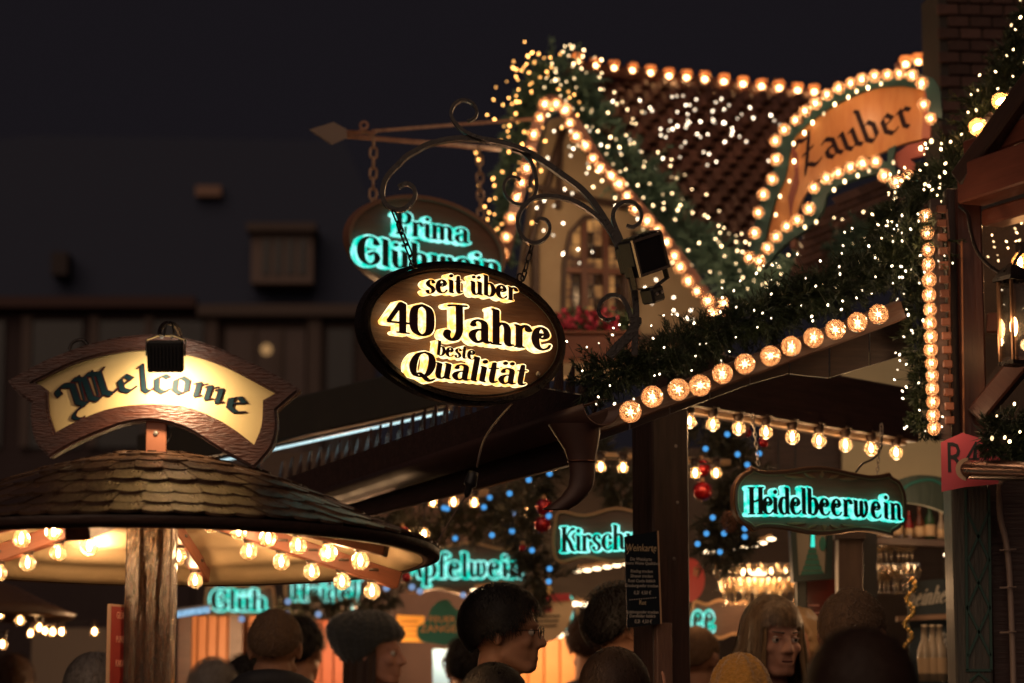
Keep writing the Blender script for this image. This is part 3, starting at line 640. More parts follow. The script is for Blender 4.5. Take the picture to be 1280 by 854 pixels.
# ---------------------------------------------------------------- garlands and light strings
M_needle = mat("garland_needles", (.046, .062, .024), .5, noise=(9, .3, (.018, .027, .013)))
M_needle_far = mat("garland_needles_blue_green", (.10, .18, .14), .6, noise=(6, .3, (.05, .10, .08)))
def path3(pts, n=6): return [Vector(p) for p in catmull([tuple(p) for p in pts], n)]
def garland(label, pts, rad, per_m, length, m_=None, w=.0017, name="garland", group=None, stub=None):
    """pts = line in space, rad = radius (m) along it"""
    L = path3(pts, 8); base = L[0].copy(); L = [p - base for p in L]
    R = rad if isinstance(rad, (list, tuple)) else [rad, rad]
    cum = [0]; 
    for a, b in zip(L, L[1:]): cum.append(cum[-1] + (b - a).length)
    tot = cum[-1]; g = empty(name, label, "garland", base, group)
    mw = MB(); mw.tube([p + Vector((.006 * math.sin(i * 2), .006 * math.cos(i * 2), 0)) for i, p in enumerate(L)], .004, 6); mw.ob("wire", mat("green_wire", (.02, .03, .02), .5), g)
    m = MB(); n = int(tot * per_m)
    for i in range(n):
        s = rnd() * tot; k = max(0, min(len(L) - 2, int(np.searchsorted(cum, s)) - 1)); f = (s - cum[k]) / max(1e-6, cum[k + 1] - cum[k]); c = L[k].lerp(L[k + 1], f)
        t = (L[k + 1] - L[k]).normalized(); rr = R[0] + (R[-1] - R[0]) * s / tot
        rr *= .82 + .2 * math.sin(s * 23) + .12 * math.sin(s * 61 + 1)
        a = t.orthogonal().normalized(); b = t.cross(a); ang = rnd() * 2 * PI
        if i % 34 == 0:     # a sprig with needles combed along both sides
            tw = (a * math.cos(ang) + b * math.sin(ang) + t * U(-1.1, 1.1) + Vector((0, 0, U(-.5, .1)))).normalized(); st = c + tw * rr * U(.1, .4); ln = rr * U(.5, 1.0); pa = tw.orthogonal().normalized(); tws = (tw, st, ln, pa, tw.cross(pa))
        sprig = i % 6 > 0; f = (i % 34) / 34; st0 = tws[1] + tws[2] * tws[0] * f if sprig else c + (a * math.cos(ang) + b * math.sin(ang)) * rr * U(.1, .6)
        an2 = rnd() * 6.3; d = (tws[0] * U(.6, 1.0) + (tws[3] * math.cos(an2) + tws[4] * math.sin(an2)) * U(.5, .8)).normalized() if sprig else (a * math.cos(ang) + b * math.sin(ang) + t * U(-.5, .5)).normalized()
        ln = length * U(.6, 1.15) * (1 - .45 * f * sprig); sd = d.cross(Vector((U(-1, 1), U(-1, 1), U(-1, 1)))).normalized() * w; bend = Vector((U(-1, 1), U(-1, 1), U(-1.2, .6))) * ln * .18
        p0, p1, p2 = st0, st0 + d * ln * .55 + bend * .4, st0 + d * ln + bend
        k0 = len(m.v); m.v += [tuple(p0 - sd), tuple(p0 + sd), tuple(p1 + sd * .9), tuple(p1 - sd * .9), tuple(p2)]; m.f += [(k0, k0 + 1, k0 + 2, k0 + 3), (k0 + 3, k0 + 2, k0 + 4)]; m.m += [0, 0]
    tag(m.ob("needles", m_ or M_needle, g, fix=False), kind="stuff"); return g
def fairy(label, pts3, r, m_, name="fairy_light_string", group=None, wire=True):
    base = Vector(pts3[0]); g = empty(name, label, "fairy lights", base, group)
    me = MB(); me.ball((0, 0, 0), (r, r, r * 1.5), 6, 4); me = me.me("fairy_light", m_, True)
    if wire:
        w_ = MB(); srt = [Vector(p) - base for p in pts3]
        w_.tube([p + Vector((0, .004, 0)) for p in srt], .0008, 3); w_.ob("wire", mat("green_wire", (.02, .03, .02), .5), g)
    for p in pts3: link("fairy_light", me, g, M=Matrix.Translation(Vector(p) - base) @ Euler((U(-1, 1), U(-1, 1), 0)).to_matrix().to_4x4() @ Matrix.Scale(U(.6, 1.1), 4))
    return g
E_warm = emit("fairy_warm_white", (1, .68, .34), 7, nee=False, rv=.8); E_amber = emit("fairy_amber", (1, .44, .11), 7, nee=False, rv=.75); E_white = emit("fairy_cool_white", (1, .80, .56), 7, nee=False, rv=.9)
E_near = emit("fairy_near_white", (1, .78, .52), 5, nee=False, rv=.7)
def scatter(line, rad, n, Yof, lift=.8, jit=1.0):
    """points spread over the outer skin of a garland on the side towards the visitors"""
    L = path3(line, 8); out = []
    for i in range(n):
        s = (i + rnd()) / n * (len(L) - 1); k = min(int(s), len(L) - 2); c = L[k].lerp(L[k + 1], s - k); t = (L[k + 1] - L[k]).normalized(); up = Vector((0, 0, 1)); u = (up - t * up.dot(t)).normalized()
        a = U(-1, 1) * 1.25; rr = rad * lift * U(.7, 1.1); out.append(c + u * math.sin(a) * rr + Vector((0, -1, 0)) * math.cos(a) * rr * .9)
    return out
# ---------------------------------------------------------------- near stall: corner post, beam, gable board
pp = Plane(826, 680, 8.35, yaw=27)
ps = empty("corner_post", "thick square dark timber post carrying the beam and the black wine card", "post", Matrix.Translation(pp.O) @ Matrix.Rotation(math.radians(27), 4, 'Z'))
s_ = .134; z0 = -pp.O.z; z1 = P(826, 512, 8.35).z - pp.O.z; hs = s_ / 2
m = MB(); m.box(-hs, hs, -hs, hs, z0, z1, b=.006); m.ob("timber", M_darkz, ps)
m = MB(); m.box(-hs - .001, -hs + .055, -hs - .022, -hs - .001, z0 + .0, P(826, 780, 8.35).z - pp.O.z, b=.003); m.ob("lighter_plank", mat("pale_weathered_plank", (.24, .13, .09), .6, noise=(5, .2, (.12, .06, .045)), grain=WZ, bump=.5, bscale=9), ps)
for i in range(3):
    m = MB(); m.lathe([(0, .002), (.005, .001), (.006, 0)], 8, Matrix.Translation((U(-.02, .03), -hs, P(826, 560 + i * 70, 8.35).z - pp.O.z)) @ Matrix.Rotation(PI / 2, 4, 'X')); m.ob("nail_head", M_steel, ps)
def timber(name, label, cat, A, B, w, h, mt, b=.006, top=True, roll=0, group=None, parent=None, part=False):
    """beam from A to B; w across (away from viewer), h high; A and B are the lower front edge"""
    A, B = Vector(A), Vector(B); x = (B - A).normalized(); y = Vector((0, 0, 1)).cross(x).normalized(); z = x.cross(y); R = Matrix((x, y, z)).transposed().to_4x4()
    if y.y < 0 and False: pass
    M = Matrix.Translation(A) @ R; m = MB(); m.box(0, (B - A).length, 0, w, 0, h, b=b)
    if part: return m.ob(name, mt, parent, M=(parent.matrix_world.inverted() @ M))
    o = m.ob(name, mt, None, M=M); tag(o, label, cat, group); return o
bA, bB = P(856, 507, 8.36), P(1150, 553, 9.3)
beam = timber("timber_beam", "long dark timber beam over the stall opening with clear bulbs screwed along its underside", "beam", bA, bB, .16, mpp(8.6) * 72, M_dark)
gp_ = Plane(950, 460, 8.08, yaw=4); gpo = empty("plank_wall", "dark plank gable wall filling the gap between the sloping board and the long beam", "wall", gp_.M)
for i in range(8):
    x0_, x1_ = 738 + i * 50, 786 + i * 50; yt = lambda x: 548 - (x - 740) * .375; yb = lambda x: 446 + (x - 856) * .16 if x < 1030 else 474 - (x - 1030) * .30; m = MB(); m.prism(gp_.poly([(x0_, yt(x0_) - 26), (x1_, yt(x1_) - 26), (x1_, max(yt(x1_) + 6, yb(x1_))), (x0_, max(yt(x0_) + 6, yb(x0_)))]), 0, .02); m.ob("plank", M_dark, gpo)
bulbset = empty("beam_light_string", "row of nine clear globe bulbs under the long timber beam above the Heidelbeerwein sign", "string lights", bA)
Ld = [(862, 8.37), (891, 8.44), (923, 8.54), (957, 8.64), (990, 8.75), (1023, 8.85), (1056, 8.96), (1088, 9.07), (1119, 9.18)]
m = MB(); m.box(0, (bB - bA).length * .97, .03, .06, -.012, -.0005, (Matrix.Translation((0, 0, 0)) @ (bB - bA).to_track_quat('X', 'Z').to_matrix().to_4x4())); m.ob("socket_rail", mat("pale_socket_rail", (.35, .25, .17), .5), bulbset)
BULB9 = bulb_meshes(.0235, .0082)
for x, Y in Ld:
    t = (Y - 8.36) / (9.3 - 8.36); p = bA.lerp(bB, t); q = P(x, 512, p.y + .045); q.z = p.z - .022; put_bulb(bulbset, q - bA, BULB9, scale=.98 if Y < 8.7 else 1.06); lamp_light(q + Vector((0, 0, -.05)), .28)
# sloping gable board with twelve faceted caps
g0, g1 = P(740, 546, 7.62), P(1135, 398, 7.95)
gb = timber("gable_board", "sloping brown gable board along the underside of the dark fir garland", "gable board", g0, g1, .07, mpp(7.8) * 26, mat("lit_brown_board", (.10, .042, .025), .5, noise=(3, .2, (.04, .018, .012)), grain=WX, bump=.7, bscale=8))
M_cap = glassy("faceted_cap_glass", (1, .64, .36), tr=.60, gl=.2, rough=.06, tl=.22)
def cap_meshes(R, n=16):
    m = MB(); pr = [(.30, -.52), (.62, -.46), (.86, -.26), (1.0, .05), (.95, .35), (.72, .5)]
    vs = [(0, -.55 * R, 0)]; 
    for j, (r, d) in enumerate(pr):
        for k in range(n): a = 2 * PI * (k + .5 * (j % 2)) / n; vs.append((r * R * math.cos(a), d * R, r * R * math.sin(a)))
    fs = [(0, 1 + k, 1 + (k + 1) % n) for k in range(n)]
    for j in range(3):
        for k in range(n):
            a, b = 1 + j * n + k, 1 + j * n + (k + 1) % n; c, d = 1 + (j + 1) * n + k, 1 + (j + 1) * n + (k + 1) % n
            if j % 2 == 0: fs += [(a, c, b), (b, c, d)]
            else: fs += [(a, c, d), (a, d, b)]
    m.add(vs, fs); glass = m.me("cap_glass", M_cap)
    m = MB(); m.lathe([(1.0 * R, .05 * R), (1.0 * R, -.35 * R + .5 * R), (.95 * R, .35 * R), (.72 * R, .5 * R), (.6 * R, .5 * R)], 16, Matrix(((1,0,0,0),(0,0,1,0),(0,1,0,0),(0,0,0,1)))); m.lathe([(0, .0), (.5 * R, .0), (.62 * R, -.35 * R), (0, -.35 * R)], 14, Matrix.Translation((0, .95 * R, 0)) @ Matrix.Rotation(PI / 2, 4, 'X'))
    sock = m.me("cap_lamp", mat("cap_base_gold", (.22, .09, .035), .5, metal=.2), True)
    m = MB(); m.ball((0, .12 * R, 0), (.19 * R, .30 * R, .19 * R), 8, 6)
    for k in range(7):
        a = 2 * PI * k / 7; m.tube([(.12 * R * math.cos(a), -.2 * R, .12 * R * math.sin(a)), ((.35 + .25 * ((k * 3) % 4) / 3) * R * math.cos(a), -.12 * R, (.35 + .25 * ((k * 3) % 4) / 3) * R * math.sin(a))], .012 * R, 3)  # glowing spokes stand in for the star of glints in the facets
    fil = m.me("cap_filament_glints", emit("cap_filament_and_glints", (1, .72, .42), 34), True)
    return sock, glass, fil
CAP = cap_meshes(.031)
cs = empty("gable_cap_lights", "row of twelve faceted amber cap lamps along the sloping board under the dark garland", "string lights", g0)
for i, (x, y) in enumerate([(788, 515), (815, 496), (848, 487), (875, 482), (903, 467), (931, 455), (963, 445), (989, 433), (1017, 422), (1044, 412), (1072, 403), (1098, 393)]):
    p = P(x, y, 7.55 + (x - 788) / 310 * .3); R = (Euler((math.radians(8 + U(-8, 8)), 0, math.radians(U(-14, 4)))).to_matrix() @ Matrix.Rotation(U(0, 6), 3, 'Y')); lamp_light(p + Vector((0, -.05, -.035)), .22) if i % 3 == 1 else None
    put_bulb(cs, p - g0, CAP, rot=R, scale=1.0 if i > 3 else 1.05, names=("cap_lamp", "cap_glass", "cap_filament_glints"))
nl = [P(728, 482, 7.75), P(785, 460, 7.75), P(850, 436, 7.8), P(915, 408, 7.85), (P(985, 378, 7.9)), P(1050, 352, 7.95), P(1110, 328, 8.0), P(1165, 296, 8.0)]
garland("thick dark fir garland lying on the sloping board above the faceted cap lamps", nl, [.10, .13], 19000, .036)
fairy("scattered tiny white lights in the thick dark fir garland above the cap lamps", scatter(nl, .135, 95, None, 1.0), .0032, E_near)
vl = [P(1138, 275, 8.0), P(1142, 340, 8.0), P(1146, 410, 8.0), P(1150, 480, 8.0), P(1155, 543, 8.0)]
garland("narrow vertical fir garland hanging beside the bright column of bulbs", vl, [.075, .045], 11000, .03)
fairy("tiny lights scattered down the narrow vertical fir garland", scatter(vl, .08, 60, None, 1.0), .0036, E_near)
vs_ = [(1157, 270), (1159, 291), (1160, 312), (1160, 331), (1161, 350), (1161, 369), (1162, 387), (1162, 404), (1163, 421), (1163, 437), (1164, 454), (1165, 470), (1165, 486), (1166, 502), (1166, 519), (1167, 535)]
v0 = P(1170, 540, 8.0)
st = empty("vertical_light_strip", "upright column of sixteen glowing bulbs beside the narrow vertical garland", "string lights", v0)
CAPV = cap_meshes(.024, 10)
for x, y in vs_: put_bulb(st, P(x, y, 7.93) - v0, CAPV, rot=Euler((0, 0, math.radians(-35))).to_matrix(), scale=U(.9, 1.05), names=("cap_lamp", "cap_glass", "cap_filament_glints"))
m = MB()
pts = [P(1168, 250, 7.97), P(1181, 550, 7.97)]
m.tube([p - v0 for p in pts], 1, flat=(.05, .03)); m.ob("backing_strip", M_dark, st)
for k in range(16):
    a = P(1176 + k * .7, 262 + k * 17.6, 7.95) - v0; m = MB(); m.box(a.x - .014, a.x + .016, a.y - .014, a.y + .012, a.z - .012, a.z + .012, b=.003); m.ob("trim_block", M_red, st)
# ---------------------------------------------------------------- Heidelbeerwein
E_teal = emit("teal_letter_glow", (.0, .66, .49), 1.35, var=(38, (.30, 1, .88)))
M_greenface = mat("dark_green_letter_face", (.008, .035, .03), .4)
def hanging(label, name, cx, cy, Y, yaw, out, cat="sign", board=M_signwood, th=.022): pass
pl = Plane(1024, 627, 8.62, yaw=26)
hb = empty("berry_wine_sign", "shaped brown sign reading Heidelbeerwein in teal lit letters, hanging on two chains", "sign", pl.M)
hz = lambda pts: [(910 + x / 5.565, 575 + y / 5.565) for x, y in pts]
top = catmull(hz([(165, 62), (230, 88), (330, 92), (440, 82), (540, 66), (640, 62), (740, 74), (860, 100), (980, 122), (1060, 118), (1118, 104)]), 3)
rt = catmull(hz([(1118, 104), (1135, 128), (1185, 160), (1218, 230), (1226, 300), (1222, 400), (1190, 460), (1140, 492), (1134, 522)]), 3)[1:]
bt = catmull(hz([(1134, 522), (1080, 505), (980, 486), (880, 482), (760, 500), (660, 508), (560, 500), (440, 476), (330, 460), (240, 460), (178, 482)]), 3)[1:]
lf = catmull(hz([(178, 482), (150, 450), (95, 415), (60, 340), (52, 260), (66, 170), (110, 110), (155, 84), (165, 62)]), 3)[1:-1]
HB = pl.poly(top + rt + bt + lf)
M_trim = mat("gilded_edge_trim", (.42, .24, .12), .35, metal=.4)
m = MB(); m.prism(HB, 0, .02); m.ob("board", mat("berry_sign_wood", (.26, .12, .065), .55, noise=(4, .15, (.12, .055, .032)), grain=(1.2, 10, 16), bump=.4, bscale=7), hb)
m = MB(); m.prism(offset_loop(HB, .005), -.006, .026, [offset_loop(HB, -.004)]); m.ob("frame", mat("sign_frame_wood", (.12, .05, .03), .4, bump=.3), hb)
q = offset_loop(HB, -.0065); m = MB(); m.tube([(a, -.004, b) for a, b in q], .0018, 5, closed=True); m.ob("gilded_bead", M_trim, hb)
q = offset_loop(HB, .006); m = MB(); m.tube([(a, .002, b) for a, b in q], .0022, 5, closed=True); m.ob("gilded_bead", M_trim, hb)
for pts in ([(388, 107), (460, 112), (528, 125), (460, 131), (400, 120)], [(528, 92), (570, 102), (606, 124), (585, 128), (545, 112)], [(650, 74), (664, 104), (652, 125), (636, 104)], [(697, 130), (720, 110), (772, 102), (750, 124), (715, 134)], [(772, 132), (830, 122), (907, 133), (850, 144), (790, 142)],
            [(402, 440), (470, 434), (545, 442), (480, 452), (415, 449)], [(550, 477), (575, 456), (625, 446), (600, 466), (562, 479)], [(650, 455), (668, 450), (684, 457), (668, 500)], [(708, 452), (740, 458), (784, 484), (745, 478), (715, 464)], [(783, 447), (850, 452), (922, 467), (860, 471), (800, 461)]):
    m = MB(); m.prism(pl.poly(hz(pts)), -.0055, .001); m.ob("carved_petal", M_trim, hb)
letters(hb, pl, 'J', "Heidelbeerwein", (935, 643), (1131, 651), 20.5, M_greenface, mid=(1026, 644), face=(-.030, -.033), body=(-.006, -.0295), grow=.55, gmat=E_teal)
def chain(label, A, B, link_l=.022, r=.0016, slack=.0, m_=None, name="chain", group=None, w=.5):
    A, B = Vector(A), Vector(B); n = max(2, int((B - A).length / (link_l * .78))); g = empty(name, label, "chain", A, group)
    me = MB(); h, ww = link_l / 2, link_l * w / 2
    me.tube([(ww * math.cos(t), 0, (h - ww) * (1 if math.sin(t) > 0 else -1) + ww * math.sin(t)) for t in [2 * PI * k / 12 + .01 for k in range(12)]], r, 5, closed=True); me = me.me("chain_link", m_ or M_steel, True)
    dr = (B - A).normalized(); Q = dr.to_track_quat('Z', 'Y').to_matrix().to_4x4()
    for k in range(n):
        t = (k + .5) / n; p = (B - A) * t + Vector((0, 0, -slack * math.sin(PI * t)))
        link("chain_link", me, g, M=Matrix.Translation(p) @ Q @ Matrix.Rotation(PI / 2 * (k % 2) + U(-.25, .25), 4, 'Z'))
    return g
chain("thin chain holding the left end of the shaped teal-lettered sign under the beam", P(941, 517, 8.55), P(948, 582, 8.5), .02, .0016)
chain("thin chain holding the right end of the shaped teal-lettered sign under the beam", P(1102, 530, 8.85), P(1096, 595, 8.78), .02, .0016)
for a, b, Y, wh in ((941, 520, 8.54, "left"), (1102, 533, 8.84, "right")):
    m = MB(); c = P(a, b, Y); pts = [(.005 * math.cos(t), 0, -.012 + (.013 if math.sin(t) > 0 else -.013) + .005 * math.sin(t)) for t in [2 * PI * k / 14 + .01 for k in range(14)]]
    m.tube(pts, .0019, 6, closed=True); o = m.ob("snap_hook", M_steel, None, loc=c, smooth=True); tag(o, "bright steel snap hook above the %s sign chain under the beam" % wh, "hook")
m = MB(); c = P(1102, 540, 8.83); m.tube([p - c for p in path3([P(1102, 545, 8.83), P(1101, 560, 8.83), P(1092, 573, 8.8), P(1078, 580, 8.76), P(1070, 590, 8.72)], 5)], .004, 6); tag(m.ob("sign_cable", M_black, None, loc=c, smooth=True), "black cable looping from the right snap hook down to the teal sign", "cable")
# ---------------------------------------------------------------- wine card on the post
pl = Plane(803, 724, 8.2, yaw=14)
wc = empty("wine_card", "tall black wine card with gold script hanging on the corner post", "menu board", pl.M)
Cn = [(781, 671), (821, 664), (825, 780), (784, 785)]
m = MB(); m.prism(pl.poly(Cn), -.003, .006); m.ob("panel", mat("black_card", (.012, .016, .022), .22), wc)
m = MB(); m.prism(pl.poly([(821, 664), (823, 663.7), (827, 780), (825, 780)]), -.004, .010); m.ob("pale_edge", mat("pale_wood_edge", (.5, .3, .17), .5), wc)
M_gt = mat("gold_print", (.62, .47, .28), .5); M_wt = mat("white_print", (.55, .5, .44), .5)
plain_text(wc, pl, "Weinkarte", 801, 689, 9.5, M_gt, -.0045, 'CENTER', .2, sx=.72)
for tx, x, y, h in (("Die Weinkarte", 801, 701, 4.4), ("Unsere Weine Qualitäten", 802, 706, 4.2), ("Riesling trocken", 802, 716, 4.2), ("Silvaner trocken", 802, 722, 4.2), ("Rosé Cuvée lieblich", 802, 728, 4.2), ("Grauburgunder trocken", 802, 734, 4.2), ("0,2l  4,50 €", 803, 743, 4.6), ("Rot", 803, 756, 6), ("Spätburgunder trocken", 803, 767, 4.2), ("Dornfelder lieblich", 803, 772, 4.2), ("0,2l  4,50 €", 804, 779, 4.6)):
    plain_text(wc, pl, tx, x, y, h, M_gt if h > 5 else M_wt, -.0045, 'CENTER', .15, sx=.78)
for k in range(12):
    m = MB(); u, v = pl.px(787 + k * 2.9, 750 - k * .25); m.box(u - .0014, u + .0014, -.005, -.003, v - .0014, v + .0014); m.ob("printed_dot", M_wt, wc)
for sx, x in ((1, 783), (-1, 818)):
    m = MB(); m.tube([(pl.px(a, b)[0], -.0045, pl.px(a, b)[1]) for a, b in catmull([(x, 693 - (sx < 0)), (x + sx * 2, 690), (x + sx * 4, 684)], 4)], .001, 4); m.ob("ornament", M_gt, wc)
# ---------------------------------------------------------------- wrought iron bracket carrying the oval sign
Yb = 7.5
ib = empty("scroll_bracket", "black wrought iron bracket with curling scrolls from which the oval sign hangs", "bracket", P(795, 430, Yb))
ibO = P(795, 430, Yb)
def strap(name, pts, w=.022, t=.006, taper=True, tw=0, yo=0, Y0=Yb):
    q = [P(a, b, Y0) - ibO + Vector((0, yo, 0)) for a, b in pts]; q = path3(q, 6); n = len(q); r = [1 - (.35 * (i / n) if taper else 0) for i in range(n)]
    m = MB(); m.tube(q, r, flat=(w * 1.35, t * 2.2)); m.ob(name, M_iron, ib, smooth=False)
strap("main_bar", [(793, 445), (794, 415), (795, 385), (790, 350), (778, 318), (766, 292), (748, 262), (728, 238), (703, 219), (680, 203), (661, 191), (640, 183), (619, 177.5), (597, 174.5), (577, 173.5), (560, 175), (548, 177.5), (533, 182), (520, 189), (508, 196), (498, 206), (488, 216), (481, 227), (478, 242), (481, 254), (490, 261), (500, 263), (509, 259), (517, 250), (519, 241), (516, 234), (508, 230), (498, 234)], .026, .008)
strap("top_scroll", [(664, 193), (640, 184), (610, 177), (590, 171), (577, 163.5), (568, 154), (564, 144), (567, 134), (574, 128), (582, 127), (591, 131), (596, 139), (595, 147), (589, 152), (584, 153)], .024, .005, yo=-.012)
strap("inner_scroll", [(640, 186), (652, 190), (662, 199), (668, 212), (671, 230), (669, 242), (663, 250), (655, 255), (644, 254), (635, 247), (630, 237), (631, 227), (637, 221), (645, 221), (651, 225)], .022, .005, yo=.012)
strap("lower_branch", [(776, 318), (764, 292), (750, 274), (735, 262), (722, 254), (708, 249), (692, 246), (678, 246), (666, 249), (656, 257), (649, 268), (647, 280), (650, 291), (657, 300), (667, 304), (678, 301), (686, 292), (687, 282), (682, 275), (674, 274), (670, 279)], .022, .006)
strap("side_scroll", [(782, 322), (776, 300), (770, 286), (766, 272), (769, 261), (778, 254), (789, 253), (798, 259), (802, 269), (799, 279), (791, 284), (783, 282)], .022, .006)
strap("side_scroll", [(790, 412), (789, 398), (785, 386), (779, 375), (771, 370), (761, 370), (752, 377), (748, 387), (751, 396), (759, 400), (769, 398)], .022, .006)
strap("foot", [(795, 405), (786, 420), (772, 434), (761, 447)], .028, .012, False)
m = MB(); 
for a, b in ((783, 328), (794, 402)):
    u = P(a, b, Yb) - ibO; m2 = MB(); m2.box(u.x - .018, u.x + .018, u.y - .018, u.y + .018, u.z - .010, u.z + .010, b=.003); m2.ob("collar", M_iron, ib)
# floodlight on it
fp = Plane(812, 318, 7.42, yaw=46, roll=-20)
f2 = empty("bracket_floodlight", "black box floodlight with glass front turned right, clamped to the iron scroll bracket", "floodlight", fp.M)
q = fp.poly([(776, 304), (821, 285), (843, 336), (812, 349)]); hw, hh = .068, .054
m = MB(); m.box(-hw, hw, .0, .055, -hh, hh, b=.006); m.ob("housing", M_black, f2)
m = MB(); m.box(-hw * .75, hw * .75, .055, .085, -hh * .75, hh * .75, b=.006); m.ob("rear_box", M_black, f2)
m = MB(); m.prism([(-hw, -hh), (hw, -hh), (hw, hh), (-hw, hh)], -.008, 0, [[(-hw + .008, -hh + .008), (hw - .008, -hh + .008), (hw - .008, hh - .008), (-hw + .008, hh - .008)]]); m.ob("bezel", mat("lit_black_metal", (.30, .24, .20), .25, metal=.8), f2)  # light on the frame is put into its pale colour
m = MB(); m.box(-hw + .008, hw - .008, -.003, -.001, -hh + .008, hh - .008); m.ob("glass", mat("dark_glass", (.02, .016, .014), .08), f2)
for k in range(6): m = MB(); m.box(-hw + .02 + k * .022, -hw + .030 + k * .022, .0, .05, hh, hh + .006); m.ob("cooling_fin", M_black, f2)
m = MB(); m.tube([(-hw - .006, .02, -.02), (-hw - .006, .02, -hh - .03), (hw * .0, .02, -hh - .045), (hw + .006, .02, -hh - .03), (hw + .006, .02, -.02)], 1, flat=(.018, .004)); m.ob("yoke", M_iron, f2)
m = MB(); m.box(-.028, .028, .0, .05, -hh - .085, -hh - .04, b=.006); m.ob("junction_box", M_black, f2)
for x in (-.012, .012): m = MB(); m.ball((x, -.003, -hh - .06), .005, 8, 6); m.ob("bolt", M_steel, f2)
chain("thin twisted chain from the left scroll down to the left of the oval sign", P(492, 264, 7.3), P(519, 334, 7.22), .045, .0028, m_=M_iron, w=.35)
chain("thin dark chain from the small scroll down to the right of the oval sign", P(666, 304, 7.52), P(653, 350, 7.5), .035, .0026, m_=M_iron, w=.4)
# ---------------------------------------------------------------- arrow bracket and Prima Glühwein sign
Ya = 9.9; ao = P(430, 168, Ya)
ab = empty("arrow_bracket", "rusty two-bar sign bracket ending in a flat arrow head over the dark sky", "bracket", ao)
M_rust = mat("brown_painted_bar", (.55, .28, .18), .5, noise=(20, .3, (.22, .09, .06)))
def A_(a, b, Y=Ya): return P(a, b, Y) - ao
m = MB(); m.tube([A_(428, 170), A_(540, 179, 10.6), A_(625, 187, 11.2)], 1, flat=(.014, .014)); m.ob("lower_bar", M_rust, ab)
m = MB(); m.tube([A_(467, 164), A_(570, 156, 10.7), A_(665, 149, 11.3)], 1, flat=(.014, .014)); m.ob("upper_bar", M_rust, ab)
pl = Plane(430, 168, Ya, yaw=30); m = MB(); m.prism(pl.poly([(387, 162), (416, 153), (433, 162), (433, 173), (415, 181)]), -.006, .006); mo = m.ob("arrow_head", mat("grey_brown_plate", (.34, .26, .22), .5), None, M=pl.M); mo.parent = ab; mo.matrix_parent_inverse = Matrix.Translation(ao).inverted()
m = MB(); c = A_(455, 157); m.tube([c + Vector((.014 * math.cos(2 * PI * k / 16), 0, .014 * math.sin(2 * PI * k / 16))) for k in range(16)], .006, 6, closed=True); m.ob("ring", M_rust, ab)
m = MB(); m.tube([A_(433, 165), A_(470, 166, 10.05)], 1, flat=(.02, .008)); m.ob("shaft", M_rust, ab)
m = MB(); m.tube([A_(450, 163), A_(467, 169, 10)], .006, 6); m.ob("pin", M_rust, ab)
M_chain = mat("dull_chain", (.42, .27, .18), .4, metal=.6)
chain("heavy left chain between the arrow bracket and the oval mulled wine sign", P(467, 172, 10.0), P(466, 262, 10.0), .046, .0055, m_=M_chain, w=.62)
chain("heavy right chain between the arrow bracket and the oval mulled wine sign", P(599, 184, 10.5), P(601, 272, 10.5), .046, .0055, m_=M_chain, w=.62)
pl = Plane(532, 308, 10.0, yaw=33)
pg = empty("mulled_wine_sign", "oval red-brown sign reading Prima Glühwein in teal, half hidden behind the golden oval sign", "sign", pl.M)
E = oval(pl, 532, 309, (97, 15), (0, -62))
m = MB(); m.prism(E, 0, .03); m.ob("board", mat("red_brown_sign_board", (.17, .06, .035), .5, noise=(3, .2, (.10, .035, .022)), grain=(1.2, 10, 12), bump=.3), pg)
m = MB(); m.prism(offset_loop(E, .004), -.014, .035, [offset_loop(E, -.012)]); m.ob("rim", mat("brown_rim", (.22, .10, .065), .4), pg)
E_teal2 = emit("teal_letter_glow_far", (.0, .62, .46), 1.45, var=(24, (.35, 1, .9)))
letters(pg, pl, 'J', "Prima", (493, 292), (587, 305), 18, M_greenface, face=(-.038, -.041), body=(-.008, -.0375), grow=.5, gmat=E_teal2)
letters(pg, pl, 'J', "Glühwein", (446, 329), (627, 350), 21.5, M_greenface, face=(-.038, -.041), body=(-.008, -.0375), grow=.5, gmat=E_teal2)
# ---------------------------------------------------------------- gabled stall house behind, with tiled roof
hO = P(780, 420, 12.3); hO.z = 0
gh = empty("gabled_house", "cream gabled stall house with dark red tiled roof, leaded window and amber lights", "house", hO)
Lh = lambda p: p - hO
def flat_part(name, pl, pts, t, mt, parent, pO, holes=(), front=0.0):
    m = MB(); m.prism(pl.poly(pts), front - t, front, [pl.poly(h) for h in holes]); M = Matrix.Translation(pO).inverted() @ pl.M
    return m.ob(name, mt, parent, M=M)
wp = Plane(740, 320, 12.3, yaw=12)
wall = [(640, 470), (655, 330), (668, 240), (686, 150), (704, 145), (735, 190), (775, 238), (820, 295), (870, 355), (905, 390), (905, 470)]
win = [(700, 408), (702, 330), (710, 290), (728, 270), (752, 268), (772, 290), (784, 330), (786, 408)]
M_hw = mat("warm_cream_render", (.46, .36, .24), .85, noise=(3, .4, (.34, .25, .16)), bump=.3, bscale=20)
flat_part("gable_wall", wp, wall, .12, M_hw, gh, hO, [win], .12)
Mh = Matrix.Translation(hO).inverted() @ wp.M
for a, b, w in (((655, 330), (704, 160), 9), ((648, 425), (900, 425), 12), ((792, 290), (792, 425), 8), ((668, 300), (668, 425), 10), ((668, 235), (790, 262), 8), ((700, 160), (697, 262), 7)):
    u0, v0_ = wp.px(*a); u1, v1 = wp.px(*b); d = Vector((u1 - u0, 0, v1 - v0_)); L_ = d.length; an = math.atan2(d.z, d.x); w *= mpp(12.3)
    m = MB(); m.box(0, L_, -.03, .0, -w / 2, w / 2, b=.005); m.ob("timber_frame", M_dark, gh, M=Mh @ Matrix.Translation((u0, -.002, v0_)) @ Matrix.Rotation(-an, 4, 'Y'))
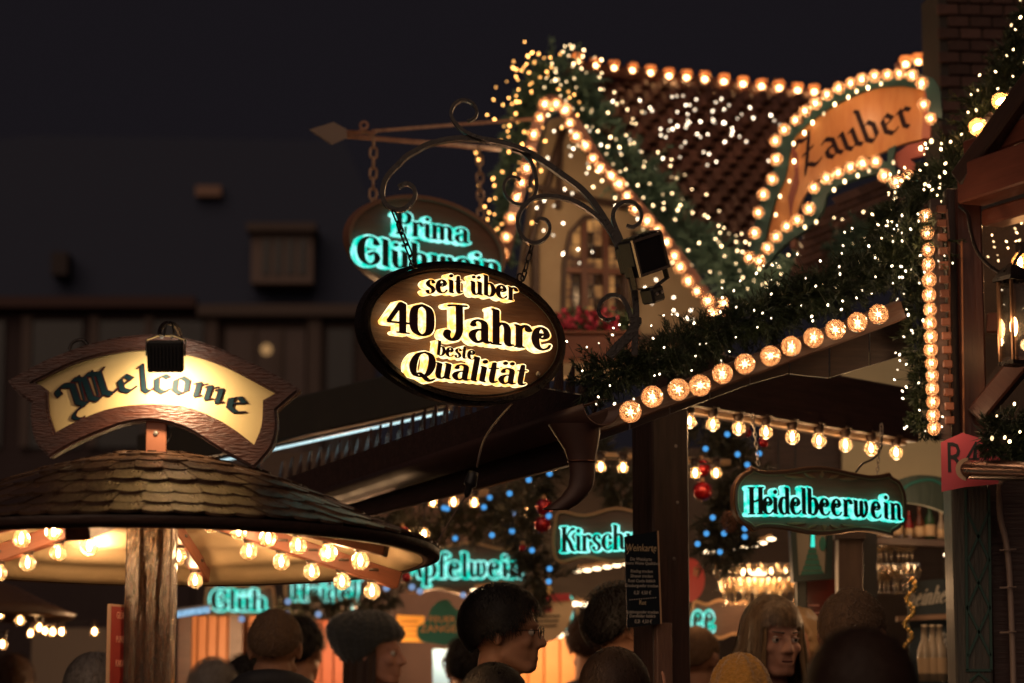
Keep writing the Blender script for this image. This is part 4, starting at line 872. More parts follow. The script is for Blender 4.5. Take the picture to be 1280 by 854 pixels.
# window: frame, lead bars, panes
wf = MB(); W_ = wp.poly(win); wf.prism(W_, -.02, .05, [offset_loop(W_, -.022)]); wfo = wf.ob("window", M_darkz, gh, M=Mh)
M_pane = emit("lit_amber_pane", (.60, .27, .08), .75, nee=False, var=(9, (.10, .04, .02)))
M_pane2 = mat("leaded_glass", (.05, .03, .02), .12)
x0, zt = wp.px(703, 272); x1, zb = wp.px(784, 406)
nx, nz = 6, 8
for i in range(nx):
    for k in range(nz):
        a, b = x0 + (x1 - x0) * i / nx, x0 + (x1 - x0) * (i + 1) / nx; c, d = zb + (zt - zb) * k / nz, zb + (zt - zb) * (k + 1) / nz
        if not _in(((a + b) / 2, (c + d) / 2), W_): continue
        m = MB(); m.box(a + .003, b - .003, .02, .024, c + .003, d - .003); m.ob("pane", M_pane if rnd() < .55 else M_pane2, wfo)
for i in (2, 4):
    a = x0 + (x1 - x0) * i / nx; m = MB(); m.box(a - .014, a + .014, -.012, .03, zb, wp.px(740, 276)[1]); m.ob("mullion", M_redz, wfo)
m = MB(); c = zb + (zt - zb) * .5; m.box(x0, x1, -.010, .03, c - .012, c + .012); m.ob("transom", M_red, wfo)
wn_l = bpy.data.lights.new("window_lamp", 'POINT'); wn_l.energy = 3; wn_l.color = (1, .55, .22); wn_l.shadow_soft_size = .08
o = bpy.data.objects.new("window_lamp", wn_l); COL.objects.link(o); o.parent = gh; o.location = Lh(P(742, 340, 12.9))
# flower box
fO = P(745, 430, 11.9); fb = empty("flower_box", "red-brown window box with pink flowers below the leaded window of the gabled house", "flower box", fO)
m = MB(); m.box(-.19, .19, -.07, .07, -.08, .035, b=.008); m.ob("box", M_red, fb)
m = MB(); m.box(-.20, .20, -.08, .08, .035, .05, b=.004); m.ob("rim", M_red, fb)
M_pink = mat("pink_petals", (.62, .05, .12), .6); M_leaf = mat("dark_leaves", (.04, .07, .03), .6)
mp_, ml = MB(), MB()
for k in range(900):
    c = Vector((U(-.19, .17), U(-.08, .06), .06 + abs(random.gauss(0, .04)))); n = Vector((U(-1, 1), U(-1, 1), U(-.2, 1))).normalized(); a = n.orthogonal().normalized() * U(.008, .016); b = n.cross(a); (mp_ if k % 5 < 3 and c.x < .1 else ml).add([c - a, c - b, c + a, c + b], [(0, 1, 2, 3)])
tag(mp_.ob("blossom", M_pink, fb), kind="stuff"); tag(ml.ob("foliage", M_leaf, fb), kind="stuff")
# tiled roof sloping up to the ridge
def tiled(parent, pO, pl, poly, sx, sz, mt, rowdir=0.0, stag=True, thick=.012, name="roof_tile", limit=300, depth=0.0, curve=True, camp=.34, tilt=-9):
    """real tiles laid in courses on sheet pl inside the seen outline poly"""
    Q = pl.poly(poly); c, s = math.cos(rowdir), math.sin(rowdir); rot = lambda p: (p[0] * c + p[1] * s, -p[0] * s + p[1] * c); ir = lambda p: (p[0] * c - p[1] * s, p[0] * s + p[1] * c)
    R = [rot(p) for p in Q]; x0, x1 = min(p[0] for p in R), max(p[0] for p in R); z0, z1 = min(p[1] for p in R), max(p[1] for p in R)
    m = MB(); n = 6; w = sx * .98; l = sz * 1.45; vs = []
    for j, zz in enumerate((-l / 2, l / 2)):
        for k in range(n + 1):
            t = k / n; y = -.5 * sx * camp * math.sin(2 * PI * t) if curve else 0
            vs += [(w * (t - .5), y - thick, zz), (w * (t - .5), y, zz)]
    fs = []
    for k in range(n):
        a = 2 * k; b = 2 * (n + 1) + 2 * k
        fs += [(a, a + 2, b + 2, b), (a + 1, b + 1, b + 3, a + 3), (a, a + 1, a + 3, a + 2), (b, b + 2, b + 3, b + 1)]
    fs += [(0, 2 * (n + 1), 2 * (n + 1) + 1, 1), (2 * n, 2 * n + 1, 4 * n + 3, 4 * n + 2)]
    m.add(vs, fs); me = m.me(name, mt, True); me.set_sharp_from_angle(angle=.8); cnt = 0; restb = MB(); B = Matrix.Translation(pO).inverted() @ pl.M
    j = 0; z = z0
    while z < z1 + sz:
        x = x0 + (sx * .5 if (j % 2 and stag) else 0)
        while x < x1 + sx:
            p = ir((x, z))
            if _in(p, Q):
                Mt = B @ Matrix.Translation((p[0], depth - .004, p[1])) @ Matrix.Rotation(-rowdir, 4, 'Y') @ Matrix.Rotation(math.radians(tilt + U(-1.5, 1.5)), 4, 'X') @ Matrix.Rotation(U(-.02, .02), 4, 'Y')
                if cnt < limit: link(name, me, parent, M=Mt)
                else: restb.add([Mt @ v.co for v in me.vertices], [tuple(q.vertices) for q in me.polygons])
                cnt += 1
            x += sx
        z += sz; j += 1
    if restb.v: tag(restb.ob(name + "_rest", mt, parent), kind="stuff")
M_tile = vary(mat("dark_red_roof_tile", (.16, .075, .055), .35, noise=(30, .3, (.085, .042, .032)), bump=.3, bscale=60), .35)
rp = Plane(850, 200, 12.9, yaw=14, pitch=-38)
RP = [(722, 92), (1035, 128), (985, 200), (945, 300), (930, 345), (880, 330), (830, 270), (770, 200), (700, 120)]
flat_part("roof_deck", rp, RP, .02, M_dark, gh, hO, (), .03)
tiled(gh, hO, rp, RP, 25 * mpp(12.9), .066, M_tile)
m = MB(); a_, b_ = P(712, 84, 13.0), P(1035, 124, 13.9); m.tube([Lh(a_), Lh(b_)], 1, flat=(.05, .06)); m.ob("ridge_board", M_redz, gh)
# ridge lamps
POT = None
def pot_meshes():
    R = .030; m = MB(); m.lathe([(R * .45, R * .9), (R, R * .8), (R * 1.12, R * .3), (R * 1.0, -R * .15), (R * .8, -R * .2)], 14); s = m.me("pot_lamp", glassy("amber_pot_shell", (1, .36, .12), tr=.25, gl=.2, rough=.15, tl=.6), True)
    m = MB(); m.lathe([(R * .8, -R * .2), (R * .72, -R * .75), (R * .45, -R * 1.0), (.0, -R * 1.05)], 12); g = m.me("lamp_glass", glassy("amber_pot_glass", (1, .62, .35), tr=.7, tl=.3), True)
    m = MB(); m.ball((0, 0, -R * .45), (R * .38, R * .38, R * .35), 10, 6); f = m.me("lamp_core", emit("pot_core", (1, .70, .38), 28), True); return s, g, f
POT = pot_meshes()
rl = empty("ridge_lights", "straight row of amber pot lamps along the ridge of the tiled roof", "string lights", a_)
for i, (x, y) in enumerate([(722, 73), (744, 79), (767, 82), (790, 85), (813, 88), (836, 92), (858, 94), (881, 96), (905, 99), (929, 102), (952, 105), (974, 107), (997, 110), (1018, 112)]):
    put_bulb(rl, P(x, y, 13.0 + i * .06) - a_, POT, names=("pot_lamp", "lamp_glass", "lamp_core"))
m = MB(); m.tube([P(715, 78, 13.05) - a_, P(1030, 120, 13.95) - a_], .008, 6); m.ob("wire", M_black, rl)
r2 = empty("rear_ridge_lights", "four amber lamps climbing to the brick wall above the orange banner", "string lights", P(1135, 77, 11.6))
for x, y in ((1132, 77), (1148, 74), (1165, 68), (1180, 62)): put_bulb(r2, P(x, y, 11.6) - P(1135, 77, 11.6), POT, names=("pot_lamp", "lamp_glass", "lamp_core"), scale=.95)
m = MB(); m.tube([P(1120, 84, 11.65) - P(1135, 77, 11.6), P(1190, 62, 11.65) - P(1135, 77, 11.6)], 1, flat=(.03, .03)); m.ob("rail", M_redz, r2)
# garlands of the gable
YG = 12.0
gl_ = [P(628, 320, YG), P(633, 260, YG), P(640, 200, YG), P(650, 150, YG), P(668, 112, YG), P(690, 88, YG)]
gr_ = [P(690, 88, YG), P(715, 105, YG), P(745, 150, YG), P(780, 202, YG), P(825, 255, YG), P(870, 300, YG), P(915, 338, YG - .2), P(960, 352, YG - .4), P(1015, 338, YG - .7), P(1070, 310, YG - 1.2), P(1120, 280, YG - 1.6)]
garland("blue-green fir garland down the left edge of the gabled house", gl_, [.07, .12], 7000, .05, M_needle_far, .003)
garland("long blue-green fir garland sweeping from the gable tip down and up to the orange banner", gr_, [.16, .13], 8500, .055, M_needle_far, .003)
fairy("amber fairy lights dotted over the left gable garland", scatter(gl_, .18, 100, None, 1.0), .0054, E_amber, wire=False)
fairy("pale yellow fairy lights dotted over the long sweeping gable garland", scatter(gr_, .19, 230, None, 1.0), .0045, E_warm, wire=False)
ap = [(612, 250), (618, 268), (622, 286), (640, 270), (633, 300), (618, 232), (628, 215), (636, 190), (645, 96), (655, 84), (668, 78), (688, 72), (700, 68), (640, 130), (648, 112), (655, 165), (672, 160), (702, 160), (712, 122), (724, 128), (716, 144), (722, 144)]
fairy("amber fairy lights hanging loose round the tip of the gable", [P(a, b, YG - .2) for a, b in ap], .0054, E_amber, wire=False)
gc = empty("gable_bulb_border", "border of glowing amber bulbs following the inner edge of the gable", "string lights", P(700, 130, YG))
CAPG = cap_meshes(.029, 10); cO = P(700, 130, YG)
for x, y in [(681, 130), (695, 130), (707, 137), (675, 147), (667, 168), (662, 190), (658, 210), (652, 228), (646, 247), (639, 272), (633, 296), (629, 318), (712, 154), (720, 170), (732, 182), (741, 198), (750, 210), (764, 219), (774, 230), (784, 245), (794, 261), (809, 276), (822, 288), (833, 303), (843, 320), (850, 334), (860, 351), (871, 364), (885, 376), (892, 392), (905, 379), (900, 398)]:
    put_bulb(gc, P(x, y, YG - .25) - cO, CAPG, rot=Euler((U(-.3, .3), 0, U(-.3, .3))).to_matrix(), names=("cap_lamp", "cap_glass", "cap_filament_glints"), scale=U(.9, 1.1))
m = MB(); m.tube([p - cO for p in path3([P(a, b, YG - .2) for a, b in ((629, 325), (652, 228), (675, 147), (690, 126), (712, 145), (750, 205), (800, 262), (850, 325), (895, 390))], 5)], 1, flat=(.05, .05)); m.ob("edge_board", M_redz, gc)
for a, b in ((690, 150), (650, 235), (745, 225), (800, 290), (860, 365)): lamp_light(P(a, b, YG - .45), 1.6)
for a, b in ((640, 130), (720, 95), (800, 190), (870, 270), (950, 330), (1040, 300)): lamp_light(P(a, b, 11.3), .9)  # extra lights added before the gable garland to brighten its needles
for a, b in ((800, 100), (900, 115), (990, 130)): lamp_light(P(a, b, 12.7), .5, (1, .5, .22))
for a, b, Y in ((985, 190, 9.9), (1070, 125, 10.0), (1075, 215, 9.9), (980, 290, 9.8), (1150, 130, 9.9)): lamp_light(P(a, b, Y), .9)
# icicle lights thrown over the tiles
rw = []
for k in range(70):
    a = random.triangular(745, 1000, 880); b = 112 + (a - 740) * .06 + abs(random.gauss(0, 1)) * 42
    if b < 235: rw.append(P(a, b, 12.35 + (a - 740) * .0010))
fairy("cool white fairy lights scattered over the upper part of the tiled roof", rw, .0046, E_white, wire=False)
fairy("small white fairy lights draped in front of the cream gable wall", [P(U(668, 800), U(160, 330), 11.8) for _ in range(34)], .0046, E_white, wire=False)
fairy("short line of white fairy lights below the gable beam", [P(a, b, 11.7) for a, b in ((815, 380), (842, 372), (860, 398), (864, 388), (857, 397), (842, 388), (820, 350), (846, 393), (866, 400), (806, 360))], .0046, E_white, wire=False)
# ---------------------------------------------------------------- second, finer tiled roof under the banner
h2 = P(1060, 330, 10.9); h2.z = 0
sr = empty("side_roof", "steep dark roof of small shingles between the orange banner and the fir garland", "roof", h2)
rp2 = Plane(1070, 280, 11.0, yaw=-14, pitch=-34)
R2 = [(985, 345), (1003, 300), (1030, 262), (1075, 232), (1120, 222), (1170, 235), (1170, 330), (1080, 345)]
flat_part("roof_deck", rp2, R2, .02, M_dark, sr, h2, (), .03)
M_tile2 = vary(mat("dark_shingle_brown", (.16, .085, .06), .3, noise=(30, .3, (.09, .05, .04))), .4)
tiled(sr, h2, rp2, R2, .058, .042, M_tile2, rowdir=math.radians(27), curve=False, thick=.008, name="shingle")
# ---------------------------------------------------------------- Zauber banner
zz = lambda pts: [(900 + x / 3.368, 40 + y / 3.368) for x, y in pts]
zp = Plane(1065, 190, 10.2, yaw=-16); zO = zp.M
zb_ = empty("orange_banner_sign", "curved orange wooden banner with the blackletter word Zauber, framed in clear bulbs", "sign", zO)
Bz = catmull(zz([(300, 460), (370, 395), (480, 320), (620, 255), (740, 230), (868, 232)]), 4) + zz([(862, 340), (850, 455)]) + catmull(zz([(850, 455), (780, 470), (730, 490), (640, 525), (540, 560), (430, 610), (350, 700), (315, 790), (260, 850), (205, 900)]), 4)[1:] + catmull(zz([(195, 900), (240, 720), (285, 600), (290, 520)]), 4)
M_orange = mat("varnished_orange_wood", (.58, .25, .075), .4, noise=(3, .5, (.46, .15, .035)), grain=(7, 7, 1.5), bump=.15, bscale=10)
m = MB(); m.prism(zp.poly(Bz), -.01, .02); m.ob("banner_panel", M_orange, zb_)
outc = [(936, 322), (943, 291), (939, 300), (947.5, 265.6), (954, 243), (965, 224), (970, 199), (969, 176), (980, 162), (994, 150), (1006, 138.5), (1019, 129), (1033.6, 118), (1048, 110), (1063, 104), (1077, 99), (1093, 95), (1109, 93.5), (1124, 92), (1139.6, 93.5), (1152, 104), (1154.5, 130.6), (1163, 148)]
inc = [(949, 326), (959, 310), (970, 296), (983, 283), (996.5, 275), (1011, 261), (1017, 234.5), (1033, 222.6), (1047.6, 216), (1063, 209), (1078, 204), (1094.5, 202), (1105, 219.6), (1120, 227), (1135, 220.5)]
M_gfr = mat("dark_green_frame", (.018, .055, .045), .45)
# green frame ribbons behind the lamps
def ribbon(line, w, y0, y1):
    L = [Vector(zp.px(*p)) for p in catmull(line, 3)]; lft, rgt = [], []
    for i, p in enumerate(L):
        t = (L[min(i + 1, len(L) - 1)] - L[max(i - 1, 0)]).normalized(); n_ = Vector((-t.y, t.x)) * w / 2; lft.append(tuple(p + n_)); rgt.append(tuple(p - n_))
    m = MB()
    for i in range(len(L) - 1): m.add([(lft[i][0], y0, lft[i][1]), (rgt[i][0], y0, rgt[i][1]), (rgt[i + 1][0], y0, rgt[i + 1][1]), (lft[i + 1][0], y0, lft[i + 1][1]), (lft[i][0], y1, lft[i][1]), (rgt[i][0], y1, rgt[i][1]), (rgt[i + 1][0], y1, rgt[i + 1][1]), (lft[i + 1][0], y1, lft[i + 1][1])], [(0, 1, 2, 3), (7, 6, 5, 4), (0, 3, 7, 4), (1, 5, 6, 2)])
    return m
ribbon([(945, 322), (953, 285), (963, 248), (975, 222), (981, 190), (988, 168), (1012, 146), (1045, 123), (1080, 107), (1120, 101), (1150, 104), (1166, 112), (1170, 150)], .055, -.03, .012).ob("outer_frame", M_gfr, zb_)
ribbon([(950, 332), (975, 303), (1004, 282), (1022, 262), (1028, 240), (1050, 224), (1080, 214), (1105, 212), (1125, 234), (1150, 228)], .055, -.03, .012).ob("inner_frame", M_gfr, zb_)
CAPZ = cap_meshes(.0268, 12)
for x, y in outc[:2] + outc[3:] + inc:
    u, v = zp.px(x, y, -.055); put_bulb(zb_, Vector((u, -.055, v)), CAPZ, rot=Euler((U(-.2, .2), 0, U(-.5, .1))).to_matrix(), names=("cap_lamp", "cap_glass", "cap_filament_glints"), scale=U(.95, 1.08))
for x, y in zz([(540, 275), (575, 250), (623, 235), (483, 305), (437, 345), (390, 382), (355, 425), (310, 470), (312, 545), (292, 628), (253, 692), (235, 770), (678, 218), (480, 665), (525, 630), (580, 605), (627, 585), (405, 800), (357, 822), (730, 550), (735, 700), (800, 690), (890, 460), (845, 490)]):
    u, v = zp.px(x, y, -.035); m = MB(); m.ball((u, -.035, v), (.006, .006, .009), 6, 5); m.ob("mini_lamp", E_warm, zb_)
M_zl = mat("dark_brown_red_letter", (.020, .004, .005), .6, spec=.2)
letters(zb_, zp, 'B', "Zauber", (1005, 215), (1146, 158), 27.5, M_zl, mid=(1074, 185), rot=True, face=(-.0105, -.013))
m = MB(); m.prism(zp.poly(zz([(300, 470), (330, 520), (335, 640), (315, 700), (300, 790), (290, 700), (318, 600)])), -.016, -.0105); m.ob("banner_fold", mat("red_brown_fold", (.22, .05, .03), .5), zb_)  # darker red-brown piece on the left end of the banner
m = MB(); m.prism(zp.poly(zz([(735, 520), (790, 480), (860, 462), (865, 520), (800, 540), (850, 575), (780, 590), (740, 560)])), -.012, .02); m.ob("banner_tail", mat("red_carved_tail", (.30, .06, .04), .5), zb_)
m = MB(); m.prism(zp.poly(zz([(862, 250), (892, 300), (888, 450), (850, 455), (858, 340)])), -.02, .03); m.ob("banner_end", mat("red_carved_end", (.34, .08, .04), .5), zb_)
m = MB(); m.prism(zp.poly(zz([(712, 500), (745, 485), (735, 540), (742, 590), (710, 560)])), -.035, .0); m.ob("leaf_ornament", M_gfr, zb_)
m = MB(); m.box(-.012, .012, -.02, .06, -.02, .06, b=.003); m.ob("strut", M_red, zb_, M=Matrix.Translation((zp.px(992, 305)[0], 0, zp.px(992, 305)[1])))
# ---------------------------------------------------------------- brick wall piece, top right
bp_ = Plane(1235, 60, 11.2, yaw=6)
bw = empty("brick_chimney", "barely lit dark brick wall rising behind the top right garland", "wall", bp_.M)
u0, v0_ = bp_.px(1177, 230); u1, v1 = bp_.px(1300, -14)
m = MB(); m.box(u0 + .01, u1, .012, .3, v0_, v1); m.ob("mortar", mat("dark_mortar", (.05, .04, .035), .9), bw)
m = MB(); m.box(u0 + .01, u1, .012, .3, -bp_.O.z, v0_ - .002); m.ob("lower_wall", MATS["dark_mortar"], bw)
M_brick = vary(mat("dark_brick", (.10, .045, .035), .8, noise=(30, .3, (.06, .03, .025)), bump=.5, bscale=60), .4)
bwid, bh = .092, .046; m = MB(); m.box(-bwid / 2, bwid / 2, -.008, .012, -bh / 2, bh / 2, b=.003); bme = m.me("brick", M_brick)
j = 0; z = v0_
while z < v1:
    x = u0 + (bwid / 2 if j % 2 else 0)
    while x < u1 + bwid:
        link("brick", bme, bw, M=Matrix.Translation((x + bwid * .5, U(-.003, .002), z + bh / 2)) @ Matrix.Rotation(U(-.01, .01), 4, 'Y')); x += bwid + .008
    z += bh + .008; j += 1
# ---------------------------------------------------------------- right garlands
tr = [P(1150, 262, 8.2), P(1172, 235, 8.3), P(1196, 200, 8.4), P(1222, 158, 8.5), P(1248, 112, 8.6), P(1275, 62, 8.7), P(1300, 10, 8.8)]
garland("dense fir garland rising to the top right corner in front of the dark bricks", tr, [.085, .12], 9000, .045)
fairy("small warm fairy lights in the garland rising to the top right corner", scatter(tr, .13, 46, None, 1.0), .0042, E_warm)
tr2 = [P(1095, 300, 8.3), P(1120, 262, 8.4), P(1150, 232, 8.4), P(1175, 215, 8.4)]
garland("short fir garland between the orange banner and the vertical garland", tr2, [.07, .08], 9000, .04)
fairy("tiny lights clustered where the garlands meet beside the orange banner", scatter(tr2, .11, 34, None, 1.0), .0042, E_warm)
bO = P(1240, 140, 8.4); rb = empty("corner_bulbs", "two big round amber bulbs sitting in the top right garland", "string lights", bO)
BIG = bulb_meshes(.029, .013, glass=M_glass2)
for x, y in ((1230, 154), (1259, 122)): put_bulb(rb, P(x, y, 8.32) - bO, BIG, rot=Euler((math.radians(-60), 0, math.radians(-70))).to_matrix())
wr = [P(1258 + 26 * math.cos(a), 548 + 24 * math.sin(a), 7.7) for a in [2 * PI * k / 10 for k in range(11)]]
garland("small round fir wreath on the gutter at the right edge of the picture", wr, [.05, .05], 9000, .035, name="wreath")
fairy("few warm lights in the small wreath at the right edge", [P(1256, 547, 7.58), P(1262, 552, 7.6), P(1275, 540, 7.6), P(1246, 520, 7.6), P(1268, 505, 7.6), P(1240, 548, 7.6)], .005, E_warm)
# ---------------------------------------------------------------- right stall front
rO = P(1235, 500, 8.1); rO.z = 0
rs = empty("right_stall", "dark red-brown timber stall at the right edge with glazed panes and carved lower pillar", "stall", rO)
def rbeam(name, a, b, Ya_, Yb_, w, hpx, mt, off=0):
    A, B = P(a[0], a[1], Ya_), P(b[0], b[1], Yb_); return timber(name, None, None, A, B, w, hpx * mpp((Ya_ + Yb_) / 2), mt, parent=rs, part=True)
def upright(name, x0, x1, yt, yb, Y, d, mt, parent=rs, pO=None, b=.005):
    a, c = P(x0, (yt + yb) / 2, Y), P(x1, (yt + yb) / 2, Y); z1, z0 = P(x0, yt, Y).z, P(x0, yb, Y).z; o_ = pO or rO
    m = MB(); m.box(a.x - o_.x, c.x - o_.x, Y - o_.y, Y - o_.y + d, z0 - o_.z, z1 - o_.z, b=b); return m.ob(name, mt, parent)
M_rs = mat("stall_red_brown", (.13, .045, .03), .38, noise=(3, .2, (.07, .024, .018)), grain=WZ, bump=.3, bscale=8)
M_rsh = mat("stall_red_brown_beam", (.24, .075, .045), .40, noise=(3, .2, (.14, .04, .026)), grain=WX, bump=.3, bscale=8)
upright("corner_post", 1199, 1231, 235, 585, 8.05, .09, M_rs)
upright("corner_trim", 1186, 1199, 235, 575, 8.08, .06, M_darkz)
m = MB(); a = P(1196, 300, 8.03) - rO; c = P(1203, 560, 8.03) - rO
m.tube([P(1183, 262, 8.02) - rO, P(1186, 300, 8.0) - rO, P(1187, 545, 8.0) - rO], .0045, 6); m.ob("edge_bead", mat("lit_edge_wood", (.42, .17, .08), .35), rs)  # bulb light along this edge is put into the lighter bead colour
m = MB(); m.tube([P(1202, 300, 8.0) - rO, P(1205, 545, 8.0) - rO], .0035, 6); m.ob("edge_bead", MATS["lit_edge_wood"], rs)
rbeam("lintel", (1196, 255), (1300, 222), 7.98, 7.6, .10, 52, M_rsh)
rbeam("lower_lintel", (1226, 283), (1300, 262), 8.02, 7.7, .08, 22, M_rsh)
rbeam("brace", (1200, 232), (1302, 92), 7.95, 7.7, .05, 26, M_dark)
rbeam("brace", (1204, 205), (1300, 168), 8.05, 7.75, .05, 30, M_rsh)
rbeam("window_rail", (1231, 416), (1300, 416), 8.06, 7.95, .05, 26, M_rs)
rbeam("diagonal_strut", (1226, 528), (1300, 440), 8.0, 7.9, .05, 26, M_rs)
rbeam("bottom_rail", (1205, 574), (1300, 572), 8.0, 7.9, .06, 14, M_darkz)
M_win = glassy("stall_window_glass", (.8, .75, .7), tr=.8, gl=.16, rough=.03, tl=.01)
for (a, b, c, d) in ((1231, 274, 1300, 392), (1231, 416, 1300, 560)):
    q0, q1 = P(a, d, 8.10), P(c, b, 8.10); m = MB(); m.box(q0.x - rO.x, q1.x - rO.x, 8.10 - rO.y, 8.104 - rO.y, q0.z, q1.z); m.ob("window_pane", M_win, rs)
q0, q1 = P(1225, 585, 8.75), P(1310, 265, 8.75); m = MB(); m.box(q0.x - rO.x, q1.x - rO.x, 8.75 - rO.y, 8.80 - rO.y, q0.z, q1.z); m.ob("inner_panel", mat("dull_brown_board", (.15, .10, .07), .6, noise=(5, .3, (.10, .07, .05)), bump=.2), rs)
fairy("added warm points behind the right stall window, standing for lights reflected in its glass", [P(a, b, 8.45) for a, b in ((1234, 281), (1246, 281), (1261, 281), (1277, 279), (1240, 294), (1242, 302), (1243, 309), (1258, 302), (1270, 302), (1274, 301), (1260, 310), (1247, 319), (1248, 326), (1235, 321), (1269, 286), (1271, 291), (1275, 300))], .0042, E_warm)  # reflections on the pane, built as small glowing points behind it
# inner lamp
bO = P(1275, 325, 8.3); ic = empty("window_bulb", "bright amber bulb glowing behind the right stall window", "bulb", bO); put_bulb(ic, Vector((0, 0, .02)), BIG)
# lantern and its arm
lO = P(1267, 400, 7.75); ln = empty("wall_lantern", "narrow glass lantern hanging from a curved arm at the right edge", "lantern", lO)
w, h0, h1 = .030, P(1267, 452, 7.75).z - lO.z, P(1267, 352, 7.75).z - lO.z
for sx in (-1, 1):
    for sy in (-1, 1): m = MB(); m.box(sx * w - .004, sx * w + .004, sy * w - .004, sy * w + .004, h0, h1, Matrix.Rotation(.5, 4, 'Z')); m.ob("corner_bar", mat("worn_bronze", (.30, .16, .09), .3, metal=.8), ln)
for k in range(4): m = MB(); m.box(-w + .004, w - .004, -w - .001, -w + .001, h0 + .01, h1 - .01, Matrix.Rotation(.5 + k * PI / 2, 4, 'Z')); m.ob("glass_pane", M_win, ln)
m = MB(); m.lathe([(.06, h1), (.058, h1 + .012), (.03, h1 + .04), (.008, h1 + .055), (0, h1 + .056)], 4, Matrix.Rotation(.5 + PI / 4, 4, 'Z')); m.ob("hood", M_iron, ln)
m = MB(); m.box(-w - .005, w + .005, -w - .005, w + .005, h0 - .012, h0, Matrix.Rotation(.5, 4, 'Z')); m.ob("base", M_iron, ln)
m = MB(); m.ball((0, 0, -.02), (.012, .012, .03), 8, 6); m.ob("flame_bulb", emit("lantern_core", (1, .6, .25), 40), ln)
m = MB(); m.tube([p - lO for p in path3([P(1200, 258, 7.95), P(1210, 268, 7.9), P(1214, 290, 7.85), P(1222, 315, 7.8), P(1240, 335, 7.78), P(1262, 346, 7.75), P(1275, 345, 7.75)], 6)], .006, 8); m.ob("arm", M_iron, ln)
m = MB(); c = P(1258, 352, 7.75) - lO; m.tube([c + Vector((.013 * math.cos(t), 0, .013 * math.sin(t))) for t in [2 * PI * k / 14 for k in range(14)]], .003, 6, closed=True); m.ob("ring", M_iron, ln)
m = MB(); m.tube([p - lO for p in path3([P(1262, 346, 7.75), P(1268, 330, 7.75), P(1275, 318, 7.75), P(1290, 300, 7.75)], 5)], .005, 6); m.ob("arm_curl", M_iron, ln)
# copper gutter with pale end cap
gO = P(1212, 587, 7.85); gt = empty("copper_gutter", "round copper gutter with a pale half-disc end cap running out of the right edge", "gutter", gO)
m = MB(); m.tube([Vector((0, 0, 0)), P(1310, 590, 7.4) - gO], .029, 16); m.ob("pipe", M_copper, gt, angle=40)
Mx = Matrix.Rotation(math.radians(-18), 4, 'Z')
m = MB(); m.prism([(.034 * math.cos(t), .034 * math.sin(t)) for t in [math.radians(-150 + 15 * k) for k in range(13)]], -.012, -.002); m.ob("end_cap", mat("pale_cap_wood", (.55, .36, .22), .5), gt, M=Matrix.Translation((-.006, 0, 0)) @ Mx @ Matrix.Rotation(2.2, 4, 'Y'))
m = MB(); m.prism([(.022 * math.cos(t), .022 * math.sin(t)) for t in [2 * PI * k / 16 for k in range(16)]], -.016, -.0125, ); m.ob("cap_disc", M_red, gt, M=Matrix.Translation((-.004, 0, 0)) @ Mx)
for a, b in ((1158, 300), (1163, 420), (1165, 510)): lamp_light(P(a, b, 7.85), .5)
lamp_light(P(1262, 400, 7.7), .5); lamp_light(P(1240, 140, 8.2), .8)
# poster
pl = Plane(1208, 580, 7.93, yaw=-8)
po = empty("pink_poster", "pink-red paper poster with black R4 lettering tucked behind the copper gutter", "poster", pl.M)
m = MB(); m.prism(pl.poly([(1176, 553), (1203, 541), (1225, 548), (1250, 562), (1248, 605), (1206, 609), (1177, 615)]), -.001, .001); m.ob("sheet", mat("pink_paper", (.52, .07, .10), .6, bump=.2, bscale=8), po)
M_ink = mat("black_print", (.01, .01, .012), .5)
plain_text(po, pl, "R4", 1182, 590, 40, M_ink, -.0022, sx=.72); plain_text(po, pl, "0", 1215, 592, 40, M_ink, -.0022, sx=.72)
# carved lower pillar and conduit
upright("lower_pillar", 1199, 1246, 606, 1400, 8.15, .16, mat("weathered_teal_grey_wood", (.10, .085, .065), .6, noise=(4, .2, (.05, .05, .045)), grain=WZ, bump=.9, bscale=9), b=.006)
upright("lower_wall", 1246, 1320, 600, 1400, 8.2, .12, mat("dark_plank_wall", (.075, .035, .028), .55, noise=(4, .2, (.035, .018, .016)), grain=(1.5, 14, 14), bump=.8, bscale=8), b=.004)
cp = Plane(1222, 730, 8.147)
M_carve = mat("teal_carved_groove", (.03, .075, .06), .6)
for l in ([(1207, 612), (1209, 838)], [(1236, 612), (1239, 838)], [(1207, 838), (1239, 838)], [(1209, 640), (1236, 700), (1209, 760), (1238, 820)], [(1236, 640), (1210, 700), (1237, 760), (1210, 820)], [(1212, 852), (1223, 842), (1236, 852)]):
    m = MB(); m.tube([(cp.px(a, b)[0], 0, cp.px(a, b)[1]) for a, b in l], 1, flat=(.006, .008)); o = m.ob("carved_strip", M_carve, rs, M=Matrix.Translation(rO).inverted() @ cp.M)
cO_ = P(1256, 700, 8.12); cd = empty("conduit_pipe", "thin grey conduit pipe clipped to the dark planks below the copper gutter", "pipe", cO_)
m = MB(); m.tube([p - cO_ for p in path3([P(1250, 603, 8.1), P(1249, 625, 8.12), P(1251, 650, 8.14), P(1258, 680, 8.15), P(1262, 720, 8.15), P(1265, 790, 8.15), P(1267, 860, 8.15), P(1268, 1000, 8.15)], 6)], .0095, 10); m.ob("tube", mat("grey_conduit", (.34, .24, .19), .45), cd, smooth=True)
for y in (690, 737, 793): m = MB(); a = P(1250, y - 2, 8.14) - cO_; b = P(1270, y + 1, 8.14) - cO_; m.tube([a, (a + b) / 2 + Vector((0, -.018, .004)), b + Vector((0, 0, .01))], .003, 5); m.ob("pipe_clip", MATS["grey_conduit"], cd)
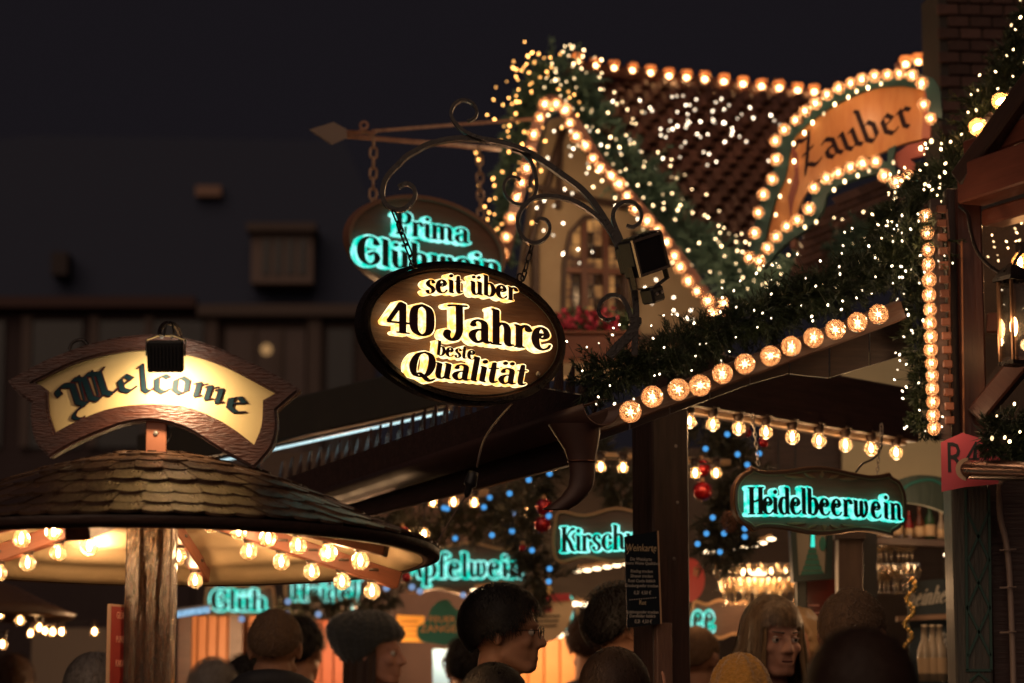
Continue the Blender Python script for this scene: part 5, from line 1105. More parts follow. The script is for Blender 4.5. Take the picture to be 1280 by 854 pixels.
# ---------------------------------------------------------------- gutter, hopper and downpipe in the middle
uO = P(715, 545, 7.7); gu = empty("hopper_gutter", "dark copper gutter with funnel and bent downpipe under the gable board's end", "gutter", uO)
M_dc = mat("dark_copper_sheet", (.075, .032, .024), .5, metal=.2, noise=(5, .3, (.05, .025, .022)))
def half(A, B, r, n=10):
    A, B = A - uO, B - uO; x = (B - A).normalized(); y = Vector((0, 0, 1)).cross(x).normalized(); z = x.cross(y); m = MB(); vs = []
    for p in (A, B):
        for k in range(n + 1):
            a = PI + PI * k / n
            for rr in (r, r * .93): vs.append(p + y * math.cos(a) * rr + z * math.sin(a) * rr)
    fs = []; q = 2 * (n + 1)
    for k in range(n):
        a = 2 * k; fs += [(a, a + 2, q + a + 2, q + a), (a + 1, q + a + 1, q + a + 3, a + 3), (a, a + 1, a + 3, a + 2), (q + a, q + a + 2, q + a + 3, q + a + 1)]
    fs += [(0, q, q + 1, 1), (2 * n, 2 * n + 1, q + 2 * n + 1, q + 2 * n)]
    m.add(vs, fs); return m
GA, GB = P(752, 506, 7.55), P(395, 622, 9.6)
half(GA, GB, .062).ob("trough", M_dc, gu, smooth=True)
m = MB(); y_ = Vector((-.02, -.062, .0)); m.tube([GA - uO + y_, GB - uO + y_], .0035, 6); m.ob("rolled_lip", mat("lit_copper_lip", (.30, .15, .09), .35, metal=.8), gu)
fp_ = Plane(715, 560, 7.6, yaw=10)
pr = [(752, 508), (688, 540), (712, 577), (745, 575)]
m = MB()
def ring_(px, py, rx, Y=7.6, n=14, ry=None): c = P(px, py, Y) - uO; rx *= mpp(Y); ry = (ry or .6); return [c + Vector((rx * math.cos(2 * PI * k / n), rx * ry * math.sin(2 * PI * k / n), 0)) for k in range(n)]
rg = [ring_(718, 531, 33), ring_(722, 545, 28), ring_(726, 562, 21), ring_(727, 577, 16.5), ring_(728, 595, 15.5), ring_(726, 608, 15.5), ring_(717, 621, 16), ring_(706, 630, 17), ring_(695, 637, 17)]
vs = [v for r in rg for v in r]; fs = [(i * 14 + k, i * 14 + (k + 1) % 14, (i + 1) * 14 + (k + 1) % 14, (i + 1) * 14 + k) for i in range(len(rg) - 1) for k in range(14)]
m.add(vs, fs); m.ob("funnel_downpipe", M_dc, gu, smooth=True)
m = MB(); c = P(727, 577, 7.6) - uO; m.tube([c + Vector((.0385 * math.cos(t), .0385 * .62 * math.sin(t), 0)) for t in [2 * PI * k / 18 for k in range(18)]], .0035, 6, closed=True); m.ob("pipe_collar", M_copper, gu)
# roof slope with tiles above this gutter, running away to the left
rO2 = P(600, 560, 8.6); rO2.z = 0
cr_ = empty("middle_roof", "low dark tiled roof slope running away to the left behind the golden oval sign", "roof", rO2)
M_mid = vary(mat("dark_wet_roof_tile", (.10, .05, .038), .18, noise=(14, .3, (.030, .016, .014)), bump=.4, bscale=40), .45)
nc, nt = 3, 26
def mid_pt(c, t):      # c = course from the gutter upwards, t = 0 right end .. 1 left end
    a = P(752, 502, 7.75).lerp(P(372, 626, 9.75), t); return a + Vector((-.055, .10, .024)) * c
up_ = (mid_pt(1, 0) - mid_pt(0, 0)); al_ = (mid_pt(0, 1) - mid_pt(0, 0)); tl_ = al_.length / nt; al_n = al_.normalized(); nn_ = al_n.cross(up_.normalized()).normalized()
if nn_.z < 0: nn_ = -nn_
m = MB(); m.box(-tl_ * .495, tl_ * .495, -.004, .004, -up_.length * .12, up_.length * 1.05, b=.0015); tme = m.me("roof_tile", M_mid)
B_ = Matrix((al_n, -nn_, up_.normalized())).transposed().to_4x4()
for c in range(nc):
    for t in range(nt):
        p = mid_pt(c, (t + .5 + .5 * (c % 2)) / nt) - rO2 + nn_ * (.008 + U(0, .002)); link("roof_tile", tme, cr_, M=Matrix.Translation(p) @ B_ @ Matrix.Rotation(math.radians(-4 + U(-.8, .8)), 4, 'X') @ Matrix.Rotation(U(-.008, .008), 4, 'Y'))
m = MB(); q = [mid_pt(0, -.02) - rO2, mid_pt(0, 1.04) - rO2, mid_pt(nc, 1.04) - rO2, mid_pt(nc, -.02) - rO2]; m.add([tuple(v) for v in q] + [tuple(v - nn_ * .03) for v in q], [(0, 1, 2, 3), (7, 6, 5, 4), (0, 4, 5, 1), (1, 5, 6, 2), (2, 6, 7, 3), (3, 7, 4, 0)]); m.ob("roof_deck", M_dark, cr_)
timber("eave_fascia", "long dark eave board below the hopper gutter falling away to the left", "fascia", P(395, 662, 9.62), P(735, 575, 7.75), .03, .13, M_dark)
timber("awning_beam", "dark wide awning edge above the cold white light tube", "beam", P(170, 590, 11.2), P(560, 505, 9.4), .05, .16, mat("dark_olive_board", (.06, .05, .035), .6, noise=(4, .3, (.04, .035, .03))))
tO = P(235, 583, 11.0); tl = empty("light_tube", "long straight cold white LED tube slanting up to the right behind the banner", "light tube", tO)
m = MB(); m.tube([P(235, 585, 11.0) - tO, P(560, 515, 9.3) - tO], .0048, 8); m.ob("tube", emit("cold_white_tube", (.62, .85, .90), 1.5, var=(160, (.30, .48, .50))), tl)
m = MB(); q_ = Vector((0, .014, .012)); m.tube([P(232, 586, 11.0) - tO + q_, P(563, 514, 9.3) - tO + q_], 1, flat=(.02, .012)); m.ob("holder", M_steel, tl)
t2 = P(215, 767, 12.0); tl2 = empty("light_tube", "short pale blue light tube low behind the rough post", "light tube", t2)
m = MB(); m.tube([P(214, 769, 12.0) - t2, P(262, 762, 12.0) - t2], .014, 8); m.ob("tube", emit("pale_blue_tube", (.35, .6, .85), 1.0, var=(60, (.2, .4, .6))), tl2)
m = MB(); m.tube([P(212, 765, 12.02) - t2, P(264, 758, 12.02) - t2], 1, flat=(.03, .02)); m.ob("holder", M_steel, tl2)
# cable with connector hanging from the oval sign
cO_ = P(590, 600, 7.3); cb = empty("plug_cable", "thin cable with a dark inline connector hanging below the oval sign", "cable", cO_)
m = MB(); m.tube([p - cO_ for p in path3([P(640, 505, 7.5), P(618, 530, 7.4), P(606, 548, 7.35), P(600, 565, 7.3), P(596, 585, 7.3)], 6)], .0035, 6); m.ob("upper_cable", mat("warm_black_cable", (.10, .06, .045), .35), cb, smooth=True)
m = MB(); m.lathe([(0, .035), (.014, .033), (.016, .02), (.018, .0), (.017, -.006), (.010, -.012), (.010, -.03), (.004, -.042), (0, -.042)], 14, Matrix.Rotation(.28, 4, 'Y')); m.ob("connector", M_black, cb, loc=P(588, 604, 7.3) - cO_, smooth=True)
m = MB(); m.tube([p - cO_ for p in path3([P(584, 618, 7.3), P(574, 632, 7.3), P(560, 655, 7.3), P(548, 675, 7.3), P(536, 688, 7.3)], 6)], .0022, 6); m.ob("lower_cable", MATS["warm_black_cable"], cb, smooth=True)
# ---------------------------------------------------------------- far buildings across the square
YF = 42.0
def facade(name, label, x0, x1, ytop, ybot, mt, Y=YF, th=.5, depth=.0):
    a, c = P(x0, ytop, Y), P(x1, ytop, Y); o = empty(name, label, "building", (a.x, Y, 0)); m = MB(); m.box(0, c.x - a.x, 0, th, 0, a.z); m.ob("wall", mt, o); return o, a.x
def fbox(o, name, x0, x1, yt, yb, mt, d0=-.1, d1=0, Y=YF, b=0):
    a, c = P(x0, yt, Y), P(x1, yb, Y); m = MB(); bx = o.location; m.box(a.x - bx[0], c.x - bx[0], d0 - bx[1] + Y, d1 - bx[1] + Y, c.z, a.z, b=b); return m.ob(name, mt, o)
M_f1 = mat("far_reddish_render", (.055, .034, .034), .9, noise=(.6, .4, (.044, .027, .027)))
M_f2 = mat("far_brown_render", (.050, .036, .033), .9, noise=(.6, .4, (.075, .045, .038)))
M_fr = mat("far_roof_slate", (.040, .050, .092), .8); M_ft = mat("far_pale_trim", (.115, .08, .068), .8); M_fg = mat("far_dark_pane", (.012, .010, .012), .3)
fa, _ = facade("far_building", "dim reddish building with dark windows behind the left end of the cream banner", -120, 247, 378, 860, M_f1)
fbox(fa, "cornice", -120, 247, 375, 388, mat("far_red_cornice", (.085, .045, .04), .9), -.35, 0)
for x in (-60, 38, 122, 190):
    w = fbox(fa, "window", x, x + 62, 402, 560, M_fg, -.06, 0)
    a = fbox(fa, "window_frame", x - 8, x - 1, 396, 560, M_ft, -.12, -.001); 
fb_, _ = facade("far_building", "dim brown building with pale framed bays, behind the right end of the cream banner", 249, 470, 385, 860, M_f2)
fbox(fb_, "cornice", 249, 470, 384, 398, M_ft, -.3, 0)
for x0, x1 in ((258, 270), (386, 400)): fbox(fb_, "pilaster", x0, x1, 400, 600, M_ft, -.15, 0)
w = fbox(fb_, "window", 284, 380, 412, 600, mat("far_warm_pane", (.10, .06, .05), .5), -.07, 0)
for x in (314, 348): fbox(fb_, "mullion", x, x + 4, 412, 600, M_ft, -.14, -.071)
for x0, x1 in ((410, 440),): fbox(fb_, "window", x0, x1, 412, 600, M_fg, -.07, 0)
lo_ = P(333, 437, YF - .6); m = MB(); m.ball((0, 0, 0), .09, 12, 8); o = m.ob("wall_lamp", emit("far_lamp_glow", (1, .55, .22), .38, nee=False), None, loc=lo_); tag(o, "single dim amber lamp glowing on the brown building", "lamp")
def roofmass(label, pts, Y):
    pl_ = Plane(250, 300, Y); m = MB(); m.prism(pl_.poly(pts), 0, 4); o = m.ob("far_roof", M_fr, None, M=pl_.M); tag(o, label, "roof"); return o
fr = empty("far_roof", "very dark steep roof with a pale three-pane dormer over the brown building", "roof", P(300, 380, YF + .6))
fo = fr.location.copy(); ppl = Plane(300, 380, YF + .6)
m = MB(); m.prism(ppl.poly([(-120, 384), (-120, 185), (40, 170), (430, 176), (520, 384)]), 0, 4); m.ob("slope", M_fr, fr)
def rb2(name, x0, x1, yt, yb, mt, d0, d1):
    m = MB(); a = ppl.px(x0, yb); c = ppl.px(x1, yt); m.box(a[0], c[0], d0, d1, a[1], c[1]); return m.ob(name, mt, fr)
rb2("dormer", 318, 395, 296, 362, mat("far_dormer_paint", (.20, .14, .12), .8), -.6, 0); 
for i in range(4): rb2("dormer_pane", 332 + i * 15, 342 + i * 15, 308, 352, M_fg, -.63, -.6)
rb2("dormer_cornice", 314, 399, 290, 300, M_ft, -.8, 0); rb2("skylight", 246, 278, 235, 248, mat("far_skylight", (.30, .17, .12), .7), -.2, 0)
rb2("roof_vent", 70, 91, 322, 350, M_fr if 0 else mat("far_vent", (.05, .035, .035), .8), -.5, 0)
m = MB(); m.ball((0, 0, 0), .075, 12, 8); o = m.ob("street_light", emit("far_blue_lamp", (.30, .45, .72), .8, nee=False), None, loc=P(37, 260, 44)); tag(o, "lone pale blue lamp in the dark at the far left", "lamp")
# ---------------------------------------------------------------- back stalls
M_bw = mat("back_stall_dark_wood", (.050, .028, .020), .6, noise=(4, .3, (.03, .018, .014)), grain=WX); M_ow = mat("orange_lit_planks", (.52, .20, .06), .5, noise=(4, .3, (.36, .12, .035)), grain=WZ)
def lamp(loc, e, col=(1, .58, .28), r=.05, parent=None):
    d = bpy.data.lights.new("stall_lamp", 'POINT'); d.energy = e; d.color = col; d.shadow_soft_size = r; o = bpy.data.objects.new("stall_lamp", d); COL.objects.link(o); o.location = loc; return o
def stall(label, x0, x1, ytop, Y, wall, planks=0, name="market_stall", canopy=None):
    a, c = P(x0, ytop, Y), P(x1, ytop, Y); o = empty(name, label, "stall", ((a.x + c.x) / 2, Y, 0)); hw_ = (c.x - a.x) / 2
    if planks:
        n = planks; w_ = 2 * hw_ / n; m = MB(); m.box(-w_ / 2 + .003, w_ / 2 - .003, 0, .02, 0, a.z, b=.003); me = m.me("plank", wall)
        for k in range(n): link("plank", me, o, M=Matrix.Translation((-hw_ + w_ * (k + .5), U(-.004, .004), 0)))
    else:
        m = MB(); m.box(-hw_, hw_, 0, .05, 0, a.z); m.ob("back_wall", wall, o)
    if canopy: m = MB(); m.box(-hw_ - .1, hw_ + .1, -canopy, .05, a.z, a.z + .05); m.ob("roof_slab", M_bw, o)
    return o
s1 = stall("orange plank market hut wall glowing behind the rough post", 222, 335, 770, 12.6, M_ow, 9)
s2 = stall("reddish hut wall between the hooded man and the girl in the knitted hat", 372, 462, 775, 12.9, mat("red_orange_board", (.50, .14, .055), .5, noise=(3, .4, (.34, .09, .04))), 6)
s3 = stall("dark hut wall behind the girl in the knitted hat", 455, 600, 590, 13.6, mat("mauve_brown_board", (.10, .05, .04), .6, noise=(3, .4, (.07, .035, .03))), 0)
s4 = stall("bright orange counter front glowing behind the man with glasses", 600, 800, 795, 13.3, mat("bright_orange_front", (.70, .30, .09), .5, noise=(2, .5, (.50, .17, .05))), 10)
s5 = stall("long dark bar wall behind the blond woman", 780, 1090, 560, 12.4, M_bw, 0)
s6 = stall("dark back wall of the middle stalls under the hanging fir branches", 330, 800, 565, 14.2, M_bw, 0)
s7 = stall("dim cream hut wall low on the far left", 40, 135, 785, 15.5, mat("dim_cream_board", (.16, .12, .09), .7), 0)
lamp(P(270, 800, 12.0), 20); lamp(P(420, 800, 12.3), 16, (1, .5, .25)); lamp(P(700, 785, 12.7), 26, (1, .6, .26)); lamp(P(940, 720, 11.7), 7); lamp(P(1105, 735, 8.9), 2.6); lamp(P(738, 752, 8.7), 1.6); lamp(P(560, 800, 12.8), 9); lamp(P(100, 800, 14.8), 1.5)
for x, w_ in ((232, 5), (296, 6), (330, 4)):
    m = MB(); a = P(x, 770, 12.5); m.box(-.03, .03, -.03, .03, 0, a.z); tag(m.ob("hut_post", M_dark, None, loc=(a.x, 12.5, 0)), "slim dark hut post number %s against the orange planks" % {232: "leftmost", 296: "middle", 330: "rightmost"}[x].replace("number ", ""), "post")
# canopy of the middle
timber("canopy_beam", "thin pale beam carrying six clear bulbs above the teal apple wine sign", "beam", P(440, 617, 10.7), P(612, 620, 10.9), .05, .03, mat("pale_lit_beam", (.34, .22, .12), .5))
timber("canopy_beam", "thin pale beam carrying five clear bulbs behind the bent copper downpipe", "beam", P(620, 570, 9.9), P(792, 574, 10.0), .05, .025, MATS["pale_lit_beam"])
timber("canopy_beam", "short pale beam with two bulbs just right of the corner post", "beam", P(858, 579, 9.9), P(915, 582, 10.0), .05, .025, MATS["pale_lit_beam"])
BU = bulb_meshes(.0215, .0085, fil=emit("lamp_filament_mid", (1, .66, .34), 120))
def bstring(label, pts, Y):
    o0 = P(pts[0][0], pts[0][1] - 12, Y); g = empty("bulb_string", label, "string lights", o0)
    m = MB(); m.tube([P(a, b - 12, Y) - o0 for a, b in pts] if len(pts) > 1 else [Vector((0, 0, 0)), Vector((.01, 0, 0))], .004, 5); m.ob("wire", M_black, g)
    for a, b in pts: p = P(a, b, Y) - o0; put_bulb(g, p + Vector((0, 0, .022)), BU)
bstring("row of six clear bulbs on the thin beam above the teal apple wine sign", [(461, 627), (488, 625), (515, 627), (541, 628), (567, 628), (593, 629)], 10.55)
bstring("five clear bulbs glowing on both sides of the bent copper downpipe", [(634, 581), (663, 580), (692, 582), (751, 584), (779, 585)], 9.75)
bstring("two clear bulbs just right of the corner post", [(869, 592), (895, 592)], 9.75)
bstring("three small bulbs below the long row of six", [(486, 666), (512, 670), (531, 671)], 11.2)
bstring("single bulb hanging below a dark cable above the apple wine sign", [(531, 620), (530, 668)], 11.0)
bstring("blurred bulb pair left of the two red baubles near the downpipe", [(657, 634), (660, 642)], 10.8)
# fir branches with blue lights and baubles
E_blue = emit("blue_led_ball", (.08, .36, .80), 1.0, nee=False); E_blue2 = emit("pale_blue_led_ball", (.28, .42, .70), .7, nee=False)
M_red_b = mat("red_glass_bauble", (.42, .012, .015), .08, metal=.6, coat=.5); M_twig = mat("fir_branch_needles", (.075, .070, .040), .55, noise=(6, .3, (.035, .035, .022)))
def swag(label, line, Y, rad, n): return garland(label, [P(a, b, Y) for a, b in line], [rad, rad], n, .07, M_twig, .0026, name="fir_branch")
swag("wide fir branch with blue lights over the apple wine sign", [(430, 640), (500, 650), (560, 655), (620, 640), (670, 610)], 11.2, .12, 5000)
swag("fir branch drooping behind the bent copper downpipe", [(690, 560), (670, 600), (650, 650), (660, 700), (690, 730)], 10.6, .14, 6000)
swag("fir branch mass on the right of the corner post", [(870, 520), (900, 545), (925, 580), (915, 630), (895, 680), (930, 690)], 10.3, .13, 7000)
swag("low fir branch with blue lights behind the hooded man", [(360, 762), (400, 757), (450, 757), (500, 745)], 12.1, .05, 3500)
swag("fir branch between the Kirsch sign and the corner post", [(740, 560), (770, 600), (780, 640)], 10.6, .11, 5000)
def balls(label, pts, Y, r, mt, nm, cat, grp=None):
    o0 = P(*pts[0], Y); g = empty("blue_light_string", label, cat, o0); me = MB(); me.ball((0, 0, 0), r, 10, 8); me = me.me(nm, mt, True)
    cap = MB(); cap.lathe([(.0035, 0), (.0045, .012), (0, .014)], 6); cap = cap.me("ball_cap", M_black, True)
    for a, b in pts: o = link(nm, me, g, loc=P(a, b, Y + U(-.15, .15)) - o0); link("ball_cap", cap, o, loc=(0, 0, r * .9))
balls("blue light balls strung through the fir branches left of the downpipe", [(455, 643), (481, 637), (501, 626), (559, 636), (555, 635), (605, 634), (569, 673), (612, 622), (478, 663)], 11.0, .0115, E_blue, "blue_ball", "string lights")
balls("bright blue light balls around the two red baubles near the downpipe", [(637, 617), (661, 600), (687, 592), (615, 669), (665, 688), (687, 711), (686, 727), (686, 645), (640, 664)], 10.4, .0115, E_blue, "blue_ball", "string lights")
balls("blue light balls in the fir branches right of the corner post", [(909, 543), (882, 561), (922, 568), (934, 581), (949, 567), (891, 647), (883, 667), (905, 667), (931, 661), (931, 671), (872, 680), (900, 690)], 10.0, .011, E_blue, "blue_ball", "string lights")
balls("pale blue balls low behind the hooded man", [(360, 752), (302, 774), (358, 768), (398, 768), (480, 720), (483, 735), (515, 734), (525, 739)], 11.4, .0145, E_blue2, "blue_ball", "string lights")
balls("dim white blue balls left of the Kirsch sign", [(642, 665), (655, 700), (579, 744), (641, 641)], 10.9, .013, E_blue2, "blue_ball", "string lights")
def bauble(label, x, y, Y, r, mt=None):
    m = MB(); m.ball((0, 0, 0), r, 20, 14); o = m.ob("bauble", mt or M_red_b, None, loc=P(x, y, Y), smooth=True); tag(o, label, "bauble", "red glass baubles in the fir branches"); 
    m = MB(); m.lathe([(.008, r * .96), (.008, r + .012), (0, r + .013)], 8); m.ob("bauble_cap", M_trim, o)
for l, x, y, Y, r in (("upper dark red bauble beside the corner post", 877, 585, 9.9, .034), ("lower and larger dark red bauble beside the corner post", 878, 614, 9.9, .037), ("upper red bauble left of the Kirsch sign", 680, 634, 10.3, .034), ("lower red bauble left of the Kirsch sign", 678, 656, 10.3, .033), ("red bauble under the row of six bulbs", 503, 667, 10.9, .028),
                      ("small red bauble over the left end of the shaped teal sign", 954, 553, 9.9, .02), ("small red bauble high in the branches right of the post", 934, 541, 10.2, .018), ("tiny red bauble left of the apple wine sign end", 653, 685, 10.4, .014), ("small red bauble low beside the hidden lining of the shelter", 508, 722, 11, .022)): bauble(l, x, y, Y, r)
def cone(label, x, y, Y):
    o = P(x, y, Y); g = empty("pine_cone", label, "pine cone", o); me = MB(); me.add([(-.006, 0, 0), (.006, 0, 0), (.008, -.010, -.006), (0, -.015, -.008), (-.008, -.010, -.006), (0, -.004, .005)], [(0, 1, 2, 3, 4), (0, 5, 1), (5, 0, 4), (5, 4, 3), (5, 3, 2), (5, 2, 1)]); me = me.me("cone_scale", mat("cone_brown", (.14, .06, .035), .5))
    for k in range(60):
        t = k / 60; a = k * 2.4; r = .020 * math.sin(PI * (.12 + .82 * t)); link("cone_scale", me, g, M=Matrix.Translation((r * math.cos(a), r * math.sin(a), .04 - .08 * t)) @ Matrix.Rotation(a + PI / 2, 4, 'Z') @ Matrix.Rotation(-.4, 4, 'X'))
cone("brown pine cone below the left end of the shaped teal sign", 912, 653, 9.9); cone("pine cone high in the branches above the shaped teal sign", 926, 535, 10.0)
# teal signs
def tsign(label, pl_, pts, text, p0, p1, xh, grow=.5, gm=None):
    g = empty("lit_drink_sign", label, "sign", pl_.M); q = pl_.poly(pts); m = MB(); m.prism(q, 0, .025); m.ob("board", M_signwood, g)
    m = MB(); m.prism(offset_loop(q, .006), -.008, .03, [offset_loop(q, -.006)]); m.ob("frame", M_trim if gm is None else M_dark, g)
    letters(g, pl_, 'J', text, p0, p1, xh, M_greenface, face=(-.032, -.035), body=(-.006, -.0315), grow=grow, gmat=gm or E_teal2); return g
def shaped(cx, cy, hw_, hh_, sl=0): return [(cx + hw_ * x, cy + hh_ * y + sl * x * hw_) for x, y in catmull([(-.92, -1), (-.5, -.82), (0, -1.08), (.5, -.82), (.92, -1), (1, -.4), (1.02, .4), (.92, 1), (.5, .82), (0, 1.08), (-.5, .82), (-.92, 1), (-1.02, .4), (-1, -.4)], 4, True)]
tsign("teal lit cherry wine sign partly hidden by the corner post", Plane(765, 670, 9.6, yaw=-12), shaped(770, 669, 76, 31, -.03), "Kirschwein", (701, 690), (842, 684), 19)
tsign("blurred teal lit apple wine sign behind the tip of the shingle shelter", Plane(580, 712, 12.2, yaw=-3), shaped(588, 711, 82, 30, .02), "Apfelwein", (508, 722), (655, 722), 19)
tsign("blurred teal sign low between the rough post and the hooded man", Plane(298, 748, 13.9), shaped(300, 751, 42, 18), "Glüh", (263, 763), (334, 763), 16)
tsign("long blurred teal sign cut off by the shelter rim", Plane(435, 738, 13.9), shaped(436, 735, 78, 19, .03), "Heidelbeer", (364, 750), (508, 754), 16)
tsign("small teal sign fragment in front of the red shield", Plane(712, 768, 12.6), shaped(712, 768, 10, 20), "l", (706, 786), (716, 786), 24)
tsign("blurred teal sign just right of the corner post", Plane(886, 772, 12.0), shaped(900, 774, 34, 22), "ee", (866, 790), (894, 790), 24)
tsign("small blurred teal sign above the knitted hat", Plane(430, 768, 12.4), shaped(432, 768, 12, 18), "L".lower(), (424, 782), (442, 782), 16)
# flat lamp rows under the canopies
def discs(label, pts, Y, rx, s=5, col=(1, .72, .42)):
    o0 = P(*pts[0], Y); g = empty("lamp_row", label, "lamps", o0); me = MB(); me.ball((0, 0, 0), (rx, rx * .8, rx * .38), 12, 6); me = me.me("disc_lamp", emit("disc_lamp_%g" % s, col, s), True)
    for a, b in pts: link("disc_lamp", me, g, loc=P(a, b, Y) - o0)
    m = MB(); m.tube([P(a, b - 5, Y + .03) - o0 for a, b in pts], 1, flat=(.05, .012)); m.ob("rail", M_trim, g)
discs("curved row of white lamps right of the corner post under the fir branches", [(882, 690), (894, 690), (906, 689), (918, 687), (930, 685), (942, 682), (953, 679), (964, 674)], 11.0, .020, 5)
discs("row of white lamps beneath the Kirsch sign", [(722, 714), (734, 713), (746, 711), (759, 709), (771, 707), (784, 705)], 11.6, .020, 5)
discs("four soft white lamps beneath the apple wine sign", [(593, 738), (605, 737), (618, 736), (630, 734)], 12.0, .019, 3)
discs("bright cluster of round lamps beside the red shield sign", [(706, 756), (718, 755), (731, 756), (744, 757), (756, 755)], 12.6, .026, 6, (1, .78, .5))
for l, x, y, Y, r in (("large bright lamp above the orange counter", 713, 793, 12.4, .022), ("lamp left of the large one above the orange counter", 700, 793, 12.4, .018), ("bright lamp left of the man with glasses", 587, 792, 12.4, .024), ("bright round lamp between post and blond woman", 867, 795, 12.0, .028), ("second bright lamp between post and blond woman", 882, 800, 12.1, .022), ("small amber lamp above the beanie", 437, 790, 12.6, .02), ("faint lamp over the short-haired man", 738, 766, 12.7, .02)):
    m = MB(); m.ball((0, 0, 0), r, 12, 8); o = m.ob("round_lamp", emit("round_lamp_glow", (1, .74, .45), 4), None, loc=P(x, y, Y)); tag(o, l, "lamp", "round lamps over the counters")
# signs of the middle stalls
pl_ = Plane(683, 768, 12.0); sh = empty("shield_sign", "cream shield sign with red band and small yellow crest above the orange counter", "sign", pl_.M)
m = MB(); m.prism(pl_.poly(catmull([(657, 748), (683, 743), (714, 748), (713, 775), (700, 795), (683, 802), (668, 795), (656, 776)], 4, True)), 0, .02); m.ob("shield", mat("cream_shield", (.70, .52, .30), .6), sh)
m = MB(); m.prism(pl_.poly([(654, 744), (712, 742), (714, 751), (656, 754)]), -.012, -.001); m.ob("red_band", mat("red_band", (.48, .04, .05), .5), sh)
m = MB(); m.prism(pl_.poly([(665, 758), (690, 757), (690, 765), (665, 766)]), -.006, -.001); m.ob("red_word_bar", MATS["red_band"], sh)
m = MB(); m.prism(pl_.poly(catmull([(664, 743), (665, 733), (670, 729), (677, 727), (684, 729), (689, 734), (690, 743)], 3)), -.01, .01); m.ob("crest", mat("yellow_crest", (.75, .50, .18), .5), sh)
for i in range(3): m = MB(); m.prism(pl_.poly([(668 + i, 770 + i * 6), (700 - i * 2, 769 + i * 6), (700 - i * 2, 771 + i * 6), (668 + i, 772 + i * 6)]), -.004, -.001); m.ob("print_line", M_ink, sh)
pl_ = Plane(553, 780, 12.3); gs = empty("green_sign", "green cut-out sign with orange capitals behind the girl in the knitted hat", "sign", pl_.M)
m = MB(); m.prism(pl_.poly(catmull([(524, 800), (522, 784), (534, 776), (538, 762), (548, 752), (560, 750), (568, 760), (582, 768), (588, 782), (582, 798), (560, 806), (540, 804)], 4, True)), 0, .02); m.ob("board", mat("green_sign_board", (.02, .16, .12), .5), gs)
M_og = mat("orange_capitals", (.85, .42, .16), .5)
plain_text(gs, pl_, "FEUER", 553, 778, 8, M_og, -.003, 'CENTER', sx=1.1); plain_text(gs, pl_, "ZANGEN", 553, 790, 9, M_og, -.003, 'CENTER', sx=1.1)
pl_ = Plane(510, 785, 12.6); ys = empty("yellow_notice", "yellow notice board next to the green cut-out sign", "sign", pl_.M)
m = MB(); m.prism(pl_.poly([(496, 769), (530, 770), (530, 803), (496, 802)]), 0, .02); m.ob("board", mat("yellow_notice_board", (.78, .42, .07), .5), ys)
for i in range(4): m = MB(); m.prism(pl_.poly([(500, 776 + i * 6), (522, 776 + i * 6), (522, 778 + i * 6), (500, 778 + i * 6)]), -.003, -.001); m.ob("print_line", mat("brown_print", (.35, .16, .03), .5), ys)
pl_ = Plane(552, 832, 12.9); m = MB(); m.prism(pl_.poly([(541, 812), (561, 812), (561, 880), (541, 880)]), 0, .02); o = m.ob("banner_stand", mat("pale_blue_panel", (.18, .36, .60), .4, em=(.2, .45, .8), es=.12), None, M=pl_.M); tag(o, "upright pale blue banner stand between two heads low in the middle", "banner")  # faint emission put into the panel, which is no lamp
pl_ = Plane(872, 725, 11.0); rsn = empty("red_round_sign", "round red sign peeking out right of the corner post", "sign", pl_.M); m = MB(); m.prism(pl_.poly([(860 + 21 * math.cos(t), 725 + 28 * math.sin(t)) for t in [2 * PI * k / 28 for k in range(28)]]), 0, .02); m.ob("disc", mat("red_sign_face", (.62, .06, .05), .45), rsn)
plain_text(rsn, pl_, "8", 866, 720, 12, M_trim, -.003); lamp(P(868, 735, 10.6), 1.2)
# ---------------------------------------------------------------- second shelter far left
sO = P(-25, 760, 11.3); k2 = empty("round_shelter", "second blurred round shelter with bulbs, low at the left edge", "shelter", (sO.x, sO.y, 0))
r_ = .41; z_e = P(40, 768, 11.3).z
m = MB(); m.lathe([(0, z_e + .16), (.15, z_e + .12), (.3, z_e + .045), (r_, z_e), (r_ - .02, z_e - .02), (r_ - .04, z_e - .015), (.04, z_e + .08)], 40); m.ob("roof", M_shingle, k2, smooth=True)
m = MB(); m.box(-.06, .06, -.06, .06, 0, z_e + .05, b=.01); m.ob("post", M_darkz, k2)
for x, y, Y in ((0, 768, 11.1), (25, 776, 11.1), (49, 785, 11.1), (3, 806, 10.9), (-20, 775, 11.1)): p = P(x, y, Y); put_bulb(k2, Vector((p.x - sO.x, p.y - sO.y, p.z + .022)), BU)
bstring("faint small bulbs further right of the second shelter", [(38, 792), (56, 789), (66, 790), (77, 790), (118, 790)], 14.0)
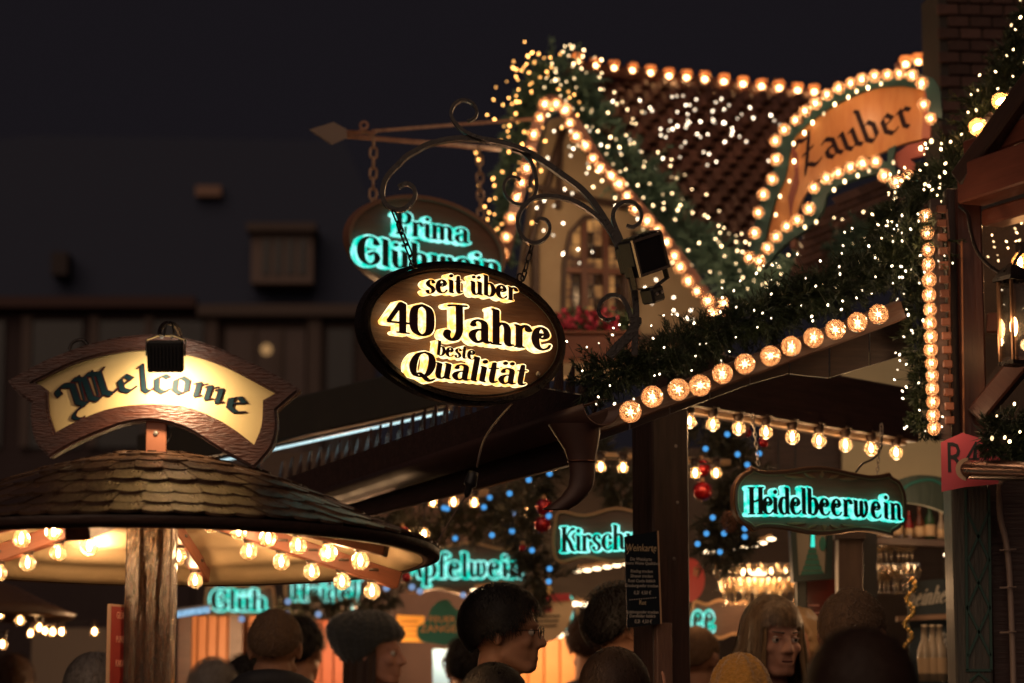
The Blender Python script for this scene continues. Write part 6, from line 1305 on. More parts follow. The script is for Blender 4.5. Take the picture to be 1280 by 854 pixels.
# ---------------------------------------------------------------- bar on the right
bO = P(1130, 640, 10.5); bO.z = 0
br = empty("bar_interior", "dim bar with cream wall and arched green board behind the shaped teal sign", "bar", bO)
def bpart(name, pts, Y, t, mt, yaw=0, front=0, holes=()):
    pl2 = Plane(1130, 640, Y, yaw=yaw); return flat_part(name, pl2, pts, t, mt, br, bO, holes, front)
bpart("cream_wall", [(1053, 440), (1200, 440), (1200, 625), (1053, 605)], 10.6, .04, mat("bar_cream_wall", (.50, .43, .28), .8, noise=(3, .4, (.42, .36, .23))), front=.04)
bpart("dark_planks", [(955, 500), (1056, 500), (1056, 610), (955, 610)], 10.7, .04, M_dark, front=.04)
for x in (972, 993): bpart("plank_joint", [(x, 500), (x + 2, 500), (x + 2, 610), (x, 610)], 10.65, .01, M_black)
bpart("column", [(1044, 600), (1074, 600), (1074, 900), (1044, 900)], 10.0, .1, mat("bar_column_wood", (.13, .07, .045), .5, noise=(4, .2, (.07, .035, .025)), grain=WZ, bump=.4, bscale=8))
bpart("column_side", [(1074.5, 600), (1092, 600), (1092, 900), (1074.5, 900)], 10.05, .1, M_black)
bpart("column_cap", [(1040, 664), (1078, 664), (1078, 676), (1040, 676)], 9.95, .1, M_dark)
bpart("arched_board", catmull([(1100, 620), (1112, 606), (1130, 598), (1150, 595), (1175, 598), (1200, 606)], 4) + catmull([(1200, 652), (1175, 640), (1150, 632), (1125, 630), (1104, 634)], 4), 10.2, .04, mat("green_arched_board", (.05, .07, .05), .5, noise=(5, .3, (.03, .045, .035)), grain=WZ, bump=.5, bscale=8))
m = MB(); q2 = Plane(1130, 640, 10.16); m.tube([(q2.px(a, b)[0], 0, q2.px(a, b)[1]) for a, b in catmull([(1122, 622), (1132, 609), (1146, 602), (1165, 600), (1182, 608), (1192, 614)], 5)], .006, 6); m.ob("arch_trim", mat("teal_arch_trim", (.02, .16, .13), .5), br, M=Matrix.Translation(bO).inverted() @ q2.M)
bpart("back_wall", [(1090, 630), (1210, 630), (1210, 900), (1090, 900)], 11.4, .04, M_bw)
bpart("shelf", [(1090, 675), (1210, 680), (1210, 688), (1090, 683)], 10.7, .15, M_dark)
M_slate = mat("chalkboard_slate", (.018, .032, .042), .6)
bpart("chalkboard", [(1135, 728), (1202, 722), (1202, 766), (1135, 770)], 10.8, .02, M_slate)
bpart("chalkboard", [(1135, 778), (1202, 774), (1202, 854), (1135, 854)], 10.8, .02, M_slate)
bpart("board_rail", [(1120, 771), (1202, 767), (1202, 773), (1120, 777)], 10.75, .03, mat("pale_rail", (.30, .18, .11), .5))
q2 = Plane(1170, 750, 10.77); M_chalk = mat("chalk_letters", (.52, .48, .40), .7, em=(.5, .4, .3), es=.02)  # slight emission put into the chalk to brighten the lettering
ch_ = empty("chalk_lettering", "white hand-lettered wine names on the dark slates between bar column and right pillar", "lettering", q2.M)
letters(ch_, q2, 'J', "heinhessen", (1133, 759), (1212, 749), 14, M_chalk, slant=.35, rot=False)
letters(ch_, q2, 'J', "iesling", (1148, 812), (1202, 808), 12, M_chalk, slant=.35)
letters(ch_, q2, 'J', "gunder", (1178, 846), (1220, 843), 12, M_chalk, slant=.35)
M_bott = [mat("brown_bottle", (.12, .035, .015), .12, coat=.5), mat("green_bottle", (.03, .07, .03), .12, coat=.5), mat("clear_bottle", (.35, .28, .2), .1, coat=.5), mat("red_bottle", (.25, .02, .02), .15, coat=.5)]
M_lab = mat("bottle_label", (.55, .38, .22), .6)
def bottle(label, x, yb, Y, h, mt):
    o = P(x, yb, Y); g = empty("bottle", label, "bottle", o, "bottles and jars in the bar"); r = h * .135; m = MB(); m.lathe([(0, 0), (r, 0), (r * 1.0, h * .55), (r * .45, h * .72), (r * .35, h * .95), (r * .42, h * .96), (r * .42, h), (0, h)], 12); m.ob("glass", mt, g, smooth=True)
    m = MB(); m.lathe([(r * 1.03, h * .14), (r * 1.03, h * .42)], 12); m.ob("label", M_lab, g, smooth=True)
pos = ["beside the bar column", "second from the column", "third from the column", "near the arch middle", "below the arch crown", "right of the arch crown", "close to the pink poster", "next to the carved pillar"]
for i, x in enumerate((1100, 1111, 1122, 1137, 1150, 1163, 1177, 1190)): bottle("bottle on the upper bar shelf, " + pos[i], x, 676 + i * .4, 10.65, .125 + .02 * (i % 3), M_bott[i % 4])
for i, x in enumerate((1157, 1167, 1176)): bottle("%s clear bottle standing in the rack before the slates" % ("left", "middle", "right")[i], x, 852, 10.4, .22, M_bott[2])
M_gl = glassy("drinking_glass", (1, .85, .62), tr=.6, gl=.35, rough=.06, tl=.12)
gm_ = MB(); gm_.lathe([(.004, 0), (.03, .001), (.004, .006), (.004, .05), (.022, .065), (.028, .09), (.023, .12)], 12); gme = gm_.me("wine_glass", M_gl, True)
for row, (x0, x1, y, Y, n, wh) in enumerate(((1094, 1142, 742, 10.6, 9, "counter of the bar"), (905, 998, 757, 11.6, 13, "rack above the blond woman"), (900, 996, 738, 11.8, 12, "upper rack above the blond woman"), (1096, 1142, 706, 10.7, 8, "shelf left of the slates"))):
    for k in range(n):
        x = x0 + (x1 - x0) * k / (n - 1) + U(-2, 2); o = link("wine_glass", gme, None, M=Matrix.Translation(P(x, y, Y + U(-.08, .08)))); tag(o, "upturned drinking glass glinting on the %s, %s" % (wh, ("leftmost of its row", "second from the left", "third from the left", "fourth from the left", "fifth from the left", "sixth from the left", "seventh from the left", "eighth from the left", "ninth from the left", "tenth from the left", "eleventh from the left", "twelfth from the left", "rightmost of its row")[k]), "glass", "glasses on the " + wh)
lamp(P(1150, 690, 10.3), 2.2); lamp(P(1130, 620, 9.9), 1.0, (1, .7, .4)); lamp(P(950, 745, 11.2), 2.2)
def spot_(label, x, y, Y): m = MB(); m.lathe([(0, .004), (.03, .004), (.034, .0), (.034, -.006), (.0, -.006)], 14); o = m.ob("ceiling_spot", emit("spot_glow", (1, .72, .45), 4), None, loc=P(x, y, Y), smooth=False); tag(o, label, "spotlight")
spot_("flat ceiling spotlight glowing above the dark slates", 1190, 693, 10.5); spot_("flat ceiling spotlight glowing above the blond woman", 948, 717, 11.4)
for i in range(9):
    x, y = U(940, 985), U(740, 775)
# strings of gold beads
for k in range(14):
    m = MB(); m.ball((0, 0, 0), .009, 8, 6)
gO2 = P(1140, 740, 10.2); gs2 = empty("gold_bead_chain", "twisted gold bead chain hanging in the bar between taps and slates", "decoration", gO2); me = MB(); me.ball((0, 0, 0), .0095, 8, 6); me = me.me("bead", mat("gold_bead", (.75, .48, .14), .2, metal=.9), True)
for k in range(20): link("bead", me, gs2, loc=P(1140 + 5 * math.sin(k * .9) - k * .3, 725 + k * 4.5, 10.2) - gO2)
# poster frame and red menu
pl_ = Plane(1014, 692, 9.7, yaw=8); fr_ = empty("framed_picture", "dark-framed picture of a stepped green tower hanging below the shaped teal sign", "picture", pl_.M)
Fo = [(986, 655), (1040, 655), (1038, 724), (990, 728)]; q = pl_.poly(Fo); m = MB(); m.prism(q, -.02, .02, [offset_loop(q, -.022)]); m.ob("frame", mat("dark_green_frame_wood", (.012, .03, .028), .35), fr_)
m = MB(); m.prism(q, .0, .01); m.ob("picture_sheet", mat("grey_picture", (.30, .26, .20), .35), fr_)
M_gt2 = mat("green_tower_paint", (.02, .16, .12), .4)
for i, (w, y0, y1) in enumerate(((15, 714, 720), (12, 707, 713), (9.5, 700, 706), (7.5, 693, 699), (5.5, 687, 692), (3.2, 660, 686))):
    m = MB(); m.prism(pl_.poly([(1015 - w, y1), (1015 + w, y1), (1015 + w * .86, y0), (1015 - w * .86, y0)]), -.006, -.001); m.ob("tower_tier", M_gt2, fr_)
m = MB(); m.prism(pl_.poly([(1028 + 4 * math.cos(t), 680 + 9 * math.sin(t)) for t in [2 * PI * k / 14 for k in range(14)]]), -.006, -.001); m.ob("clock_oval", M_gt2, fr_)
m = MB(); m.prism(pl_.poly([(1014, 664), (1017, 664), (1018, 684), (1013, 684)]), -.008, -.0062); m.ob("teal_glint", emit("teal_glint", (.05, .8, .6), 1.2, nee=False), fr_)  # painted glint: a small glowing strip laid on the picture
pl_ = Plane(1025, 770, 9.75, yaw=6); mn = empty("red_menu", "glossy dark red menu poster with small lines under the framed picture", "poster", pl_.M)
m = MB(); m.prism(pl_.poly([(1006, 727), (1044, 724), (1044, 860), (1006, 860)]), 0, .01); m.ob("sheet", mat("glossy_dark_red", (.17, .03, .018), .12, noise=(8, .3, (.08, .015, .012))), mn)
for i in range(10): m = MB(); m.prism(pl_.poly([(1010, 756 + i * 9.5), (1024 + 8 * ((i * 7) % 3) / 2, 756 + i * 9.5), (1024 + 8 * ((i * 7) % 3) / 2, 757.6 + i * 9.5), (1010, 757.6 + i * 9.5)]), -.002, -.0005); m.ob("print_line", mat("pink_print", (.65, .3, .25), .6), mn)
m = MB(); a = P(1003, 790, 9.72); m.box(-.018, .018, -.03, .03, 0, a.z + .35, b=.004); tag(m.ob("slim_post", mat("grey_green_post", (.05, .055, .045), .5), None, loc=(a.x, 9.74, 0)), "slim grey-green post left of the red menu poster", "post")
# ---------------------------------------------------------------- people
def fuse(m, voxel, smooth=6):
    me = m.me("tmp_body", [], fix=False); o = bpy.data.objects.new("tmp_body", me); COL.objects.link(o)
    md = o.modifiers.new("r", 'REMESH'); md.mode = 'VOXEL'; md.voxel_size = voxel; md.use_smooth_shade = True
    ms = o.modifiers.new("s", 'SMOOTH'); ms.iterations = smooth; ms.factor = .5
    bpy.context.view_layer.update(); e = o.evaluated_get(bpy.context.evaluated_depsgraph_get()); r = bpy.data.meshes.new_from_object(e)
    bpy.data.objects.remove(o); return r
def cap(m, a, b, ra, rb, n=14):
    """tapered limb piece with round ends"""
    a, b = Vector(a), Vector(b); k = 5; L = (b - a).length; d = (b - a) / max(L, 1e-6); pts, rr = [], []
    for i in range(k): t = PI / 2 * (1 - i / k); pts.append(a - d * ra * math.sin(t)); rr.append(max(ra * math.cos(t), ra * .05))
    pts.append(a); rr.append(ra); pts.append(b); rr.append(rb)
    for i in range(1, k + 1): t = PI / 2 * i / k; pts.append(b + d * rb * math.sin(t)); rr.append(max(rb * math.cos(t), rb * .05))
    m.tube(pts, rr, n)
HZ = 1.60          # head centre height of the standing figure built at the origin, facing -y
def hand(m, W, dirf, pn, curl=.5, side=1, spread=0.0, vsign=False):
    """W wrist, dirf along the fingers, pn palm normal, five separate fingers"""
    W = Vector(W); f = Vector(dirf).normalized(); p = Vector(pn).normalized(); s = f.cross(p).normalized() * side
    for k in range(4): cap(m, W + s * (.012 * (k - 1.5)), W + f * .082 + s * (.0185 * (k - 1.5)), .013, .0115, 10)
    for k, L in enumerate((.068, .078, .073, .058)):
        c = curl if not vsign else (.02 if k < 2 else 1.5); sp = spread * (1.5 - k) * -1 if not vsign else ((-.50, .12, 0, .0)[k]); b = W + f * .085 + s * .0195 * (k - 1.5); d = (f + s * sp).normalized(); a = 0
        for j, q in enumerate((.45, .32, .23)):
            a += c * (.7 if j else .5); dd = (d * math.cos(a) + p * math.sin(a)).normalized(); e = b + dd * L * q * 1.0; cap(m, b, e, .0092 - .0009 * j, .0085 - .0009 * j, 9); b = e
    b = W + f * .022 - s * .028; d = (f * .65 - s * .75 + p * .35).normalized(); e = b + d * .045; cap(m, b - s * -.01, e, .0135, .0105, 9); d2 = (f * .8 - s * .4 + p * .5).normalized(); cap(m, e, e + d2 * .032, .0100, .0085, 9)
def body(male=True, raise_hand=False, voxel=.0062, look=0.0):
    m = MB(); z = HZ; k = 1.0 if male else .93
    m.ball((0, .016, z + .030), (.075, .096, .088), 20, 14); m.ball((0, -.018, z - .035), (.060, .072, .078), 18, 12); m.ball((0, -.060, z - .086), (.032 * k, .028, .022), 12, 8)
    for s in (-1, 1):
        cap(m, (s * .050, -.005, z - .060), (s * .022, -.062, z - .092), .020, .016); m.ball((s * .038, -.062, z - .022), (.022, .020, .020), 10, 8)      # jaw, cheek
        cap(m, (s * .012, -.083, z + .022), (s * .045, -.064, z + .024), .011 if male else .007, .009 if male else .006)                                                    # brow
        m.ball((s * .031, -.072, z + .004), (.013, .012, .010), 10, 8)
        m.ball((s * .012, -.094, z - .031), (.0085, .010, .008), 8, 6)                                                                   # nostril
        m.ball((s * .077, .012, z - .006), (.009, .019, .031), 12, 10, Matrix.Rotation(s * .35, 3, 'Z').to_4x4()); m.ball((s * .082, .020, z + .006), (.008, .014, .018), 10, 8)
    cap(m, (0, -.084, z + .012), (0, -.104, z - .026), .008, .0125); cap(m, (-.020, -.082, z - .054), (.020, -.082, z - .054), .0075, .0075); cap(m, (-.017, -.082, z - .066), (.017, -.082, z - .066), .0085, .0085)
    cap(m, (0, .020, z - .07), (0, .030, z - .20), .056 * k, .062 * k)
    cap(m, (0, .03, z - .17), (0, .02, z - .26), .075, .12); m.ball((0, .02, z - .36), (.165 * k, .115, .17), 18, 12); cap(m, (-.12 * k, .02, z - .245), (.12 * k, .02, z - .245), .06, .06)
    m.ball((0, .01, z - .54), (.145 * k, .10, .18), 16, 10); m.ball((0, .015, z - .72), (.165, .115, .13), 16, 10)
    for s in (-1, 1):
        cap(m, (s * .085, .01, z - .76), (s * .09, 0, z - 1.13), .082, .055); cap(m, (s * .09, .0, z - 1.13), (s * .09, .02, z - 1.50), .052, .036); cap(m, (s * .09, .03, z - 1.56), (s * .095, -.13, z - 1.575), .034, .026)
        if raise_hand and s == 1:
            A, E, Wp = Vector((.175 * k, .02, z - .25)), Vector((.24, -.14, z - .42)), Vector(raise_hand)
            cap(m, A, E, .050, .042); cap(m, E, Wp, .040, .027); hand(m, Wp, Vector((-.30, .05, 1)), Vector((-.2, -1, 0)), side=1, vsign=True)
        else:
            A, E, Wp = Vector((s * .185 * k, .03, z - .25)), Vector((s * .235, .05, z - .53)), Vector((s * .20, -.10, z - .72)); cap(m, A, E, .050, .040); cap(m, E, Wp, .038, .027); hand(m, Wp, Vector((-s * .3, -.7, -.4)), Vector((-s * .8, 0, -.3)), .6, side=s)
    me = fuse(m, voxel, 5 if male else 8)
    n = len(me.vertices); co = np.empty(n * 3); me.vertices.foreach_get("co", co); co = co.reshape(-1, 3)
    for s in (-1, 1):   # eye sockets
        d = co - np.array((s * .031, -.088, z + .004)); w = np.exp(-(d[:, 0] ** 2 / .018 ** 2 + d[:, 1] ** 2 / .03 ** 2 + d[:, 2] ** 2 / .011 ** 2)); co[:, 1] += .007 * w
    d = co - np.array((0, -.09, z - .060)); w = np.exp(-(d[:, 0] ** 2 / .020 ** 2 + d[:, 1] ** 2 / .02 ** 2 + d[:, 2] ** 2 / .0022 ** 2)); co[:, 1] += .004 * w
    me.vertices.foreach_set("co", co.ravel()); me.update(); return me
def coat_me(male=True, big=1.0, collar=.0, hood=False, raise_hand=False):
    m = MB(); z = HZ; k = 1.0 if male else .94; g = .022 * big
    cap(m, (-.135 * k, .02, z - .245), (.135 * k, .02, z - .245), .06 + g, .06 + g); m.ball((0, .02, z - .37), (.175 * k + g, .125 + g, .19), 18, 12); m.ball((0, .015, z - .56), (.165 * k + g, .115 + g, .22), 18, 12); m.ball((0, .015, z - .75), (.18 + g, .13 + g, .18), 16, 10)
    cap(m, (0, .03, z - .19), (0, .02, z - .26), .085, .12 + g)
    if collar:
        for i in range(12):
            a, b = 2 * PI * i / 12, 2 * PI * (i + 1) / 12; f = lambda t: (.082 * math.cos(t), .025 + .078 * math.sin(t), z - .165 + collar * (.5 + .5 * math.sin(t)) * .5); cap(m, f(a), f(b), .019 * big, .019 * big, 8)
    if hood:
        m.ball((0, .105, z - .165), (.115, .075, .075), 16, 10); 
        for i in range(8): a, b = PI * i / 8, PI * (i + 1) / 8; f = lambda t: (.115 * math.cos(t), .03 + .11 * math.sin(t), z - .15 + .05 * math.sin(t)); cap(m, f(a), f(b), .040, .040, 8)
    for s in (-1, 1):
        if raise_hand and s == 1: A, E, Wp = Vector((.175 * k, .02, z - .25)), Vector((.24, -.14, z - .42)), Vector(raise_hand); Wp = E.lerp(Wp, .75)
        else: A, E, Wp = Vector((s * .185 * k, .03, z - .25)), Vector((s * .235, .05, z - .53)), Vector((s * .20, -.10, z - .72))
        cap(m, A, E, .052 + g, .046 + g * .8); cap(m, E, Wp, .044 + g * .8, .038 + g * .5)
    me = fuse(m, .011, 4); return me
def support(az, el):
    x, y, z = math.sin(az) * math.cos(el), -math.cos(az) * math.cos(el), math.sin(el); return 1 / math.sqrt((x / .079) ** 2 + (y / .100) ** 2 + (z / .092) ** 2)
HC = Vector((0, .014, HZ + .028))
def ddir(az, el): return Vector((math.sin(az) * math.cos(el), -math.cos(az) * math.cos(el), math.sin(el)))
def hairline(kind):
    def f(az):
        a = abs((az + PI) % (2 * PI) - PI); d = math.degrees(a)
        pts = {'short': [(0, 34), (35, 30), (55, 8), (72, -14), (88, -22), (100, 0), (115, -28), (140, -44), (180, -50)], 'buzz': [(0, 46), (30, 42), (52, 16), (72, -6), (88, -16), (100, 2), (115, -22), (140, -36), (180, -42)], 'fringe': [(0, 14), (35, 12), (52, -6), (72, -22), (88, -30), (102, -8), (118, -34), (140, -48), (180, -55)],
               'long': [(0, 52), (20, 44), (38, 22), (50, -16), (62, -60), (90, -80), (180, -80)], 'long_open': [(0, 34), (22, 30), (42, 10), (56, -60), (90, -80), (180, -80)], 'hat': [(0, 12), (50, 4), (80, -26), (105, -42), (140, -52), (180, -56)]}[kind]
        for (x0, y0), (x1, y1) in zip(pts, pts[1:]):
            if d <= x1: return math.radians(y0 + (y1 - y0) * (d - x0) / (x1 - x0))
        return math.radians(pts[-1][1])
    return f
def shell(kind, thick, noise=.003, seed=1, bulge=None, knit=0, voln=1.0, na=72, ne=44):
    hl = hairline(kind); m = MB(); r0 = random.Random(seed); ph = [r0.random() * 6 for _ in range(6)]; vs = []
    for j in range(ne + 1):
        el = math.radians(-82 + 172 * j / ne)
        for i in range(na):
            az = 2 * PI * i / na; b = hl(az); w = max(0, min(1, (el - b) / math.radians(9 if kind != 'long' else 26) + .15)); w = w * w * (3 - 2 * w)
            t = thick * (1 + .35 * math.sin(el)) + noise * (math.sin(az * 5 + ph[0] + 3 * el) + math.sin(az * 9 + ph[1] - 4 * el) * .6 + math.sin(el * 11 + ph[2] + az * 2) * .6)
            if knit: t += knit * (math.sin(az * 20) * .6 + math.sin(el * 34 + math.sin(az * 10) * 1.5) * .6)
            if bulge: t += bulge(az, el)
            r = support(az, el) * voln + t * w - .024 * (1 - w); vs.append(HC + ddir(az, el) * r)
    fs = [(j * na + i, j * na + (i + 1) % na, (j + 1) * na + (i + 1) % na, (j + 1) * na + i) for j in range(ne) for i in range(na)] + [tuple(range(na))[::-1]]
    m.add(vs, fs); return m
def strands(kind, thick, n, length, w=.0011, seed=2, drop=None, spread=.25, lift=.002, crown=(.3, 1.25)):
    """hair as fine ribbons combed from the crown along the head, then falling"""
    R = random.Random(seed); hl = hairline(kind); m = MB(); cr = ddir(PI + crown[0] * 0, math.radians(78))
    for _ in range(n):
        az = R.uniform(0, 2 * PI); el = math.asin(R.uniform(-.75, 1)); 
        if el < hl(az) + .03: continue
        d = ddir(az, el); away = (d - cr * d.dot(cr)); away = (away - d * away.dot(d)); 
        if away.length < 1e-3: continue
        away.normalize(); sd = d.cross(away); flow = (away + sd * R.gauss(0, spread)).normalized(); p = HC + d * (support(az, el) + thick * (1 + .35 * math.sin(el)) + R.uniform(0, lift)); stop = math.radians(R.uniform(3, 17)); L = length * R.uniform(.6, 1.15) * (.42 if drop and abs((az + PI) % (2 * PI) - PI) < .95 and el < 1.0 else 1); st = 7; pts = [p]
        for s in range(st):
            q = pts[-1] + flow * (L / st); v = q - HC; aa = math.atan2(v.x, -v.y); ee = math.asin(max(-1, min(1, v.z / v.length)))
            if drop and abs(aa) < .74 and ee < stop: q = pts[-1].copy()
            elif drop and ee < math.radians(-8): flow = (flow * .45 + Vector((v.x * 1.2, v.y * 1.2 + .0, -1)).normalized() * .6 + Vector((R.gauss(0, .05), R.gauss(0, .05), 0))).normalized(); q = pts[-1] + flow * (L / st)
            else:
                rr = support(aa, ee) + thick * (1 + .3 * math.sin(ee)) + lift * .8; q = HC + v.normalized() * max(rr, v.length * .0 + rr); nd = v.normalized(); flow = (flow - nd * flow.dot(nd)).normalized()
            pts.append(q)
        pts = [q + (q - HC).normalized() * (.004 * math.sin(i * 1.1 + az * 9) * (i / st)) for i, q in enumerate(pts)]
        k0 = len(m.v); 
        for s, q in enumerate(pts):
            t = (pts[min(s + 1, st)] - pts[max(s - 1, 0)]).normalized(); nn = (q - HC).normalized(); a = t.cross(nn).normalized() * w * (1 - .6 * s / st); m.v += [tuple(q - a), tuple(q + a)]
        for s in range(st): m.f.append((k0 + 2 * s, k0 + 2 * s + 1, k0 + 2 * s + 3, k0 + 2 * s + 2)); m.m.append(0)
    return m
def curtain(kind, thick, zend, seed=3, open_az=50, vol=.022, flare=0.0):
    """solid under-layer of long hair from the crown down past the ears"""
    m = MB(); na, nz = 60, 22; vs = []; R = random.Random(seed); ph = R.random() * 6; a0, a1 = math.radians(open_az), 2 * PI - math.radians(open_az)
    for j in range(nz + 1):
        t = j / nz; z = .05 - (.05 - zend) * t
        for i in range(na + 1):
            az = a0 + (a1 - a0) * i / na; el = math.atan2(z, .09) if z > -.03 else math.radians(-18); r = support(az, max(el, -.25)) * math.cos(max(el, -.25)) + thick + vol * math.sin(min(1, t * 1.4) * PI * .6) + flare * t * t + .0035 * math.sin(az * 14 + ph + 2 * t)
            vs.append(HC + Vector((math.sin(az) * r, -math.cos(az) * r * 1.0, z)))
        
    n1 = len(vs); vs2 = [HC + Vector(((v - HC).x * .86, (v - HC).y * .86, (v - HC).z)) for v in vs]; q = na + 1
    fs = [(j * q + i, j * q + i + 1, (j + 1) * q + i + 1, (j + 1) * q + i) for j in range(nz) for i in range(na)]; fs += [tuple(x + n1 for x in f)[::-1] for f in fs]
    for j in range(nz): fs += [(j * q, (j + 1) * q, n1 + (j + 1) * q, n1 + j * q), (j * q + na, n1 + j * q + na, n1 + (j + 1) * q + na, (j + 1) * q + na)]
    for i in range(na): fs += [(nz * q + i, nz * q + i + 1, n1 + nz * q + i + 1, n1 + nz * q + i), (i, n1 + i, n1 + i + 1, i + 1)]
    m.add(vs + vs2, fs); return m
M_skin = mat("skin", (.50, .26, .18), .62, spec=.3, noise=(14, .5, (.42, .19, .13)), bump=.15, bscale=90); M_skin2 = mat("warm_skin", (.42, .22, .13), .6, spec=.3, noise=(14, .5, (.34, .16, .10)))
M_hb = mat("black_hair", (.014, .011, .010), .55, spec=.35); M_hbr = mat("dark_brown_hair", (.040, .020, .013), .55, spec=.35); M_hbl = mat("dark_blond_hair", (.32, .20, .11), .42, noise=(9, .25, (.06, .035, .018)), grain=(10, 10, .7)); M_hg = mat("grey_hair", (.25, .22, .20), .45, noise=(30, .3, (.12, .10, .09)), grain=(6, 6, 1)); M_hgi = mat("cropped_ginger_grey_hair", (.20, .12, .07), .6, noise=(60, .3, (.12, .07, .045)))
M_coat = mat("black_coat", (.014, .014, .018), .7, bump=.3, bscale=40); M_coat2 = mat("beige_parka", (.30, .25, .20), .7, bump=.3, bscale=40); M_coat3 = mat("navy_jacket", (.015, .018, .032), .6, bump=.3, bscale=40); M_coat4 = mat("brown_coat", (.06, .035, .025), .7)
def knitm(name, c):
    m = mat(name, c, .85, sheen=.4, noise=(120, .3, tuple(v * .55 for v in c)), bump=1.0, bscale=160); return m
M_kn = knitm("charcoal_knit", (.030, .032, .032)); M_ky = knitm("mustard_knit", (.62, .30, .05))
BM = body(True); BW = body(False); BM.materials.append(M_skin2); BW.materials.append(M_skin)
def under(m_):
    n = m_.name + "_matte"
    if n in MATS: return MATS[n]
    c = m_.copy(); c.name = n; MATS[n] = c; b = c.node_tree.nodes["Principled BSDF"]; b.inputs["Specular IOR Level"].default_value = .08
    for l in list(b.inputs["Roughness"].links): c.node_tree.links.remove(l)
    b.inputs["Roughness"].default_value = .95; return c
_CO = {}
def coat(m_, **k):
    key = (m_.name, tuple(sorted((a, str(b)) for a, b in k.items())))
    if key not in _CO: c = coat_me(**k); c.materials.append(m_); c.polygons.foreach_set("use_smooth", [True] * len(c.polygons)); _CO[key] = c
    return _CO[key]
EYE = MB(); EYE.mi = 0; EYE.ball((0, 0, 0), .0115, 14, 10); EYE.mi = 1; EYE.ball((0, -.0072, 0), (.0062, .0062, .0062), 12, 8)
EYE = EYE.me("eye", [mat("eye_white", (.55, .48, .42), .2), mat("dark_iris", (.03, .018, .012), .1)], True)
def person(label, px, py, Y, yaw, me, hair, coatm, tilt=0, scale=1.0, eyes=False, lean=0, group="visitors in the crowd"):
    """px,py = where the head centre is seen; yaw 0 looks at the camera, 90 looks to the right of the picture"""
    c = P(px, py, Y); sc = c.z / HZ if scale is None else scale; dz = c.z - HZ * sc
    g = empty("person", label, "person", Matrix.Translation((c.x, c.y, dz)) @ Matrix.Rotation(math.radians(yaw), 4, 'Z') @ Matrix.Rotation(math.radians(lean), 4, 'X') @ Matrix.Scale(sc, 4), group)
    b = link("body", me, g); 
    if coatm is not None: link("coat", coatm, g)
    for nm, mb, mt, sm in hair: (mb.ob(nm, mt, g, smooth=sm) if isinstance(mb, MB) else link(nm, mb, g))
    if eyes:
        for s in (-1, 1): link("eye", EYE, g, loc=(s * .031, -.0725, HZ + .003))
    return g
def scl(z, Y, py, px=640): return P(px, py, Y).z / HZ
short = lambda n, kind='short', th=.012, L=.055, seed=1, mt=M_hb, nz=.002: [("hair", shell(kind, th * .75, nz * .5, seed), under(mt), True), ("hair_strands", strands(kind, th * .75, n, L, .0013 if kind != 'buzz' else .0007, seed=seed + 5, spread=.55, lift=max(.004, th * 1.1) if kind != 'buzz' else .004), mt, False)]
# man with glasses, profile to the right
g = person("man in profile with thick black hair and thin glasses, in a dark jacket", 632, 793, 8.1, 82, BM, short(7000, 'short', .012, .055, 4, M_hb, .002), coat(M_coat3, male=True, collar=.06), scale=None, eyes=True)
m = MB()
for s in (-1, 1):
    c = Vector((s * .032, -.102, HZ + .002)); m.tube([c + Vector((.024 * math.cos(t), .004 * abs(math.cos(t)), .016 * math.sin(t))) for t in [2 * PI * k / 20 for k in range(20)]], .0014, 5, closed=True); m.tube([(s * .056, -.098, HZ + .008), (s * .078, -.04, HZ + .008), (s * .084, .01, HZ + .006)], .0014, 5)
m.tube([(-.009, -.104, HZ + .006), (0, -.107, HZ + .009), (.009, -.104, HZ + .006)], .0014, 5); m.ob("glasses", M_iron, g)
# girl in knitted hat
def slouch(az, el):
    a = abs((az + PI) % (2 * PI) - PI); return .060 * math.exp(-((a - PI) / .8) ** 2 - ((el - .45) / .55) ** 2) + .012 * max(0, math.sin(el)) + .006
g = person("girl in profile facing right wearing a slouchy charcoal knitted hat and a beige parka", 470, 819, 10.6, 74, BW, [("knitted_hat", shell('hat', .014, .002, 3, slouch, .0045), M_kn, True), ("hair", curtain('long_open', .004, -.16, 3, 62, .004), M_hbr, True)], coat(M_coat2, male=False, collar=.05, big=1.3), scale=None, eyes=True)
m = MB(); 
# hooded man from behind
person("man seen from behind with cropped ginger hair and a big black hood", 344, 812, 9.3, 178, BM, short(2600, 'buzz', .006, .02, 8, M_hgi, .001), coat(M_coat, male=True, hood=True, big=1.5), scale=None)
# blond woman
g = person("woman with long dark blond hair and fringe looking down, right of the corner post", 945, 800, 8.9, 22, BW, [("hair", shell('long', .005, .002, 6), under(M_hbl), True), ("hair_curtain", curtain("long", .002, -.22, 5, 35, .004, .055), under(M_hbl), True), ("hair_strands", strands('long', .004, 13000, .27, .0010, 9, True, .26, .008), M_hbl, False)], coat(M_coat, male=False, collar=.05), scale=None, eyes=True, lean=4)
mo = mat("lip_pink", (.36, .10, .09), .4); mbw = mat("brow_brown", (.08, .045, .03), .6)
def face_marks(g, brow=True):
    m = MB(); cap(m, (-.016, -.0905, HZ - .0595), (.016, -.0905, HZ - .0595), .0022, .0022, 6); m.ob("mouth_line", mat("mouth_shadow_line", (.12, .03, .03), .6), g)
    for s in (-1, 1):
        m = MB(); cap(m, (s * .016, -.0945, HZ + .023), (s * .046, -.080, HZ + .026), .0026, .0018, 6); m.ob("eyebrow", mbw, g)
        m = MB(); cap(m, (s * .020, -.0870, HZ + .0095), (s * .043, -.0800, HZ + .0075), .0019, .0016, 6); m.ob("eyelid", M_skin, g)
face_marks(g)
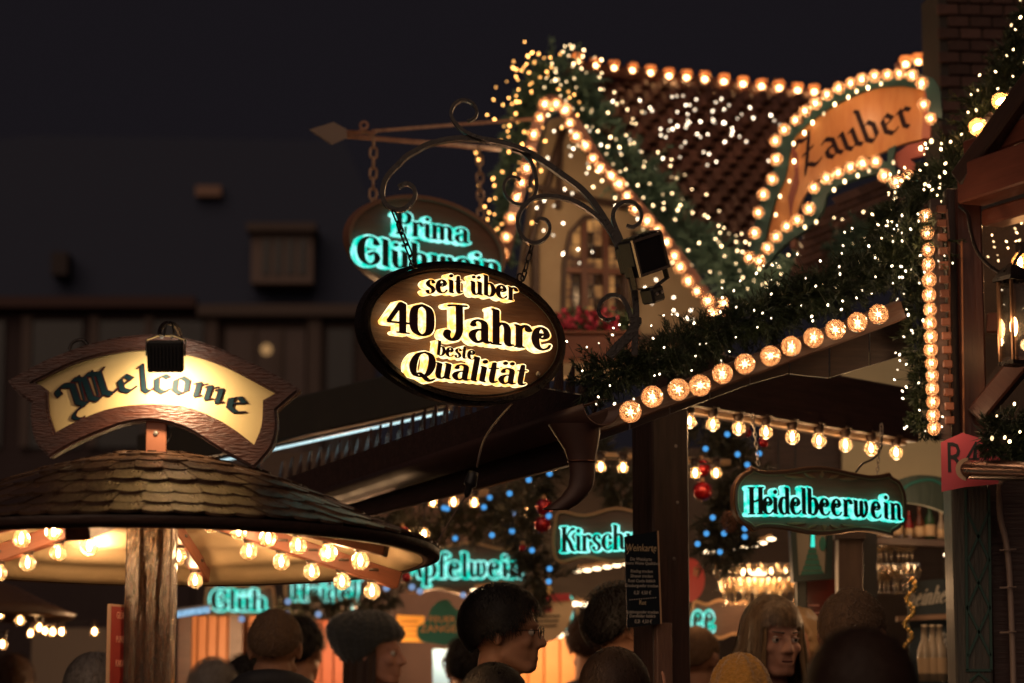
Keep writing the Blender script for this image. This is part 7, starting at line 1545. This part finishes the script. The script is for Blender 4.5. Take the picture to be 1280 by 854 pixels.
g = person("pale-haired woman looking to the left from behind the red menu post", 996, 812, 9.6, -28, BW, [("hair", shell('long_open', .012, .002, 12), mat("light_blond_hair", (.45, .28, .14), .4), True), ("hair_curtain", curtain('long_open', .006, -.11, 8, 58, .012), MATS["light_blond_hair"], True)], coat(mat("grey_scarf_coat", (.35, .30, .27), .8), male=False, collar=.05), scale=None, eyes=True); face_marks(g)
# balding man
person("balding man seen from behind with thin ginger-grey cropped hair, right of the red menu", 1067, 799, 7.2, 160, BM, short(2600, 'buzz', .004, .016, 15, M_hgi, .0006), coat(M_coat4, male=True, collar=.05), scale=None)
# large dark head close by
person("large out-of-focus dark-haired head closest to the viewer at the lower right", 1075, 884, 4.35, 185, BM, short(9000, 'fringe', .010, .06, 17, M_hbr, .003), coat(M_coat, male=True, collar=.06), scale=None)
person("man with short dark hair seen from behind between the round lamps and the post", 739, 808, 11.8, 170, BM, short(1400, 'short', .010, .03, 19, M_hbr), coat(M_coat3, male=True, collar=.05), scale=None)
person("black-haired man half hidden behind the wine card, facing right", 780, 789, 9.2, 118, BM, short(1800, 'short', .018, .05, 23, M_hb), coat(M_coat, male=True, collar=.05), scale=None)
# brown head with a raised hand making a v
RH2 = Vector((.200, -.30, HZ - .075)); BR = body(False, RH2); BR.materials.append(M_skin)
g = person("brown-haired visitor low in front of the corner post, holding up two spread fingers", 768, 872, 7.4, 180, BR, short(6500, 'fringe', .012, .06, 27, M_hbr, .004), coat(M_coat4, male=False, collar=.04, raise_hand=RH2), scale=None)
g.matrix_world = g.matrix_world @ Matrix.Diagonal((-1, 1, 1, 1))
person("dark-haired head at the bottom edge in front of the man with glasses", 617, 893, 7.0, 178, BW, short(6500, 'fringe', .012, .06, 31, M_hb, .004), coat(M_coat, male=False, collar=.04), scale=None)
def cable(az, el): 
    return .012 * max(0, math.sin(el)) ** 3 + .0045 * math.cos(az * 8) * math.cos(el) ** .5 + .0025 * math.cos(az * 16 + 5 * math.sin(el * 14))
person("visitor in a mustard yellow cable-knit hat in front of the blond woman", 925, 880, 8.0, 186, BW, [("knitted_hat", shell('hat', .016, .0008, 33, cable, .0016, na=110, ne=60), M_ky, True), ("hair", curtain('long_open', .004, -.18, 9, 62, .006), M_hbr, True)], coat(M_coat3, male=False, collar=.05), scale=None)
g = person("grey-haired visitor with dark glasses pushed up, low beside the dark red menu board", 116, 870, 8.9, -150, BM, short(5000, 'short', .014, .05, 35, M_hg, .003), coat(M_coat, male=True, collar=.05), scale=None)
m = MB(); m.tube(catmull([(-.088, .03, HZ + .045), (-.07, -.03, HZ + .10), (0, -.055, HZ + .125), (.07, -.03, HZ + .10), (.088, .03, HZ + .045)], 5), 1, flat=(.02, .004)); m.ob("hair_band", M_black, g)
g = person("fair-haired visitor with dark glasses on the head, left of the hooded man", 267, 868, 11.0, 175, BW, short(1800, 'fringe', .016, .05, 37, M_hg, .003), coat(M_coat2, male=False, collar=.05), scale=None)
person("dark-haired visitor between the fair-haired one and the hooded man", 308, 862, 11.2, 170, BW, short(1200, 'fringe', .016, .05, 39, M_hb, .003), coat(M_coat, male=False, collar=.05), scale=None)
person("dim visitor behind the right side of the hooded man", 376, 816, 11.4, 160, BM, short(1200, 'short', .014, .04, 41, M_hb, .003), coat(M_coat, male=True, collar=.05), scale=None)
person("small far visitor at the left edge under the second shelter", 14, 858, 12.0, 190, BM, short(800, 'short', .014, .04, 43, M_hbr, .003), coat(M_coat4, male=True), scale=None)
person("distant visitor at the lit counter just left of the man with glasses", 585, 838, 11.5, 175, BM, short(800, 'short', .014, .04, 45, M_hb, .003), coat(M_coat, male=True), scale=None)
g = person("bald older visitor low between corner post and blond woman", 873, 826, 10.6, 150, BM, short(600, 'buzz', .003, .01, 47, M_hgi, .0006), coat(M_coat4, male=True), scale=None)
